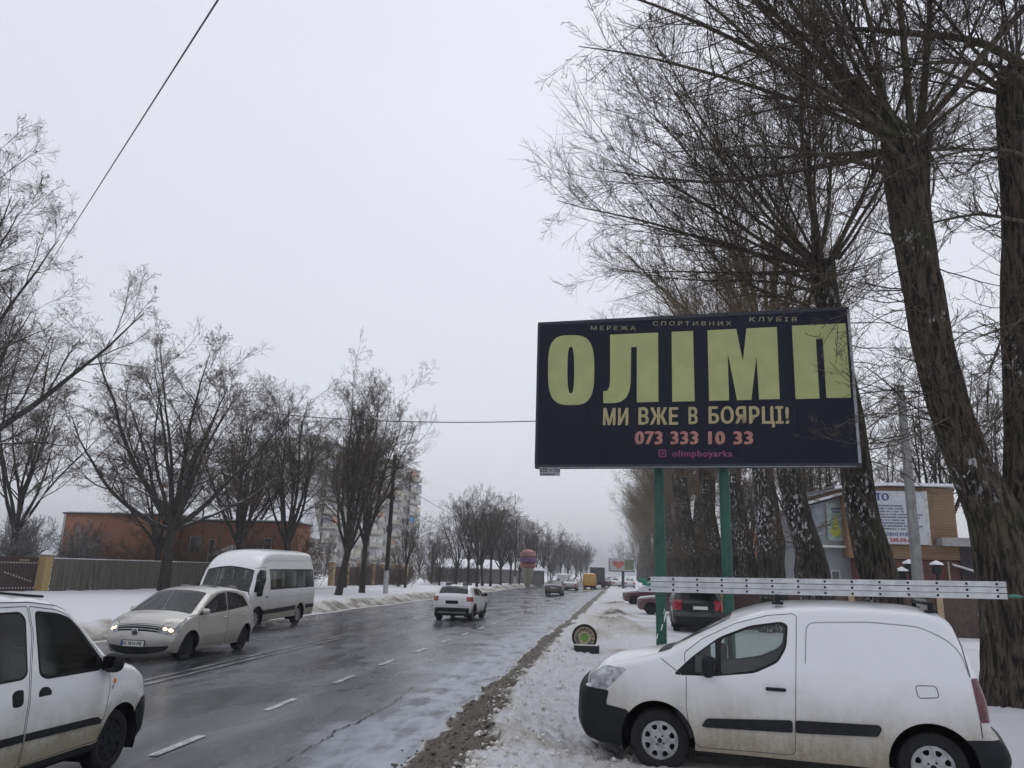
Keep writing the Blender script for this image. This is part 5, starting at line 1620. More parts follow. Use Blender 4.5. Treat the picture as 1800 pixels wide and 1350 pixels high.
# ---- the forked poplar at the right edge, 14.5 m away
rng = np.random.default_rng(7)
Y1 = 14.4
def A(px, py, Y=Y1, dy=0.0):
    p = at_y(px, py, Y); return np.array([p[0], Y + dy, p[2]])
t1 = empty('poplar_tree', (6.95, Y1, 0), 0, 'huge forked poplar at the right edge behind the panel van', 'tree', 'pollarded poplars along the strip')
off = np.array([6.95, Y1, 0])
pA = [A(1800, 1275), A(1797, 1180), A(1788, 1080), A(1772, 980), A(1745, 905), A(1703, 820), A(1670, 720), A(1640, 600), A(1617, 480), A(1598, 370), A(1592, 300), A(1592, 245)]
rA = [.80, .70, .66, .62, .50, .45, .44, .43, .42, .42, .50, .52]
pB = [A(1800, 1010, dy=.3), A(1812, 930, dy=.35), A(1822, 850, dy=.4), A(1822, 760, dy=.4), A(1812, 600, dy=.4), A(1808, 420, dy=.4), A(1803, 300, dy=.4), A(1795, 180, dy=.4), A(1798, 110, dy=.4)]
rB = [.42, .52, .44, .40, .36, .34, .34, .36, .34]
link('trunk', trunk_mesh('trunk', np.array(pA) - off, rA, BARK_N, rng, 110, .05, .075, fseed=2, burls=((9.5, 1.5, .2, .5),)), t1)
link('second_stem', trunk_mesh('second_stem', np.array(pB) - off, rB, BARK_N, rng, 90, .05, .07, fseed=9), t1)
cr = Crown()
hA = A(1592, 255) - off; hB = A(1796, 140, dy=.4) - off
poplar_crown(rng, [(hA, .40, 16, 1.0)], cr, 1.0, L0=(5.0, 8.5), spread=(.12, 1.42), bias=(-.28, -.08, .0), k2=18, k3=10, k4=5)
poplar_crown(rng, [(hB, .30, 11, .9)], cr, 1.0, L0=(4.0, 7.0), spread=(.2, 1.35), bias=(-.25, -.1, .0), k2=15, k3=10, k4=5)
# long limbs reaching left in front of the crown
for pl, r0 in (([(1790, 130), (1700, 95), (1600, 105), (1500, 110), (1410, 120), (1290, 190), (1180, 260)], .085),
               ([(1790, 165), (1760, 150), (1690, 150), (1560, 165), (1440, 215), (1340, 235)], .06),
               ([(1580, 330), (1530, 320), (1480, 315), (1430, 325), (1350, 310), (1250, 330), (1140, 350)], .06),
               ([(1585, 300), (1500, 225), (1400, 220), (1300, 250), (1180, 300)], .05),
               ([(1800, 290), (1740, 285), (1660, 300), (1560, 340), (1480, 390)], .045),
               ([(1790, 400), (1700, 395), (1620, 420), (1540, 440)], .035),
               ([(1592, 250), (1450, 130), (1310, 40), (1190, -40)], .085), ([(1590, 262), (1430, 180), (1270, 105), (1130, 60), (1010, 40)], .075),
               ([(1570, 245), (1490, 90), (1420, -60)], .08), ([(1585, 270), (1440, 220), (1280, 180), (1120, 150), (1020, 150)], .06),
               ([(1795, 560), (1740, 600), (1700, 680), (1690, 760)], .03)):
    br = limb(cr, [A(x, y, dy=-.25 - .25 * i) - off for i, (x, y) in enumerate(pl)], r0, .008, rng)
    feather(cr, rng, br, 26, 8, 3, lf=.28, ang=.8, up=.05)
for pl in ([(1640, 690), (1580, 715), (1520, 712), (1470, 690), (1435, 655)], [(1655, 740), (1590, 775), (1520, 792), (1450, 790), (1400, 770)], [(1620, 560), (1560, 556), (1500, 590), (1450, 640)],
           [(1660, 760), (1600, 740), (1530, 735), (1480, 745), (1440, 770)], [(1610, 470), (1540, 500), (1480, 560), (1440, 600), (1420, 640)], [(1600, 430), (1520, 470), (1440, 500), (1380, 560)]):
    br = limb(cr, [A(x, y, dy=-.35 - .12 * i) - off for i, (x, y) in enumerate(pl)], .013, .004, rng, 5, 10)
    feather(cr, rng, br, 9, 5, 2, lf=.30, ang=.75, up=.03, rmax=.007)
trunk_shoots(rng, np.array(pA)[5:] - off, rA[5:], cr, 75, (.8, 2.3), 3.8, face=(-.5, -.3, 0))
trunk_shoots(rng, np.array(pB)[3:] - off, rB[3:], cr, 60, (.8, 2.2), 4.2, face=(-.3, -.4, 0))
link('crown', cr.mesh('crown', [TWIG_P, TWIG_F]), t1)

# ---- second poplar, 18.8 m away, sawn off level with the top of the billboard
rng = np.random.default_rng(11)
Y2 = 18.8
t2 = empty('poplar_tree', (6.35, Y2, 0), 0, 'leaning pollarded poplar right of the billboard, second from the right', 'tree', 'pollarded poplars along the strip')
off = np.array([6.35, Y2, 0])
p2 = [A(1582, 1185, Y2), A(1568, 1120, Y2), A(1545, 1020, Y2), A(1520, 920, Y2), A(1503, 820, Y2), A(1488, 700, Y2), A(1466, 580, Y2), A(1450, 510, Y2), A(1444, 462, Y2)]
link('trunk', trunk_mesh('trunk', np.array(p2) - off, [.66, .58, .52, .47, .42, .36, .32, .36, .36], BARK_P, rng, 80, .06, .07, fseed=4), t2)
cr = Crown()
poplar_crown(rng, [(A(1444, 470, Y2) - off, .34, 20, 1.0)], cr, 1.0, L0=(4.9, 7.2), spread=(.10, 1.45), bias=(-.24, -.1, -.02), k2=18, k3=10, k4=5)
trunk_shoots(rng, np.array(p2)[4:] - off, None, cr, 90, (.9, 2.6), 4.2, face=(-.2, -.2, 0))
for pl, r0 in (([(1440, 500), (1380, 480), (1320, 450), (1240, 430), (1150, 420), (1060, 400)], .06), ([(1445, 520), (1380, 500), (1300, 500), (1200, 505), (1090, 490)], .045),
               ([(1450, 560), (1400, 530), (1330, 520), (1250, 470), (1180, 380)], .05)):
    br = limb(cr, [A(x, y, Y2, dy=-.15 * i) - off for i, (x, y) in enumerate(pl)], r0, .008, rng)
    feather(cr, rng, br, 26, 8, 3, lf=.26, ang=.8, up=.06)
link('crown', cr.mesh('crown', [TWIG_P, TWIG_F]), t2)

# ---- the rest of the row: two shapes, copied
def row_poplar(seed, path, radii, mat, heads, name_label, loc, twig, n, k2, k3, k4, burls=(), L0=(5.5, 8.5), shoots=70):
    rng = np.random.default_rng(seed)
    t = empty('poplar_tree', loc, 0, name_label, 'tree', 'pollarded poplars along the strip')
    link('trunk', trunk_mesh('trunk', path, radii, mat, rng, 56, .09, .075, burls, seed), t)
    cr = Crown()
    poplar_crown(rng, [(np.array(path[-1]) + np.array(h[0]), h[1], n, h[2]) for h in heads], cr, 1.0, L0=L0, spread=(.1, .95), bias=(-.1, 0, .05), k2=k2, k3=k3, k4=k4, twig=twig)
    trunk_shoots(rng, path, radii, cr, shoots, (.8, 2.2), 3.0, twig=twig)
    link('crown', cr.mesh('crown', [TWIG_R, TWIG_R]), t)
    return t
t3 = row_poplar(21, [(.15, 0, 0), (.08, 0, 1.0), (0, 0, 2.4), (-.35, 0, 4.0), (-.6, 0, 5.4), (-.8, 0, 7.4), (-.9, 0, 8.8)], [.75, .62, .52, .46, .42, .36, .36], BARK_S,
                [((0, 0, 0), .32, 1.0)], 'snow flecked leaning poplar with a burr at its foot, third from the right', (6.33, 24.8, .1), .0055, 17, 13, 8, 4, burls=((2.3, .3, .5, .45),))
t4 = row_poplar(22, [(.05, 0, 0), (.03, 0, 1.2), (0, 0, 2.6), (-.05, 0, 4.6), (-.2, 0, 6.2), (-.35, 0, 7.8)], [.78, .66, .58, .54, .46, .40], BARK_S,
                [((0, 0, 0), .34, 1.0)], 'snow plastered upright poplar trunk, fourth from the right', (6.31, 30.7, .1), .0065, 16, 13, 8, 4, burls=((3.3, 3.4, .35, .5),))
far = []
_rg = random.Random(9)
ys = [37.5, 43.0, 49.0, 55, 61, 67, 73, 79, 86, 93, 100, 108, 116, 125, 134, 144, 155, 167, 180, 195, 212, 232, 255, 280]
for i, y in enumerate(ys):
    t = copy_tree(t4 if i % 2 else t3)
    s = _rg.uniform(.92, 1.12) * (1.12 if y > 45 else 1)
    t.location = (6.35 + .023 * max(0, y - 18) + _rg.uniform(-.3, .3), y, .08)
    t.rotation_euler = (0, 0, _rg.choice((0, .5, -.4, 2.6, 3.4)) if i != 2 else 0.1)
    t.scale = (s, s, s * _rg.uniform(.95, 1.1))
    for ch in t.children:
        if ch.name.startswith('trunk') and y > 45:
            ch.material_slots[0].link = 'OBJECT'; ch.material_slots[0].material = BARK_P
    lab = {0: 'poplar in the row just beyond the snow plastered trunk', 1: 'sixth poplar of the row counted from the right', 2: 'slanting poplar trunk seen between the two billboard posts', 3: 'eighth poplar of the row counted from the right', 4: 'ninth poplar of the row counted from the right', 5: 'tenth poplar of the row counted from the right'}.get(i, 'brown bare poplar of the far row beyond the billboard')
    t['label'] = lab
    if i > 5: t['group'] = 'far poplars beyond the billboard'

# ---- lindens on the other side of the road
def linden(seed, H, fork, nl, spread, twig, k=(9, 8, 6, 4), mats=None, leaf=1800, trunk_r=.30, lean=(0, 0), stems=1, Lr=(.55, .8), mat_t=None, up=.03, k0=.22, l2=.36):
    rng = np.random.default_rng(seed)
    cr = Crown()
    tr = []
    path = [(0, 0, 0), (lean[0] * .3, lean[1] * .3, fork * .35), (lean[0], lean[1], fork)]
    tm = trunk_mesh('trunk', path, [trunk_r * 1.35, trunk_r, trunk_r * .92], mat_t or BARK_L, rng, 30, .14, .06, fseed=seed)
    az = np.arange(nl) * 2.39996 + seed
    el = np.linspace(.10, spread, nl) * rng.uniform(.8, 1.15, nl)
    dv = np.stack([np.cos(az) * np.sin(el), np.sin(az) * np.sin(el), np.cos(el)], 1)
    L = (H - fork) * np.interp(el, [0, 1.2], [1.0, .72]) * rng.uniform(.88, 1.05, nl)
    o = np.tile(np.array([lean[0], lean[1], fork - .15]), (nl, 1)) + dv * trunk_r * .3
    o[:, 2] -= rng.random(nl) * fork * .12
    r0 = trunk_r * rng.uniform(.36, .58, nl)
    P, Rd, D = grow(rng, o, dv, L, r0, r0 * .10, 12, .065, up)
    cr.add(P, Rd, 7, 0)
    o, d, L2, r = kids(rng, P, Rd, D, L, k[0], k0, .99, .70, .2, l2, .3, .5, taper=.45)
    P2, R2, D2 = grow(rng, o, d, L2, np.minimum(r, .06), np.full(len(r), twig * 1.3), 8, .11, up, .01)
    cr.add(P2, R2, 5, 0)
    o, d, L3, r = kids(rng, P2, R2, D2, L2, k[1], .25, .99, .70, .2, .50, .28, .6)
    P3, R3, D3 = grow(rng, o, d, L3, np.minimum(r, .02), np.full(len(r), twig), 5, .13, up)
    cr.add(P3, R3, 3, 1)
    o, d, L4, r = kids(rng, P3, R3, D3, L3, k[2], .2, .99, .75, .22, .58, .3, .6)
    P4, R4, D4 = grow(rng, o, d, L4, np.minimum(r, .009), np.full(len(r), twig * .7), 2, .15, up)
    cr.add(P4, R4, 3, 1)
    if k[3]:
        o, d, L5, r = kids(rng, P4, R4, D4, L4, k[3], .15, .98, .7, .22, .78, .3, .8)
        P5, R5, D5 = grow(rng, o, d, L5, np.full(len(r), twig * .75), np.full(len(r), twig * .5), 1, .15, up)
        cr.add(P5, R5, 3, 1)
        E = P5[:, -1]
    else:
        E = P4[:, -1]
    if leaf:
        c = E[rng.integers(0, len(E), leaf)]
        m = fbm(c[:, 0] * .5 + 7, c[:, 2] * .5 + c[:, 1] * .3, 3, seed) > .47
        c = c[m]; n = len(c)
        a = unit(rng.normal(0, 1, (n, 3))) * .05; b = unit(rng.normal(0, 1, (n, 3))) * .03
        c = c + np.array([0, 0, -.03])
        V = np.stack([c - a - b, c + a - b, c + a + b, c - a + b], 1).reshape(-1, 3)
        cr.quads(V, np.arange(4 * n).reshape(-1, 4), 2)
    return tm, cr.mesh('crown', mats or [BARK_L, TWIG_L, LEAF_L])
def plant(tm, cm, loc, rz, s, label, group=None, name='linden_tree', sz=None, cat='tree'):
    t = empty(name, loc, rz, label, cat, group)
    t.scale = (s, s, sz or s)
    link('trunk', tm, t); link('crown', cm, t)
    return t
GL = 'bare lindens along the far verge'
La = linden(31, 15.6, 4.0, 13, 1.10, .0090, (11, 8, 6, 3), leaf=3000, trunk_r=.32)
Lb = linden(32, 14.4, 3.6, 9, .46, .0092, (11, 8, 5, 3), leaf=1500, trunk_r=.27)
Lc = linden(35, 14.0, 3.2, 8, .48, .0092, (11, 8, 5, 3), leaf=1500, trunk_r=.26, lean=(.5, .1))
Ld = linden(34, 15.0, 4.6, 8, .50, .012, (9, 7, 5, 2), leaf=0, trunk_r=.27, mats=[BARK_L, TWIG_FAR, LEAF_L])
Le = linden(38, 15.0, 3.4, 8, .62, .012, (9, 7, 5, 2), leaf=0, trunk_r=.26, mats=[BARK_L, TWIG_FAR, LEAF_L], lean=(.3, .2))
def gp(px, py, z=.3):
    p = ground_at(px, py, z); return (p[0], p[1], z - .15)
c = gp(287, 1040); plant(*La, c, .4, 1.18, 'broad linden with snow in its forks in front of the board fence', GL, sz=1.08)
plant(*Lb, (-27.5, 57, .2), 1.0, 1.15, 'linden rising behind the front of the minibus roof', GL, sz=1.0)
plant(*Lc, (-23.6, 57.5, .2), 2.2, 1.12, 'linden rising behind the rear of the minibus', GL, sz=1.08)
c = gp(594, 1045); plant(*Lc, (c[0], c[1], .15), 0.2, 1.0, 'leaning linden just right of the minibus', GL, sz=1.06)
c = gp(636, 1041); plant(*Lb, (c[0], c[1], .15), 3.1, .92, 'low forked linden left of the dark utility pole', GL, sz=1.06)
c = gp(712, 1033); plant(*Ld, (c[0], c[1], .15), 1.3, .48, 'slim young tree right of the dark utility pole', GL)
# the big tree whose trunk stands outside the picture on the left
tm, cm = linden(37, 20.0, 4.0, 12, .66, .0085, (12, 9, 6, 3), leaf=1500, trunk_r=.44, lean=(.4, 0))
plant(tm, cm, (-31.8, 31.5, .2), 2.0, 1.0, 'tall bare tree reaching in from the left picture edge', GL, sz=1.1)
t = plant(tm, cm, (-37.5, 39.0, .2), 4.1, .95, 'bare tree standing just behind the tall one at the left edge', GL)
plant(*Lb, (-30.6, 63.5, .2), 4.4, 1.1, 'linden over the middle of the brick wall', GL, sz=.95)
plant(*Lc, (-21.9, 65.5, .2), 5.0, 1.1, 'linden behind the two trunks right of the minibus', GL, sz=.98)
plant(*Lb, (-34.2, 57.4, .2), 2.4, 1.0, 'linden close before the left end of the brick wall', GL, sz=.8)
plant(*Lb, (-40.5, 50.0, .2), .6, 1.05, 'bare tree behind the dark wooden gate', GL)
# far trees along the left side
_rg = random.Random(4)
ORD = 'first second third fourth fifth sixth seventh eighth ninth tenth eleventh twelfth thirteenth fourteenth fifteenth'.split()
spots = [(758, 1028), (772, 1030), (800, 1029.5), (822, 1030), (838, 1031), (848, 1029.5), (862, 1030.5), (880, 1029), (897, 1029.5), (912, 1028.5), (927, 1027.5), (940, 1026.5), (955, 1026), (968, 1024.5), (985, 1023.5), (1000, 1022), (1012, 1021), (1022, 1020), (1031, 1019)]
hs = [7, 6.5, 10.5, 11, 11.5, 12, 11.5, 11, 9.5, 9.5, 9.5, 9, 9.5, 9.5, 11, 10, 10, 10.5, 11]
for i, ((px, py), h) in enumerate(zip(spots, hs)):
    c = ground_at(px, py, .25)
    s = h / 15.0
    m = (Ld, Lb, Le)[i % 3] if i < 7 else (Ld, Le)[i % 2]
    lab = ORD[i] + ' bare tree of the left hand row, counted from the dark utility pole' if i < 14 else 'bare tree at the far end of the left hand row'
    plant(*m, (c[0], c[1], .1), _rg.random() * 6, s * _rg.uniform(.9, 1.0), lab, 'far bare trees left of the road', 'bare_tree', sz=s)
for i in range(46):
    y = _rg.uniform(120, 420); x = -19 - _rg.random() ** 1.5 * 55 + .023 * y
    s = _rg.uniform(.42, .62)
    plant(*(Ld, Le)[i % 2], (x, y, 0), _rg.random() * 6, s, 'bare tree in the grey thicket behind the left hand row', 'thicket behind the left hand row', 'bare_tree')
for i in range(26):
    y = 300 + _rg.random() * 230; x = _rg.uniform(-35, 40) 
    if abs(x - (-7.7 + .023 * y)) < 8: x += 18 if x > -7.7 + .023 * y else -18
    s = _rg.uniform(.9, 1.3)
    plant(*(Ld, Le)[i % 2], (x, y, 0), _rg.random() * 6, s, 'distant bare tree where the road disappears', 'trees at the end of the road', 'bare_tree')
# background trees behind the right-hand buildings
for i, (x, y, s) in enumerate(((14, 52, .9), (19, 47, 1.0), (24, 50, .95), (10.5, 58, .8), (29, 44, 1.0), (16, 66, 1.0), (12.5, 75, .9), (22, 62, .9), (11.5, 46, .62))):
    plant(*Ld, (x, y, 0), i * 1.3, s, 'bare tree behind the buildings on the right', 'trees behind the right hand buildings', 'bare_tree')
# snow covered shrubs
def shrub(seed, H, n, twig, mats):
    rng = np.random.default_rng(seed)
    cr = Crown()
    az = rng.random(n) * 6.283; el = rng.uniform(.05, .9, n)
    dv = np.stack([np.cos(az) * np.sin(el), np.sin(az) * np.sin(el), np.cos(el)], 1)
    o = np.stack([rng.normal(0, .35, n), rng.normal(0, .35, n), np.zeros(n)], 1)
    L = H * rng.uniform(.6, 1.0, n)
    P, Rd, D = grow(rng, o, dv, L, np.full(n, .022), np.full(n, .006), 7, .12, .04)
    cr.add(P, Rd, 5, 0)
    o, d, L2, r = kids(rng, P, Rd, D, L, 9, .15, .98, .75, .2, .42, .3, .6)
    P2, R2, D2 = grow(rng, o, d, L2, np.minimum(r, .012), np.full(len(r), twig), 5, .14, .02)
    cr.add(P2, R2, 4, 0)
    o, d, L3, r = kids(rng, P2, R2, D2, L2, 8, .1, .98, .75, .2, .5, .3, .7)
    P3, R3, D3 = grow(rng, o, d, L3, np.full(len(r), twig), np.full(len(r), twig * .6), 3, .15, .0)
    cr.add(P3, R3, 3, 0)
    return cr.mesh('branches', mats)
SH = shrub(51, 4.2, 16, .012, [TWIG_SN])
SH2 = shrub(52, 3.0, 14, .012, [TWIG_L])
for i, (x, y, s) in enumerate(((-38, 47.5, 1.0), (-40.2, 50.5, 1.15), (-42.3, 53.5, 1.25), (-36.4, 50.5, .95), (-44.5, 55.5, 1.3), (-38.8, 55, 1.1), (-41, 58, 1.2))):
    t = empty('snowy_shrub', (x, y, .15), i * 1.1, 'snow laden shrub behind the dark wooden gate', 'shrub', 'snow laden shrubs behind the gate')
    t.scale = (s, s, s); link('branches', SH, t)
for i, (x, y, s) in enumerate(((-24.5, 63, .8), (-22.5, 72, .9), (-21.0, 80, .9), (-22.5, 90, 1.0), (-21, 98, 1.0), (-24, 84, 1.1), (-20.5, 110, 1.1), (-21, 125, 1.2), (-26.5, 56, 1.1), (-28, 60, 1.2), (-19.8, 76, .9), (-19.5, 92, 1.0), (-19.0, 102, 1.1), (-18.5, 112, 1.1), (-18.0, 120, 1.2), (-24, 77, 1.2), (-26, 95, 1.3), (-20, 132, 1.3), (-18.5, 145, 1.3), (-23, 104, 1.3), (-22.5, 116, 1.3), (-27, 69, 1.2))):
    t = empty('bare_shrub', (x, y, .15), i * 1.7, 'leafless shrub along the far verge beyond the minibus', 'shrub', 'bare shrubs along the far verge')
    t.scale = (s, s, s); link('branches', SH2, t)
BROWNTW = bark('brown_shrub_twigs', (.09, .062, .036), (.17, .12, .07), snow=.25, flecks=0, top=.6)
SH3 = shrub(53, 4.6, 15, .016, [BROWNTW])
for i, (x, y, s, lab) in enumerate(((-35.5, 57.2, 1.0, 'brown leafless shrub left of the broad linden trunk'), (-31.2, 58.2, 1.1, 'brown shrub right of the broad linden trunk'), (-28.0, 59.5, 1.15, 'brown shrub before the snowy porch roof'),
                                    (-24.2, 60.5, 1.2, 'tall brown shrub at the right end of the brick wing'), (-39.0, 57.5, .9, 'low brown shrub under the left end of the brick wall'), (-33.2, 58.0, .8, 'small brown shrub close to the downpipe'))):
    t = empty('brown_shrub', (x, y, .15), i * 1.9, lab, 'shrub', 'brown shrubs before the brick building')
    t.scale = (s, s, s); link('branches', SH3, t)
# little snow covered sapling by the fence
t = empty('snowy_sapling', (-26.2, 52.0, .2), 0, 'crooked sapling plastered with snow beside the minibus windscreen', 'tree')
b = MB()
b.tube([(0, 0, 0), (.1, 0, .9), (-.05, 0, 1.8), (-.35, 0, 3.0), (-.45, 0, 4.2)], [.13, .11, .09, .06, .03], 7)
b.build('trunk', bark('sapling_bark', (.05, .04, .035), (.1, .08, .07), snow=1.0, flecks=1.4, top=.2), t)
b = MB()
b.tube([(.02, 0, 1.3), (.5, 0, 2.0), (.75, 0, 3.0)], [.07, .05, .02], 6); b.tube([(0, 0, 1.0), (-.4, 0, 1.5), (-.6, 0, 2.0)], [.05, .04, .015], 6)
b.build('branch', TWIG_SN, t)
# ================================================================== billboard
BX, BY, BZ, BA, BW, BH = -1.35, 15.603, 4.235, -.135, 6.10, 3.047
bd = np.array([math.cos(BA), math.sin(BA), 0]); bn = np.array([math.sin(BA), -math.cos(BA), 0])
def on_board(px, py):
    d = ray(px, py); o = np.array([BX, BY, 0])
    t = ((o - EYE) @ bn) / (d @ bn); P = EYE + d * t
    return (float((P - o) @ bd), float(P[2] - BZ))
def crop(cx, cy): return on_board(900 + cx * .36667, 530 + cy * .36667)
bb = empty('billboard', (BX, BY, 0), BA, 'dark navy roadside billboard on two green posts with large lime lettering', 'billboard')
NAVY = NT('navy_vinyl')
_n = NAVY.noise(NAVY.coord((1, 1, .35)), 1.4, 5, .6, .3)
_n2 = NAVY.noise(NAVY.coord(), 16, 4)
NAVY.set(Base_Color=NAVY.mix(_n, (.010, .011, .020), (.020, .022, .036)), Roughness=.5)
NAVY.b.inputs['Specular IOR Level'].default_value = .12
NAVY.bump(_n, .25, .03)
NAVY = NAVY.m
PRINT_LIME = simple('lime_print', (.40, .425, .195), .7, var=.08, scale=2.5, spec=.2)
PRINT_CREAM = simple('cream_print', (.40, .345, .175), .6, var=.1)
PRINT_DIM = simple('dim_cream_print', (.27, .245, .16), .6, var=.1)
PRINT_PINK = simple('faded_pink_print', (.40, .185, .155), .6, var=.12)
PRINT_MAG = simple('magenta_print', (.24, .055, .13), .6, var=.12)
# six vinyl strips
nst = 6
for i in range(nst):
    b = MB()
    x0, x1 = BW * i / nst + .002, BW * (i + 1) / nst - .002
    b.box(((x0 + x1) / 2, .03 + .0015 * (i % 2), BZ + BH / 2), (x1 - x0, .02, BH - .04))
    b.build('vinyl_strip', NAVY, bb)
FR = simple('billboard_frame', (.030, .034, .042), .5, .3, var=.2)
FRL = simple('galvanised_edge', (.30, .31, .33), .45, .6, var=.2)
b = MB()
b.box((BW / 2, .09, BZ - .005), (BW + .08, .16, .07)); b.box((BW / 2, .09, BZ + BH + .005), (BW + .08, .16, .07))
b.box((-.02, .09, BZ + BH / 2), (.05, .16, BH - .06))
b.build('frame', FR, bb)
b = MB(); b.box((BW + .02, .09, BZ + BH / 2), (.05, .17, BH - .06)); b.build('edge_profile', FRL, bb)
b = MB(); b.box((BW / 2, .0, BZ - .03), (BW - .1, .014, .012)); b.build('lower_rail', FRL, bb)
b = MB()
b.box((BW / 2, .12, BZ + BH / 2), (BW - .06, .05, BH - .1))
for xx in np.linspace(.5, BW - .5, 6): b.box((xx, .2, BZ + BH / 2), (.06, .1, BH - .2))
for zz in (.5, 1.5, 2.5): b.box((BW / 2, .28, BZ + zz), (BW - .3, .08, .08))
b.build('back_structure', FR, bb)
GREEN = simple('green_post_paint', (.012, .085, .055), .45, var=.25, scale=3)
for lx in (2.43, 3.69):
    b = MB()
    b.tube([(lx, .42, -.1), (lx, .42, BZ + BH - .4)], .102, 20)
    po = b.build('post', GREEN, bb)
    q = MB(); q.box((lx, .36, BZ + .5), (.22, .12, .1)); q.box((lx, .36, BZ + 2.3), (.22, .12, .1)); q.build('clamp', FR, po)
b = MB()
for (px, py, h, w) in ((1171, 1084, .20, .03), (1164, 1102, .12, .02), (1155, 1118, .10, .02), (1168, 1074, .1, .012)):
    d = ray(px, py); tt = (np.array([BX, BY, 0]) + bd * 2.43 - bn * .42 - EYE) @ bn / (d @ bn); P = EYE + d * tt
    l = float((P - np.array([BX, BY, 0])) @ bd); l = max(2.43 - .075, min(2.43 + .075, l))
    yy = .42 - math.sqrt(max(0, .105 ** 2 - (l - 2.43) ** 2)) - .004
    b.rbox((l, yy, float(P[2])), (w, .012, h), .006, 2, ry=.25)
b.build('stuck_snow', M['snow_prop'], bb)
def flat(name, loops, mat, y=.012, th=.006):
    """print as thin pieces on the vinyl: first loop outer, others holes"""
    V2, F = cdt([dens(l, .5) for l in loops], [])
    cx, cz = V2[F].mean(1).T
    k = inside(loops[0], cx, cz)
    for h in loops[1:]: k &= ~inside(h, cx, cz)
    V = np.stack([V2[:, 0], np.full(len(V2), y), V2[:, 1] + BZ], 1)
    me = mesh_np(name, V, F[k], mat, smooth=False)
    return link(name, me, bb)
def C_(pts): return [np.array(crop(*p)) for p in pts]
def superO(x0, x1, y0, y1, n=40, e=3.2):
    return [np.array(crop((x0 + x1) / 2 + (x1 - x0) / 2 * math.copysign(abs(math.cos(a)) ** (2 / e), math.cos(a)), (y0 + y1) / 2 + (y1 - y0) / 2 * math.copysign(abs(math.sin(a)) ** (2 / e), math.sin(a)))) for a in np.linspace(0, 2 * math.pi, n, False)]
flat('letter', [superO(172, 394, 160, 496), superO(265, 298, 215, 441, 24, 2.6)], PRINT_LIME)
flat('letter', [C_([(470, 158), (700, 148), (702, 480), (598, 483), (598, 217), (571, 218), (569, 390), (562, 430), (545, 462), (520, 480), (490, 486), (437, 487), (437, 430), (456, 426), (466, 410), (470, 380)])], PRINT_LIME)
flat('letter', [C_([(765, 144), (868, 140), (876, 477), (768, 480)])], PRINT_LIME)
flat('letter', [C_([(937, 137), (1075, 130), (1107, 285), (1124, 128), (1270, 121), (1284, 467), (1185, 469), (1172, 262), (1148, 471), (1079, 472), (1034, 245), (1041, 473), (945, 475)])], PRINT_LIME)
flat('letter', [C_([(1342, 115), (1600, 103), (1626, 460), (1508, 462), (1490, 178), (1457, 180), (1475, 464), (1360, 467)])], PRINT_LIME)
_h = text_mesh('Н', 1.0); _hy = [v.co.y for v in _h.vertices]; CAPC, CAPH = (min(_hy) + max(_hy)) / 2, max(_hy) - min(_hy)
def btext(txt, x0, x1, yc, h, mat, bold, **kw):
    """line of text fitted between two crop columns"""
    a, c = crop(x0, yc), crop(x1, yc); m = crop((x0 + x1) / 2, yc)
    hh = crop((x0 + x1) / 2, yc - h / 2)[1] - crop((x0 + x1) / 2, yc + h / 2)[1]
    me = text_mesh(txt, 1.0, bold=bold, **kw)
    co = np.array([v.co[:] for v in me.vertices])
    w0, w1 = co[:, 0].min(), co[:, 0].max(); h0, h1 = co[:, 1].min(), co[:, 1].max()
    tr = math.atan2(c[1] - a[1], c[0] - a[0])
    sx = (c[0] - a[0]) / (w1 - w0)
    me.transform(Matrix.Translation((-(w0 + w1) / 2, -CAPC, 0)))
    caph = CAPH
    me.transform(Matrix.Diagonal((sx, hh / caph, 1, 1)))
    me.materials.clear(); me.materials.append(mat)
    o = link('lettering', me, bb)
    o.location = (m[0], .013, BZ + m[1]); o.rotation_euler = (math.pi / 2, -tr, 0)
    return o
def btext_c(*a, **k): return btext(*a, **k)
btext('МЕРЕЖА', 376, 592, 126, 20, PRINT_DIM, .012, spacing=1.5)
btext('СПОРТИВНИХ', 672, 1050, 104, 20, PRINT_DIM, .012, spacing=1.5)
btext('КЛУБІВ', 1138, 1366, 84, 21, PRINT_DIM, .012, spacing=1.5)
for w_, x0_, x1_, yc_ in (('МИ', 436, 557, 551), ('ВЖЕ', 605, 797, 548), ('В', 846, 890, 546), ('БОЯРЦІ!', 940, 1326, 543)):
    btext(w_, x0_, x1_, yc_, 80, PRINT_CREAM, .035, spacing=1.12)
for w_, x0_, x1_ in (('073', 588, 722), ('333', 758, 893), ('10', 940, 1022), ('33', 1060, 1156)):
    btext(w_, x0_, x1_, 651, 62, PRINT_PINK, .05, spacing=1.1)
btext('olimpboyarka', 767, 1056, 727, 30, PRINT_MAG, .03, spacing=1.12)
ic = [round_poly(C_([(702, 708), (739, 708), (739, 745), (702, 745)]), .03), round_poly(C_([(707, 713), (734, 713), (734, 740), (707, 740)]), .025)]
flat('camera_icon', ic, PRINT_MAG)
flat('camera_icon', [[np.array(crop(720.5 + r_ * math.cos(a), 726.5 + r_ * math.sin(a))) for a in np.linspace(0, 2 * math.pi, 16, False)] for r_ in (9, 5)], PRINT_MAG)
tagp = MB(); a0 = crop(133, 797); a1 = crop(230, 836)
tagp.box(((a0[0] + a1[0]) / 2, .0, BZ + (a0[1] + a1[1]) / 2), (abs(a1[0] - a0[0]), .008, abs(a1[1] - a0[1])))
tg_ = tagp.build('owner_tag', simple('tag_grey', (.33, .34, .36), .5), bb)
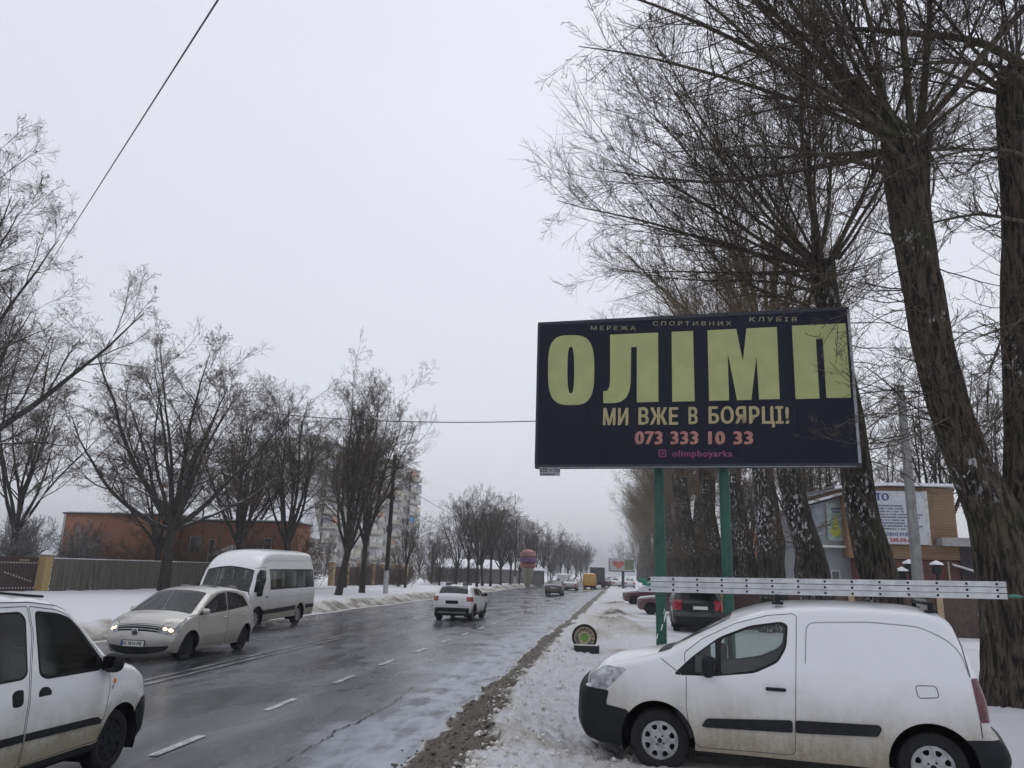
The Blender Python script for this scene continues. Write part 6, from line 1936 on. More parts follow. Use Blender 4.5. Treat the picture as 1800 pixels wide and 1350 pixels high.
text(tg_, 'ВВІ ч.15а', .10, ((a0[0] + a1[0]) / 2, -.006, BZ + (a0[1] + a1[1]) / 2 + .03), (math.pi / 2, 0, 0), M['ink'], bold=.02)
b = MB()
for k in range(9): b.box((a0[0] + .04 + k * .034, -.005, BZ + min(a0[1], a1[1]) + .035), (.022, .003, .03))
b.build('small_print', M['ink'], tg_)

# ------------------------------------------------------------------ tyre sign in the slush ridge
ty = empty('tyre_sign', (-.47, 20.8, .16), 0, 'tyre standing on a dark block painted as a tyre repair sign', 'sign')
b = MB(); b.lathe([(.285, -.08), (.30, -.085), (.335, -.075), (.35, -.05), (.352, 0), (.35, .06), (.325, .095), (.27, .10), (.245, .09)], c=(0, 0, .42), n=40, axis='y'); b.build('tyre', M['rubber'], ty)
b = MB(); b.lathe([(.001, -.07), (.29, -.07)], c=(0, 0, .42), n=32, axis='y'); b.build('disc', simple('cream_disc', (.42, .36, .25), .7, var=.15), ty)
b = MB(); b.lathe([(.001, -.076), (.115, -.076)], c=(0, 0, .42), n=20, axis='y'); b.build('green_spot', simple('green_spot', (.16, .30, .06), .6), ty)
for i, ch in enumerate('ШИНОМОНТАЖ'):
    an = math.radians(212 - i * 29)
    text(ty, ch, .12, (.205 * math.cos(an), -.077, .42 + .205 * math.sin(an)), (math.pi / 2, -(an - math.pi / 2), 0), M['ink'], 'letter', bold=.04)
b = MB(); b.rbox((.06, .02, .105), (.70, .34, .22), .02); b.build('block', simple('dark_block', (.012, .012, .015), .6), ty)
ty.scale = (.92, .92, .92)
b = MB(); b.rbox((.05, -.10, .222), (.66, .12, .03), .014); b.build('snow_cap', M['snow_prop'], ty)

# ------------------------------------------------------------------ poles and cables
CONC = simple('concrete', (.26, .26, .255), .85, var=.2, scale=4, bump=.3, bscale=12)
cp = empty('concrete_pole', (8.62, 23.0, 0), 0, 'tapering grey concrete pole in front of the repair garage', 'pole')
b = MB(); b.add([(x * (.13 if z == 0 else .08), y * (.13 if z == 0 else .08), z) for z in (0, 7.75) for x, y in ((-1, -1), (1, -1), (1, 1), (-1, 1))], [(0, 1, 5, 4), (1, 2, 6, 5), (2, 3, 7, 6), (3, 0, 4, 7), (4, 5, 6, 7)])
b.build('shaft', CONC, cp)
b = MB(); b.box((-.1, 0, 7.55), (.16, .08, .08)); b.tube([(-.16, 0, 7.5), (-.16, 0, 7.65)], .03, 6); b.build('insulator', FR, cp)
c = ground_at(677, 1049)
DARKW = bark('pole_wood', (.022, .020, .018), (.065, .058, .050), snow=.1, flecks=.05)
up = empty('utility_pole', (c[0], c[1], 0), 0, 'dark slim utility pole with whitewashed foot right of the lindens', 'pole')
top_z = float(at_y(689, 800, c[1])[2])
b = MB(); b.tube([(0, 0, 1.9), (.05, 0, top_z)], [.17, .12], 12); b.build('shaft', DARKW, up)
b = MB(); b.tube([(0, 0, -.1), (0, 0, 1.9)], [.19, .175], 12); b.build('whitewashed_foot', simple('whitewash', (.42, .42, .41), .85, var=.3, scale=8), up)
b = MB(); b.box((.05, -.1, top_z - 1.0), (1.5, .1, .1)); b.build('crossarm', FR, up)
b = MB(); b.box((.05, -.1, top_z - 3.3), (.5, .14, .3)); b.build('junction_box', FR, up)
b = MB(); b.box((.02, -.1, 5.0), (.45, .14, .5)); b.build('notice_plate', FR, up)
for i, (px, py, H) in enumerate(((846, 1032, 9), (905, 1031, 9.5), (942, 1027, 9), (963, 1025, 9), (1012, 1021, 9))):
    c = ground_at(px, py)
    q = empty('lamp_post', (c[0], c[1], 0), 0, 'slim dark post with a pale foot in the left hand tree row', 'lamp post', 'posts along the left verge')
    b = MB(); b.tube([(0, 0, 1.4), (0, 0, H), (.5, 0, H + .5), (1.3, 0, H + .6)], [.14, .10, .06, .05], 8); b.build('shaft', DARKW, q)
    b = MB(); b.tube([(0, 0, -.1), (0, 0, 1.4)], .15, 8); b.build('whitewashed_foot', simple('whitewash', (.45, .45, .44), .85), q)
CABLE = simple('black_cable', (.05, .05, .055), .6)
def cable(a, b_, sag, r, label):
    a = np.array(a); b_ = np.array(b_)
    pts = [a + (b_ - a) * t - np.array([0, 0, 4 * sag * t * (1 - t)]) for t in np.linspace(0, 1, 40)]
    m = MB(); m.tube(pts, r, 6)
    return tag(m.build('overhead_cable', CABLE, None), label, 'cable')
pa = at_y(60, 506, 34.0); pb = at_y(383, 0, 7.2); dirv = (pb - pa); pe = pa + dirv * 1.25
cable(pa, pe, .0, .011, 'taut overhead cable rising steeply across the upper left sky')
l1 = at_y(95, 655, 34.0); r1 = np.array([8.4, 23.0, 7.62])
mid = at_y(530, 722, 27.5)
def cable_fit():
    # choose the sag so that the cable meets the billboard edge where the photograph shows it
    best = None
    for sag in np.linspace(0, 2.5, 51):
        e = 0
        for px, py in ((300, 690), (600, 730), (800, 742), (940, 748)):
            t = np.linspace(0, 1, 400)[:, None]
            P = l1 + (r1 - l1) * t - np.array([0, 0, 1.0]) * 4 * sag * t * (1 - t)
            d = P - EYE; z = d @ _fw
            X = 900 + FPX * (d @ _rt) / z; Yp = 675 - FPX * (d @ _up) / z
            e += abs(np.interp(px, X, Yp) - py)
        if best is None or e < best[0]: best = (e, sag)
    return best[1]
cable(l1, r1, cable_fit(), .017, 'sagging cable crossing the road behind the billboard')
la_, lb_ = at_y(60, 685, 34.0), np.array([-16.2, 58.4, 8.6])
cable(la_, lb_, .9, .014, 'thin cable drooping through the trees on the left')
cable(np.array([-16.2, 58.4, 8.9]), np.array([-13.0, 110.0, 7.6]), 1.0, .02, 'upper thin wire running from the dark pole into the distance')
cable(np.array([-16.2, 58.4, 7.2]), np.array([-13.0, 110.0, 6.0]), 1.0, .02, 'lower thin wire running from the dark pole into the distance')

# ------------------------------------------------------------------ fences on the far side
WOOD = NT('weathered_boards')
_n = WOOD.noise(WOOD.coord((9, 9, .5)), 1.0, 4, .6); _n2 = WOOD.noise(WOOD.coord((2, 2, 4)), 3, 4)
WOOD.set(Base_Color=WOOD.mix(WOOD.ramp(_n, .3, .7), (.062, .060, .050), (.150, .140, .112)), Roughness=.9)
WOOD = WOOD.m
DARKBROWN = simple('dark_brown_paint', (.040, .022, .020), .6, var=.25, scale=5)
BRICKY = NT('yellow_brick')
def brick_mat(t, c1, c2, mortar, sc, rough=.85, bw=.25, rh=.075):
    br = t.n('ShaderNodeTexBrick'); br.inputs['Scale'].default_value = 1.0
    br.inputs['Brick Width'].default_value = bw; br.inputs['Row Height'].default_value = rh; br.inputs['Mortar Size'].default_value = .008
    br.inputs['Color1'].default_value = (*c1, 1); br.inputs['Color2'].default_value = (*c2, 1); br.inputs['Mortar'].default_value = (*mortar, 1)
    tc = t.n('ShaderNodeTexCoord'); sx = t.sepxyz(tc.outputs['Object'])
    cb = t.n('ShaderNodeCombineXYZ'); t.l(t.math('ADD', sx[0], sx[1]), cb.inputs[0]); t.l(sx[2], cb.inputs[1])
    t.l(cb.outputs[0], br.inputs['Vector'])
    nz = t.noise(t.coord(), .6, 5)
    t.set(Base_Color=t.mix(t.math('MULTIPLY', t.ramp(nz, .4, .75), .35), br.outputs['Color'], tuple(x * .5 for x in c1)), Roughness=rough)
    return t.m
BRICKY = brick_mat(BRICKY, (.40, .28, .09), (.46, .33, .12), (.33, .28, .18), 1)
ORANGE = brick_mat(NT('orange_brick'), (.36, .145, .080), (.42, .175, .095), (.33, .21, .15), 1)
REDBR = brick_mat(NT('red_brick'), (.13, .040, .036), (.17, .055, .045), (.16, .12, .11), 1)
OCHRE = brick_mat(NT('ochre_siding'), (.235, .150, .085), (.265, .175, .10), (.17, .11, .065), 1, bw=2.0, rh=.12)
fa = ground_at(84, 1041, .3); fb = np.array([-27.2, 62.5, .3])
fv = fb - fa; fl = float(np.hypot(fv[0], fv[1])); fang = math.atan2(fv[1], fv[0])
fence = empty('board_fence', (fa[0], fa[1], .12), fang, 'weathered grey board fence with snow along its top', 'fence')
_rg = random.Random(3)
b = MB(); n_ = int(fl / .145)
for k in range(n_):
    h = 1.95 + _rg.uniform(-.025, .025)
    b.box((.1 + k * .145, _rg.uniform(-.012, .012), h / 2), (.132 + _rg.uniform(-.008, .006), .025, h), ry=_rg.uniform(-.008, .008))
tag(b.build('board', WOOD, fence), kind='stuff')
b = MB(); b.box((fl / 2, .05, .5), (fl, .04, .1)); b.box((fl / 2, .05, 1.5), (fl, .04, .1)); b.build('rail', WOOD, fence)
b = MB()
for k in range(30): b.rbox((.1 + (k + .5) * (fl - .2) / 30, 0, 1.985), ((fl - .2) / 30 * .98, .06, .035 + .02 * _rg.random()), .015, 2)
tag(b.build('snow_line', M['snow_prop'], fence), kind='stuff')
pl_ = empty('gate_pillar', (fa[0] - .20, fa[1] - .3, .1), fang, 'yellow brick gate pillar with a snow capped top', 'pillar')
b = MB(); b.box((0, 0, 1.05), (.46, .46, 2.1)); b.build('shaft', BRICKY, pl_)
b = MB(); b.box((0, 0, 2.14), (.56, .56, .07)); b.build('coping', CONC, pl_)
b = MB(); b.lathe([(.40, 2.18), (.36, 2.26), (.2, 2.36), (.001, 2.44)], n=4); b.build('snow_cap', M['snow_prop'], pl_)
ga = np.array([fa[0] - .45, fa[1] - .5, 0]); gd = math.atan2(-11.5, -4.4)
gate = empty('wooden_gate', (ga[0], ga[1], .12), gd, 'dark brown plank gate with rows of bright studs', 'gate')
b = MB()
for k in range(26): b.box((.1 + k * .155, 0, 1.02), (.145, .03, 1.95 + .02 * _rg.random()))
tag(b.build('plank', DARKBROWN, gate), kind='stuff')
b = MB()
for zz in (.35, 1.65):
    b.box((2.05, .03, zz), (4.1, .03, .12))
b.build('cross_rail', DARKBROWN, gate)
b = MB()
for k in range(26):
    for zz in (.40, 1.70): b.lathe([(.001, .03), (.035, .02), (.038, .0)], c=(.1 + k * .155, .02 if False else .035, zz), n=6, axis='y'); 
for k in range(10):
    b.lathe([(.001, .03), (.035, .02), (.038, .0)], c=(.3 + k * .155, .035, .75 + .05 * k), n=6, axis='y'); b.lathe([(.001, .03), (.035, .02), (.038, .0)], c=(2.2 + k * .155, .035, 1.2 - .05 * k), n=6, axis='y')
tag(b.build('stud', simple('bright_stud', (.6, .58, .54), .5), gate), kind='stuff')
b = MB(); b.rbox((.8, .04, 1.83), (.55, .02, .12), .01); b.build('name_plate', simple('old_brass', (.18, .14, .08), .5), gate)
# pillared fence further on
c0 = np.array([-24.6, 70.0]); c1 = np.array([-21.8, 86.0])
vv = c1 - c0; L_ = float(np.hypot(*vv)); an_ = math.atan2(vv[1], vv[0])
pf = empty('pillared_fence', (c0[0], c0[1], .2), an_, 'brown panel fence between cream pillars beyond the minibus', 'fence')
CREAMP = simple('cream_pillar', (.42, .31, .19), .8, var=.15)
BROWNP = simple('brown_panel', (.075, .055, .048), .8, var=.25)
for k in range(7):
    x = L_ * k / 6
    b = MB(); b.box((x, 0, 1.1), (.45, .45, 2.2)); b.box((x, 0, 2.24), (.56, .56, .08)); p_ = b.build('pillar', CREAMP, pf)
    q = MB(); q.rbox((x, 0, 2.32), (.5, .5, .09), .04); q.build('snow_cap', M['snow_prop'], p_)
    if k < 6:
        b = MB(); b.box((x + L_ / 12, 0, 1.0), (L_ / 6 - .47, .06, 1.75)); b.build('panel', BROWNP, pf)

# ------------------------------------------------------------------ buildings
PANE = glass('building_pane', (.12, .13, .14), .05)
WFRAME = simple('window_frame', (.55, .55, .54), .6)
DARKROOM = M['dark']
def window(parent, x, y, z, w, h, face=-1, frame=WFRAME, name='window', bars=1):
    """framed window on a wall facing local -y (face=-1)"""
    b = MB()
    t = .05
    b.box((x, y + face * .03, z + h / 2 - t / 2), (w, .08, t)); b.box((x, y + face * .03, z - h / 2 + t / 2), (w, .08, t))
    b.box((x - w / 2 + t / 2, y + face * .03, z), (t, .08, h - 2 * t)); b.box((x + w / 2 - t / 2, y + face * .03, z), (t, .08, h - 2 * t))
    for k in range(bars): b.box((x - w / 2 + w * (k + 1) / (bars + 1), y + face * .03, z), (t * .8, .07, h - 2 * t))
    o = b.build(name, frame, parent)
    q = MB(); q.box((x, y + face * .012, z), (w - 2 * t, .02, h - 2 * t)); q.build('pane', M['seal'] if frame is None else PANE_D, o)
    return o
PANE_D = simple('dark_pane', (.035, .038, .042), .08, var=.4, scale=2, coat=1.0)
# orange brick building behind the fence
ob_ = empty('brick_building', (0, 60, 0), 0, 'orange brick building behind the board fence on the left', 'building')
b = MB(); b.box((-39.6, 5, 2.85), (9.4, 10, 5.7)); b.build('wall', ORANGE, ob_)
b = MB(); b.box((-39.6, 5, 5.76), (9.8, 10.4, .12)); b.build('roof_edge', simple('dark_metal_edge', (.05, .045, .042), .6), ob_)
b = MB(); b.rbox((-39.6, 5.2, 5.88), (9.6, 9.8, .13), .04); b.build('roof_snow', M['snow_prop'], ob_)
b = MB(); b.tube([(-44.35, -.08, 0), (-44.35, -.08, 5.7)], .06, 6); b.tube([(-34.85, -.08, 0), (-34.85, -.08, 5.7)], .07, 6); b.build('downpipe', simple('white_pipe', (.55, .55, .54), .6), ob_)
ob2 = empty('brick_wing', (0, 61.5, 0), 0, 'lower orange brick wing with a small white framed window', 'building')
b = MB(); b.box((-30.0, 2, 2.7), (9.5, 4, 5.4)); b.build('wall', ORANGE, ob2)
b = MB(); b.box((-30.0, 2, 5.46), (9.8, 4.3, .12)); b.build('roof_edge', simple('dark_metal_edge', (.05, .045, .042), .6), ob2)
b = MB(); b.rbox((-30.0, 2, 5.58), (9.6, 3.9, .13), .04); b.build('roof_snow', M['snow_prop'], ob2)
window(ob2, -33.4, -.02, 3.55, 1.05, 1.35); window(ob2, -32.0, -.02, 2.9, .5, 2.2, bars=0); window(ob2, -27.2, -.02, 3.4, .7, 1.6, bars=0)
b = MB(); b.add([(-31.2, -2.2, 2.65), (-27.4, -2.2, 2.65), (-27.4, 0, 2.65), (-31.2, 0, 2.65), (-29.3, -2.2, 3.5), (-29.3, 0, 3.5)], [(0, 4, 5, 3), (1, 2, 5, 4), (0, 1, 4), (2, 3, 5), (0, 3, 2, 1)])
b.build('porch_roof_snow', M['snow_prop'], ob2)
b = MB(); b.box((-31.0, -2.0, 1.3), (.12, .12, 2.6)); b.box((-27.6, -2.0, 1.3), (.12, .12, 2.6)); b.build('porch_post', DARKBROWN, ob2)
# a house with a snowy roof and brick chimney behind
hs_ = empty('house', (-37.6, 84, 0), .1, 'house with steep snow covered roof and brick chimney behind the brick wing', 'building')
b = MB(); b.box((0, 0, 2.6), (9, 8, 5.2)); b.build('wall', simple('grey_plaster', (.30, .28, .26), .9), hs_)
b = MB(); b.add([(-5, -4.6, 5.2), (5, -4.6, 5.2), (5, 4.6, 5.2), (-5, 4.6, 5.2), (-5, 0, 9.6), (5, 0, 9.6)], [(0, 1, 5, 4), (2, 3, 4, 5), (0, 4, 3), (1, 2, 5), (0, 3, 2, 1)])
rf = b.build('roof', M['snow_prop'], hs_)
b = MB(); b.box((-1.0, -1.2, 9.6), (.9, .7, 2.2)); b.box((-1.0, -1.2, 10.75), (1.05, .85, .12)); b.build('chimney', ORANGE, rf)
# shed with mossy roof right of it
# nine-storey apartment block
ab = empty('apartment_block', (-58.2, 150.0, 0), math.atan2(53.0, 9.0), 'nine storey pale apartment block with long balconies behind the lindens', 'building')
AL, AD, ST = 54.0, 13.0, 2.95
PALE = simple('pale_panel', (.42, .40, .365), .85, var=.12, scale=.3)
PALE2 = simple('balcony_concrete', (.40, .375, .325), .85, var=.2, scale=.5)
b = MB(); b.box((AL / 2, AD / 2, ST * 9 / 2 + .4), (AL, AD, ST * 9 + .8)); b.build('wall', PALE, ab)
b = MB(); b.box((AL / 2, AD / 2, ST * 9 + 1.0), (AL + .5, AD + .5, .4)); rp_ = b.build('roof', PALE2, ab)
for xx in (9, 27, 45): 
    q = MB(); q.box((xx, AD / 2, ST * 9 + 2.0), (4, 5, 1.8)); q.build('lift_housing', simple('lift_housing', (.2, .18, .17), .9), rp_)
b0 = MB(); b0.box((0, 0, 0), (1.5, .10, 1.6)); pane_me = b0.build('window', PANE_D, ab)
fr0 = MB(); fr0.box((0, -.03, .78), (1.6, .12, .08)); fr0.box((0, -.03, -.78), (1.6, .12, .08)); fr0.box((-.76, -.03, 0), (.08, .12, 1.5)); fr0.box((.76, -.03, 0), (.08, .12, 1.5)); fr0.box((.1, -.03, 0), (.07, .12, 1.5))
wf_me = fr0.build('frame', WFRAME, pane_me)
bays = 15
first = True
GLZ = [simple('balcony_glazing_%s' % n_, c_, .3, var=.3, scale=.8) for n_, c_ in (('pale', (.50, .50, .49)), ('grey', (.26, .27, .28)), ('blue', (.05, .20, .42)), ('rust', (.40, .22, .14)), ('cream', (.46, .42, .30)))]
parap = MB(); parap.box((0, -.62, -.55), (3.4, .10, 1.05)); parap.box((0, -.3, -1.05), (3.4, .7, .12)); par_me = parap.build('balcony', PALE2, ab)
glz = MB(); 
for k in range(5): glz.box((-1.36 + k * .68, -.60, .62), (.60, .05, 1.25))
glz_me = glz.build('glazing', GLZ[0], par_me)
_rg = random.Random(8)
for fl_ in range(9):
    z = ST * fl_ + 1.9
    for k in range(bays):
        x = 1.9 + k * 3.58
        if first:
            o, w_ = pane_me, wf_me; first = False
            o.location = (x, -.03, z)
        elif k % 3 == 0:
            o = pane_me.copy(); COL.objects.link(o); o.parent = ab; w_ = wf_me.copy(); COL.objects.link(w_); w_.parent = o
            o.location = (x, -.03, z)
        if k % 3 and fl_ > 0:
            o = par_me.copy(); COL.objects.link(o); o.parent = ab; o.location = (x, -.25, z)
            m_ = _rg.choices(range(5), (6, 4, .25, .5, 1))[0]
            if (fl_, k) == (4, 13): m_ = 2
            if (fl_, k) in ((6, 8), (6, 7)): m_ = 3
            if _rg.random() < .8 or m_ in (2, 3):
                g_ = glz_me.copy(); COL.objects.link(g_); g_.parent = o
                g_.material_slots[0].link = 'OBJECT'; g_.material_slots[0].material = GLZ[m_]
            w2 = pane_me.copy(); COL.objects.link(w2); w2.parent = ab; w2.location = (x, -.03, z)
        elif k % 3:
            o = pane_me.copy(); COL.objects.link(o); o.parent = ab; w_ = wf_me.copy(); COL.objects.link(w_); w_.parent = o
            o.location = (x, -.03, z)
bpy.data.objects.remove(glz_me); bpy.data.objects.remove(par_me)
for fl_ in range(9):     # balconies on the gable end
    b = MB(); z = ST * fl_ + 1.2
    b.box((AL + .6, 2.2, z - .1), (1.2, 3.6, .14)); b.box((AL + 1.15, 2.2, z + .4), (.1, 3.6, .9)); b.box((AL + .6, .45, z + .4), (1.0, .1, .9))
    b.build('end_balcony', GLZ[4] if fl_ in (4, 7) else PALE2, ab)
# distant block far down the street
db = empty('distant_block', (-31.0, 262.0, 0), R(84), 'hazy apartment block above the trees far down the street', 'building')
b = MB(); b.box((22, 6, 10.5), (44, 12, 21)); b.build('wall', PALE, db)
b = MB(); b.box((10, 6, 22), (5, 5, 2)); b.build('roof_housing', PALE2, db)
b = MB(); b.tube([(24, 4, 21), (24, 4, 30)], .15, 5); b.build('aerial_mast', FR, db)
for fl_ in range(7):
    for k in range(10):
        o = pane_me.copy(); COL.objects.link(o); o.parent = db; o.location = (2.5 + k * 4.2, -.03, 2 + fl_ * 2.8)
# low snowy-roofed sheds in the left tree row
for i, (px, py, w, lab) in enumerate(((815, 1026, 9, 'low shed with snow covered roof among the left hand trees'), (885, 1026, 11, 'long low snow roofed shed beyond the first shed'))):
    c = ground_at(px, py, .2)
    s_ = empty('shed', (c[0], c[1] + 3, 0), .35, lab, 'building')
    b = MB(); b.box((0, 0, 1.2), (w, 5, 2.4)); b.build('wall', simple('shed_grey', (.20, .19, .185), .9), s_)
    b = MB(); b.add([(-w / 2 - .3, -2.8, 2.3), (w / 2 + .3, -2.8, 2.3), (w / 2 + .3, 2.8, 3.6), (-w / 2 - .3, 2.8, 3.6)], [(0, 1, 2, 3)]); b.add([(-w / 2 - .3, -2.8, 2.45), (w / 2 + .3, -2.8, 2.45), (w / 2 + .3, 2.8, 3.75), (-w / 2 - .3, 2.8, 3.75)], [(0, 1, 2, 3)])
    b.add([(-w / 2 - .3, -2.8, 2.3), (w / 2 + .3, -2.8, 2.3), (w / 2 + .3, -2.8, 2.45), (-w / 2 - .3, -2.8, 2.45)], [(0, 1, 2, 3)])
    b.build('roof_snow', M['snow_prop'], s_)
# ice-cream shaped advertising figure
c = ground_at(927, 1030.5, .2)
ic_ = empty('ice_cream_figure', (c[0], c[1], .1), 0, 'tall ice cream cone shaped advertising figure by the left verge', 'sculpture')
b = MB(); b.lathe([(.25, 0), (.45, .3), (.55, .9), (.75, 1.8), (.85, 2.6)], n=14); b.build('cone', simple('cone_pale', (.30, .30, .22), .7, var=.3), ic_)
b = MB(); b.lathe([(.80, 2.5), (1.12, 2.7), (1.15, 2.95), (.95, 3.15)], n=16); b.build('lower_scoop', simple('orange_scoop', (.38, .13, .085), .6), ic_)
b = MB(); b.lathe([(.95, 3.1), (1.22, 3.35), (1.2, 3.75), (1.0, 4.0)], n=16); b.build('middle_scoop', simple('purple_scoop', (.17, .055, .17), .6), ic_)
b = MB(); b.lathe([(1.0, 3.95), (1.15, 4.2), (1.0, 4.7), (.5, 5.0), (.001, 5.1)], n=16); b.build('top_scoop', simple('peach_scoop', (.34, .18, .15), .6), ic_)
b = MB(); b.tube([(-.3, 0, 4.8), (-.75, 0, 6.0)], .09, 6); b.build('wafer_stick', simple('wafer', (.35, .3, .25), .6), ic_)
# repair garage on the right, with its painted board
gr = empty('repair_garage', (0, 36, 0), 0, 'ochre sided repair garage with red brick base behind the poplars', 'building')
b = MB(); b.box((13.0, 4, 4.7), (4.6, 8, 3.1)); b.build('upper_wall', OCHRE, gr)
b = MB(); b.box((13.2, 4.1, 1.55), (4.4, 8, 3.12)); b.build('lower_wall', REDBR, gr)
b = MB(); b.add([(10.2, -.4, 6.12), (12.5, -.4, 6.30), (15.6, -.4, 6.28), (15.6, 8, 6.5), (10.2, 8, 6.4), (10.2, -.4, 6.24), (12.5, -.4, 6.42), (15.6, -.4, 6.40), (15.6, 8, 6.6), (10.2, 8, 6.5)], [(0, 1, 2, 3, 4), (9, 8, 7, 6, 5), (0, 5, 6, 1), (1, 6, 7, 2)])
b.build('roof_snow', M['snow_prop'], gr)
b = MB(); b.box((15.2, -.25, 3.9), (1.7, .9, .35)); b.build('canopy', simple('canopy_grey', (.33, .32, .31), .7), gr)
b = MB(); b.box((16.6, 1.0, 2.0), (2.6, 2, 4.0)); b.build('dark_annex', simple('dark_annex', (.045, .036, .038), .8), gr)
b = MB(); b.tube([(14.75, -.1, .3), (14.75, -.1, 3.1)], .035, 6); b.build('downpipe', simple('pale_pipe', (.45, .4, .3), .6), gr)
b = MB(); b.add([(14.9, -.15, 2.95), (16.4, -.5, 2.45), (16.4, .6, 2.45), (14.9, .6, 2.95), (14.9, -.15, 3.02), (16.4, -.5, 2.52), (16.4, .6, 2.52), (14.9, .6, 3.02)], [(0, 1, 2, 3), (7, 6, 5, 4), (0, 4, 5, 1)]); b.build('lean_to_roof', M['snow_prop'], gr)
sg = empty('garage_sign', (0, 35.86, 0), 0, 'white painted service list board on the ochre garage wall', 'sign')
b = MB(); b.box((12.62, 0, 4.92), (3.0, .06, 2.30)); b.build('panel', simple('sign_white', (.56, .58, .62), .5, var=.08), sg)
b = MB(); b.box((14.06, -.035, 4.92), (.12, .02, 2.34)); b.build('edge', WFRAME, sg)
BLUEP = simple('blue_print', (.03, .05, .22), .6); REDP = simple('red_print', (.32, .04, .04), .6); GREYP = simple('grey_print', (.12, .13, .2), .6)
text(sg, 'СТО', .42, (12.08, -.034, 5.78), (math.pi / 2, 0, 0), BLUEP, bold=.05)
text(sg, 'КУЗОВНІ РОБОТИ', .20, (12.78, -.034, 4.18), (math.pi / 2, 0, 0), BLUEP, bold=.03)
text(sg, '249-59-67', .24, (12.9, -.034, 3.93), (math.pi / 2, 0, 0), REDP, bold=.04)
b = MB(); b.lathe([(.20, -.034), (.11, -.034)], c=(13.42, 0, 5.78), n=20, axis='y'); b.add([(13.26, -.034, 5.68), (13.58, -.034, 5.68), (13.42, -.034, 5.30)], [(0, 1, 2)]); b.build('map_pin', BLUEP, sg)
_rg = random.Random(2)
b = MB()
for row in range(9):
    z = 5.42 - row * .125; x = 12.05
    end = 12.05 + (1.0 if row < 2 else _rg.choice((1.0, 1.75, 1.75)))
    while x < end:
        w = _rg.uniform(.03, .075)
        b.box((x + w / 2, -.034, z), (w, .006, .062 + .012 * _rg.random())); x += w + (.012 if _rg.random() < .85 else .06)
tag(b.build('small_print', GREYP, sg), kind='stuff')
# pale block with painted advertisement, left of the garage
pb_ = empty('pale_kiosk', (0, 37, 0), -.02, 'pale panelled shop with a sloping roof and a yellow green poster', 'building')
b = MB(); b.add([(8.9, 0, 0), (11.2, 0, 0), (11.2, 6, 0), (8.9, 6, 0), (8.9, 0, 5.3), (11.2, 0, 6.0), (11.2, 6, 6.0), (8.9, 6, 5.3)], [(0, 1, 5, 4), (1, 2, 6, 5), (2, 3, 7, 6), (3, 0, 4, 7), (4, 5, 6, 7)])
b.build('wall', simple('pale_cladding', (.31, .325, .35), .6, var=.12, scale=1.2), pb_)
b = MB(); b.add([(8.6, -.5, 5.28), (11.3, -.5, 6.10), (11.3, 6, 6.1), (8.6, 6, 5.28), (8.6, -.5, 5.40), (11.3, -.5, 6.22), (11.3, 6, 6.22), (8.6, 6, 5.40)], [(0, 1, 2, 3), (7, 6, 5, 4), (0, 4, 5, 1)]); b.build('roof_snow', M['snow_prop'], pb_)
b = MB(); b.box((10.45, -.05, 4.75), (.75, .05, 1.7)); po_ = b.build('poster', simple('mint_poster', (.36, .46, .42), .5), pb_)
b = MB(); b.lathe([(.001, -.085), (.24, -.085)], c=(10.42, 0, 4.3), n=9, axis='y'); b.add([(10.25, -.085, 4.35), (10.60, -.085, 4.4), (10.48, -.085, 5.0), (10.38, -.085, 4.9)], [(0, 1, 2, 3)]); b.build('poster_figure', simple('yellow_green', (.48, .50, .06), .5), po_)
b = MB(); b.box((10.5, -.08, 5.32), (.42, .012, .10)); b.box((10.5, -.08, 5.18), (.34, .012, .08)); b.build('poster_text', GREYP, po_)
b = MB(); b.box((9.72, -.04, 4.7), (.5, .06, 1.6)); b.build('panel', simple('grey_panel', (.27, .29, .33), .4), pb_)
b = MB(); b.rbox((10.1, -.2, 3.62), (2.2, .5, .10), .04); b.build('ledge_snow', M['snow_prop'], pb_)
for xx in (9.3, 9.8, 10.3): window(pb_, xx, -.02, 2.3, .40, .6, bars=0)
window(pb_, 9.35, -.02, 3.1, .5, .5, bars=1)
# brown house far behind the trunks
rh = empty('brick_house', (15.5, 60, 0), 0, 'small pinkish house with dark roof seen between the snow flecked trunks', 'building')
b = MB(); b.box((0, 3, 1.9), (7, 6, 3.8)); b.build('wall', simple('pink_plaster', (.30, .20, .165), .85), rh)
b = MB(); b.box((0, -.3, 4.0), (8.0, 1.0, .9)); b.build('fascia', simple('dark_fascia', (.045, .042, .045), .7), rh)
b = MB(); b.rbox((0, 3, 4.5), (8.2, 7, .14), .05); b.build('roof_snow', M['snow_prop'], rh)
for xx in (-2.0, 0, 1.6): window(rh, xx, -.02, 1.9, .9, 1.1)
rh2 = empty('red_brick_house', (13.0, 78, 0), 0, 'red brick gable far off behind the snow flecked trunks', 'building')
b = MB(); b.box((3, 3, 3.2), (7, 6, 6.4)); b.build('wall', ORANGE, rh2)
b = MB(); b.add([(-.8, -.4, 6.4), (6.8, -.4, 6.4), (6.8, 6.4, 6.4), (-.8, 6.4, 6.4), (3, -.4, 9.2), (3, 6.4, 9.2)], [(0, 4, 5, 3), (1, 2, 5, 4), (0, 1, 4), (2, 3, 5)]); b.build('roof', M['snow_prop'], rh2)
# low wall and vertical-board front behind the van
wl = empty('garden_wall', (0, 33.0, 0), 0, 'low brown panelled wall with pale posts behind the panel van', 'wall')
b = MB(); b.box((11.5, 0, .8), (14, .15, 1.6)); b.build('panel', simple('wall_brown', (.085, .055, .048), .8, var=.3), wl)
for k in range(9):
    b = MB(); b.box((4.8 + k * 1.65, -.10, .85), (.22, .12, 1.75)); b.build('post', CREAMP, wl)
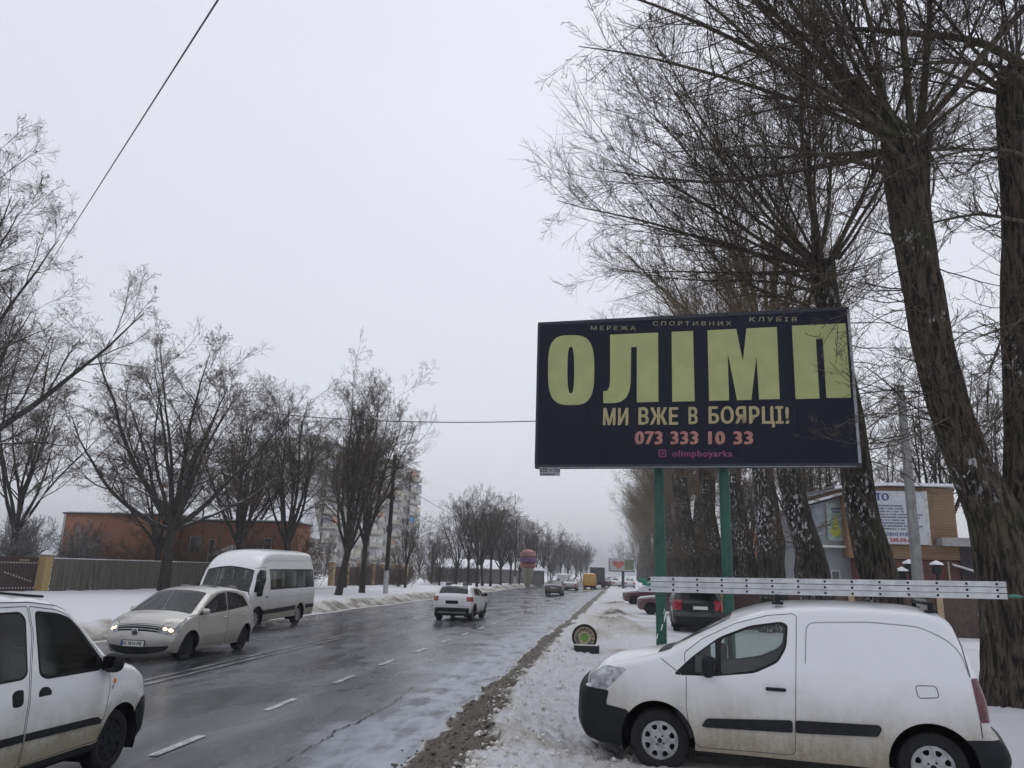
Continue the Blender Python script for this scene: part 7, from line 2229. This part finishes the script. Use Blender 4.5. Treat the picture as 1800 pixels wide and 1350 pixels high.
# two small snow capped lamps on the wall
for i, (px, py) in enumerate(((1598, 1000), (1646, 1002), (1585, 1013))):
    c = at_y(px, py, 33.0)
    q = empty('wall_lantern', (c[0], 32.95, 1.6), 0, 'small snow capped lantern ' + ('left of the concrete pole' if i == 2 else ('hidden partly by the concrete pole' if i == 0 else 'right of the concrete pole')), 'lantern')
    h = float(c[2]) - 1.6
    b = MB(); b.tube([(0, 0, 0), (0, 0, h)], .05, 6); b.rbox((0, 0, h + .02), (.30, .24, .36), .05); b.build('housing', M['plastic'], q)
    b = MB(); b.lathe([(.001, h + .38), (.22, h + .27), (.26, h + .2)], n=12); b.build('snow_cap', M['snow_prop'], q)
# distant second billboard
d0 = at_y(1071, 980, 118.0)
b2 = empty('billboard', (d0[0], 118.0, 0), -.05, 'distant pale billboard with a red heart shaped print beside the poplars', 'billboard')
z0 = float(at_y(1071, 1003, 118.0)[2]); z1 = float(at_y(1071, 981, 118.0)[2])
WPB = 3.7
b = MB(); b.box((WPB / 2, 0, (z0 + z1) / 2), (WPB, .25, z1 - z0)); b.build('panel', simple('pale_print', (.50, .51, .53), .6, var=.1), b2)
b = MB(); b.box((WPB / 2, 0, z0 - .05), (WPB + .1, .35, .12)); b.box((-.03, 0, (z0 + z1) / 2), (.1, .4, z1 - z0)); b.build('frame', FR, b2)
hp = [(.3 + 1.05 + 1.0 * .062 * 16 * math.sin(a) ** 3 * .9, -.14, (z0 + z1) / 2 + .05 * (13 * math.cos(a) - 5 * math.cos(2 * a) - 2 * math.cos(3 * a) - math.cos(4 * a)) * .9) for a in np.linspace(0, 2 * math.pi, 24, False)]
b = MB(); b.poly(hp); b.build('heart_print', simple('red_heart', (.50, .16, .15), .6, var=.25, scale=2), b2)
b = MB(); b.box((WPB * .79, -.13, (z0 + z1) / 2), (WPB * .36, .02, z1 - z0 - .3)); b.build('green_print', simple('green_field', (.17, .21, .12), .6, var=.3, scale=1), b2)
b = MB(); b.tube([(2.0, .3, 0), (2.0, .3, z0)], .22, 10); b.build('post', simple('post_teal', (.03, .06, .07), .5), b2)

# ------------------------------------------------------------------ winter haze
hz = MB(); hz.box((0, 1150, 24), (4200, 2900, 51))
hzm = bpy.data.materials.new('winter_haze'); hzm.use_nodes = True
hzm.node_tree.nodes.clear()
vo = hzm.node_tree.nodes.new('ShaderNodeOutputMaterial'); pv = hzm.node_tree.nodes.new('ShaderNodeVolumePrincipled')
pv.inputs['Color'].default_value = (.93, .95, 1.0, 1); pv.inputs['Density'].default_value = .0010
hzm.node_tree.links.new(pv.outputs[0], vo.inputs['Volume'])
tag(hz.build('haze', hzm, None), 'thin grey winter haze over the whole street', kind='stuff')
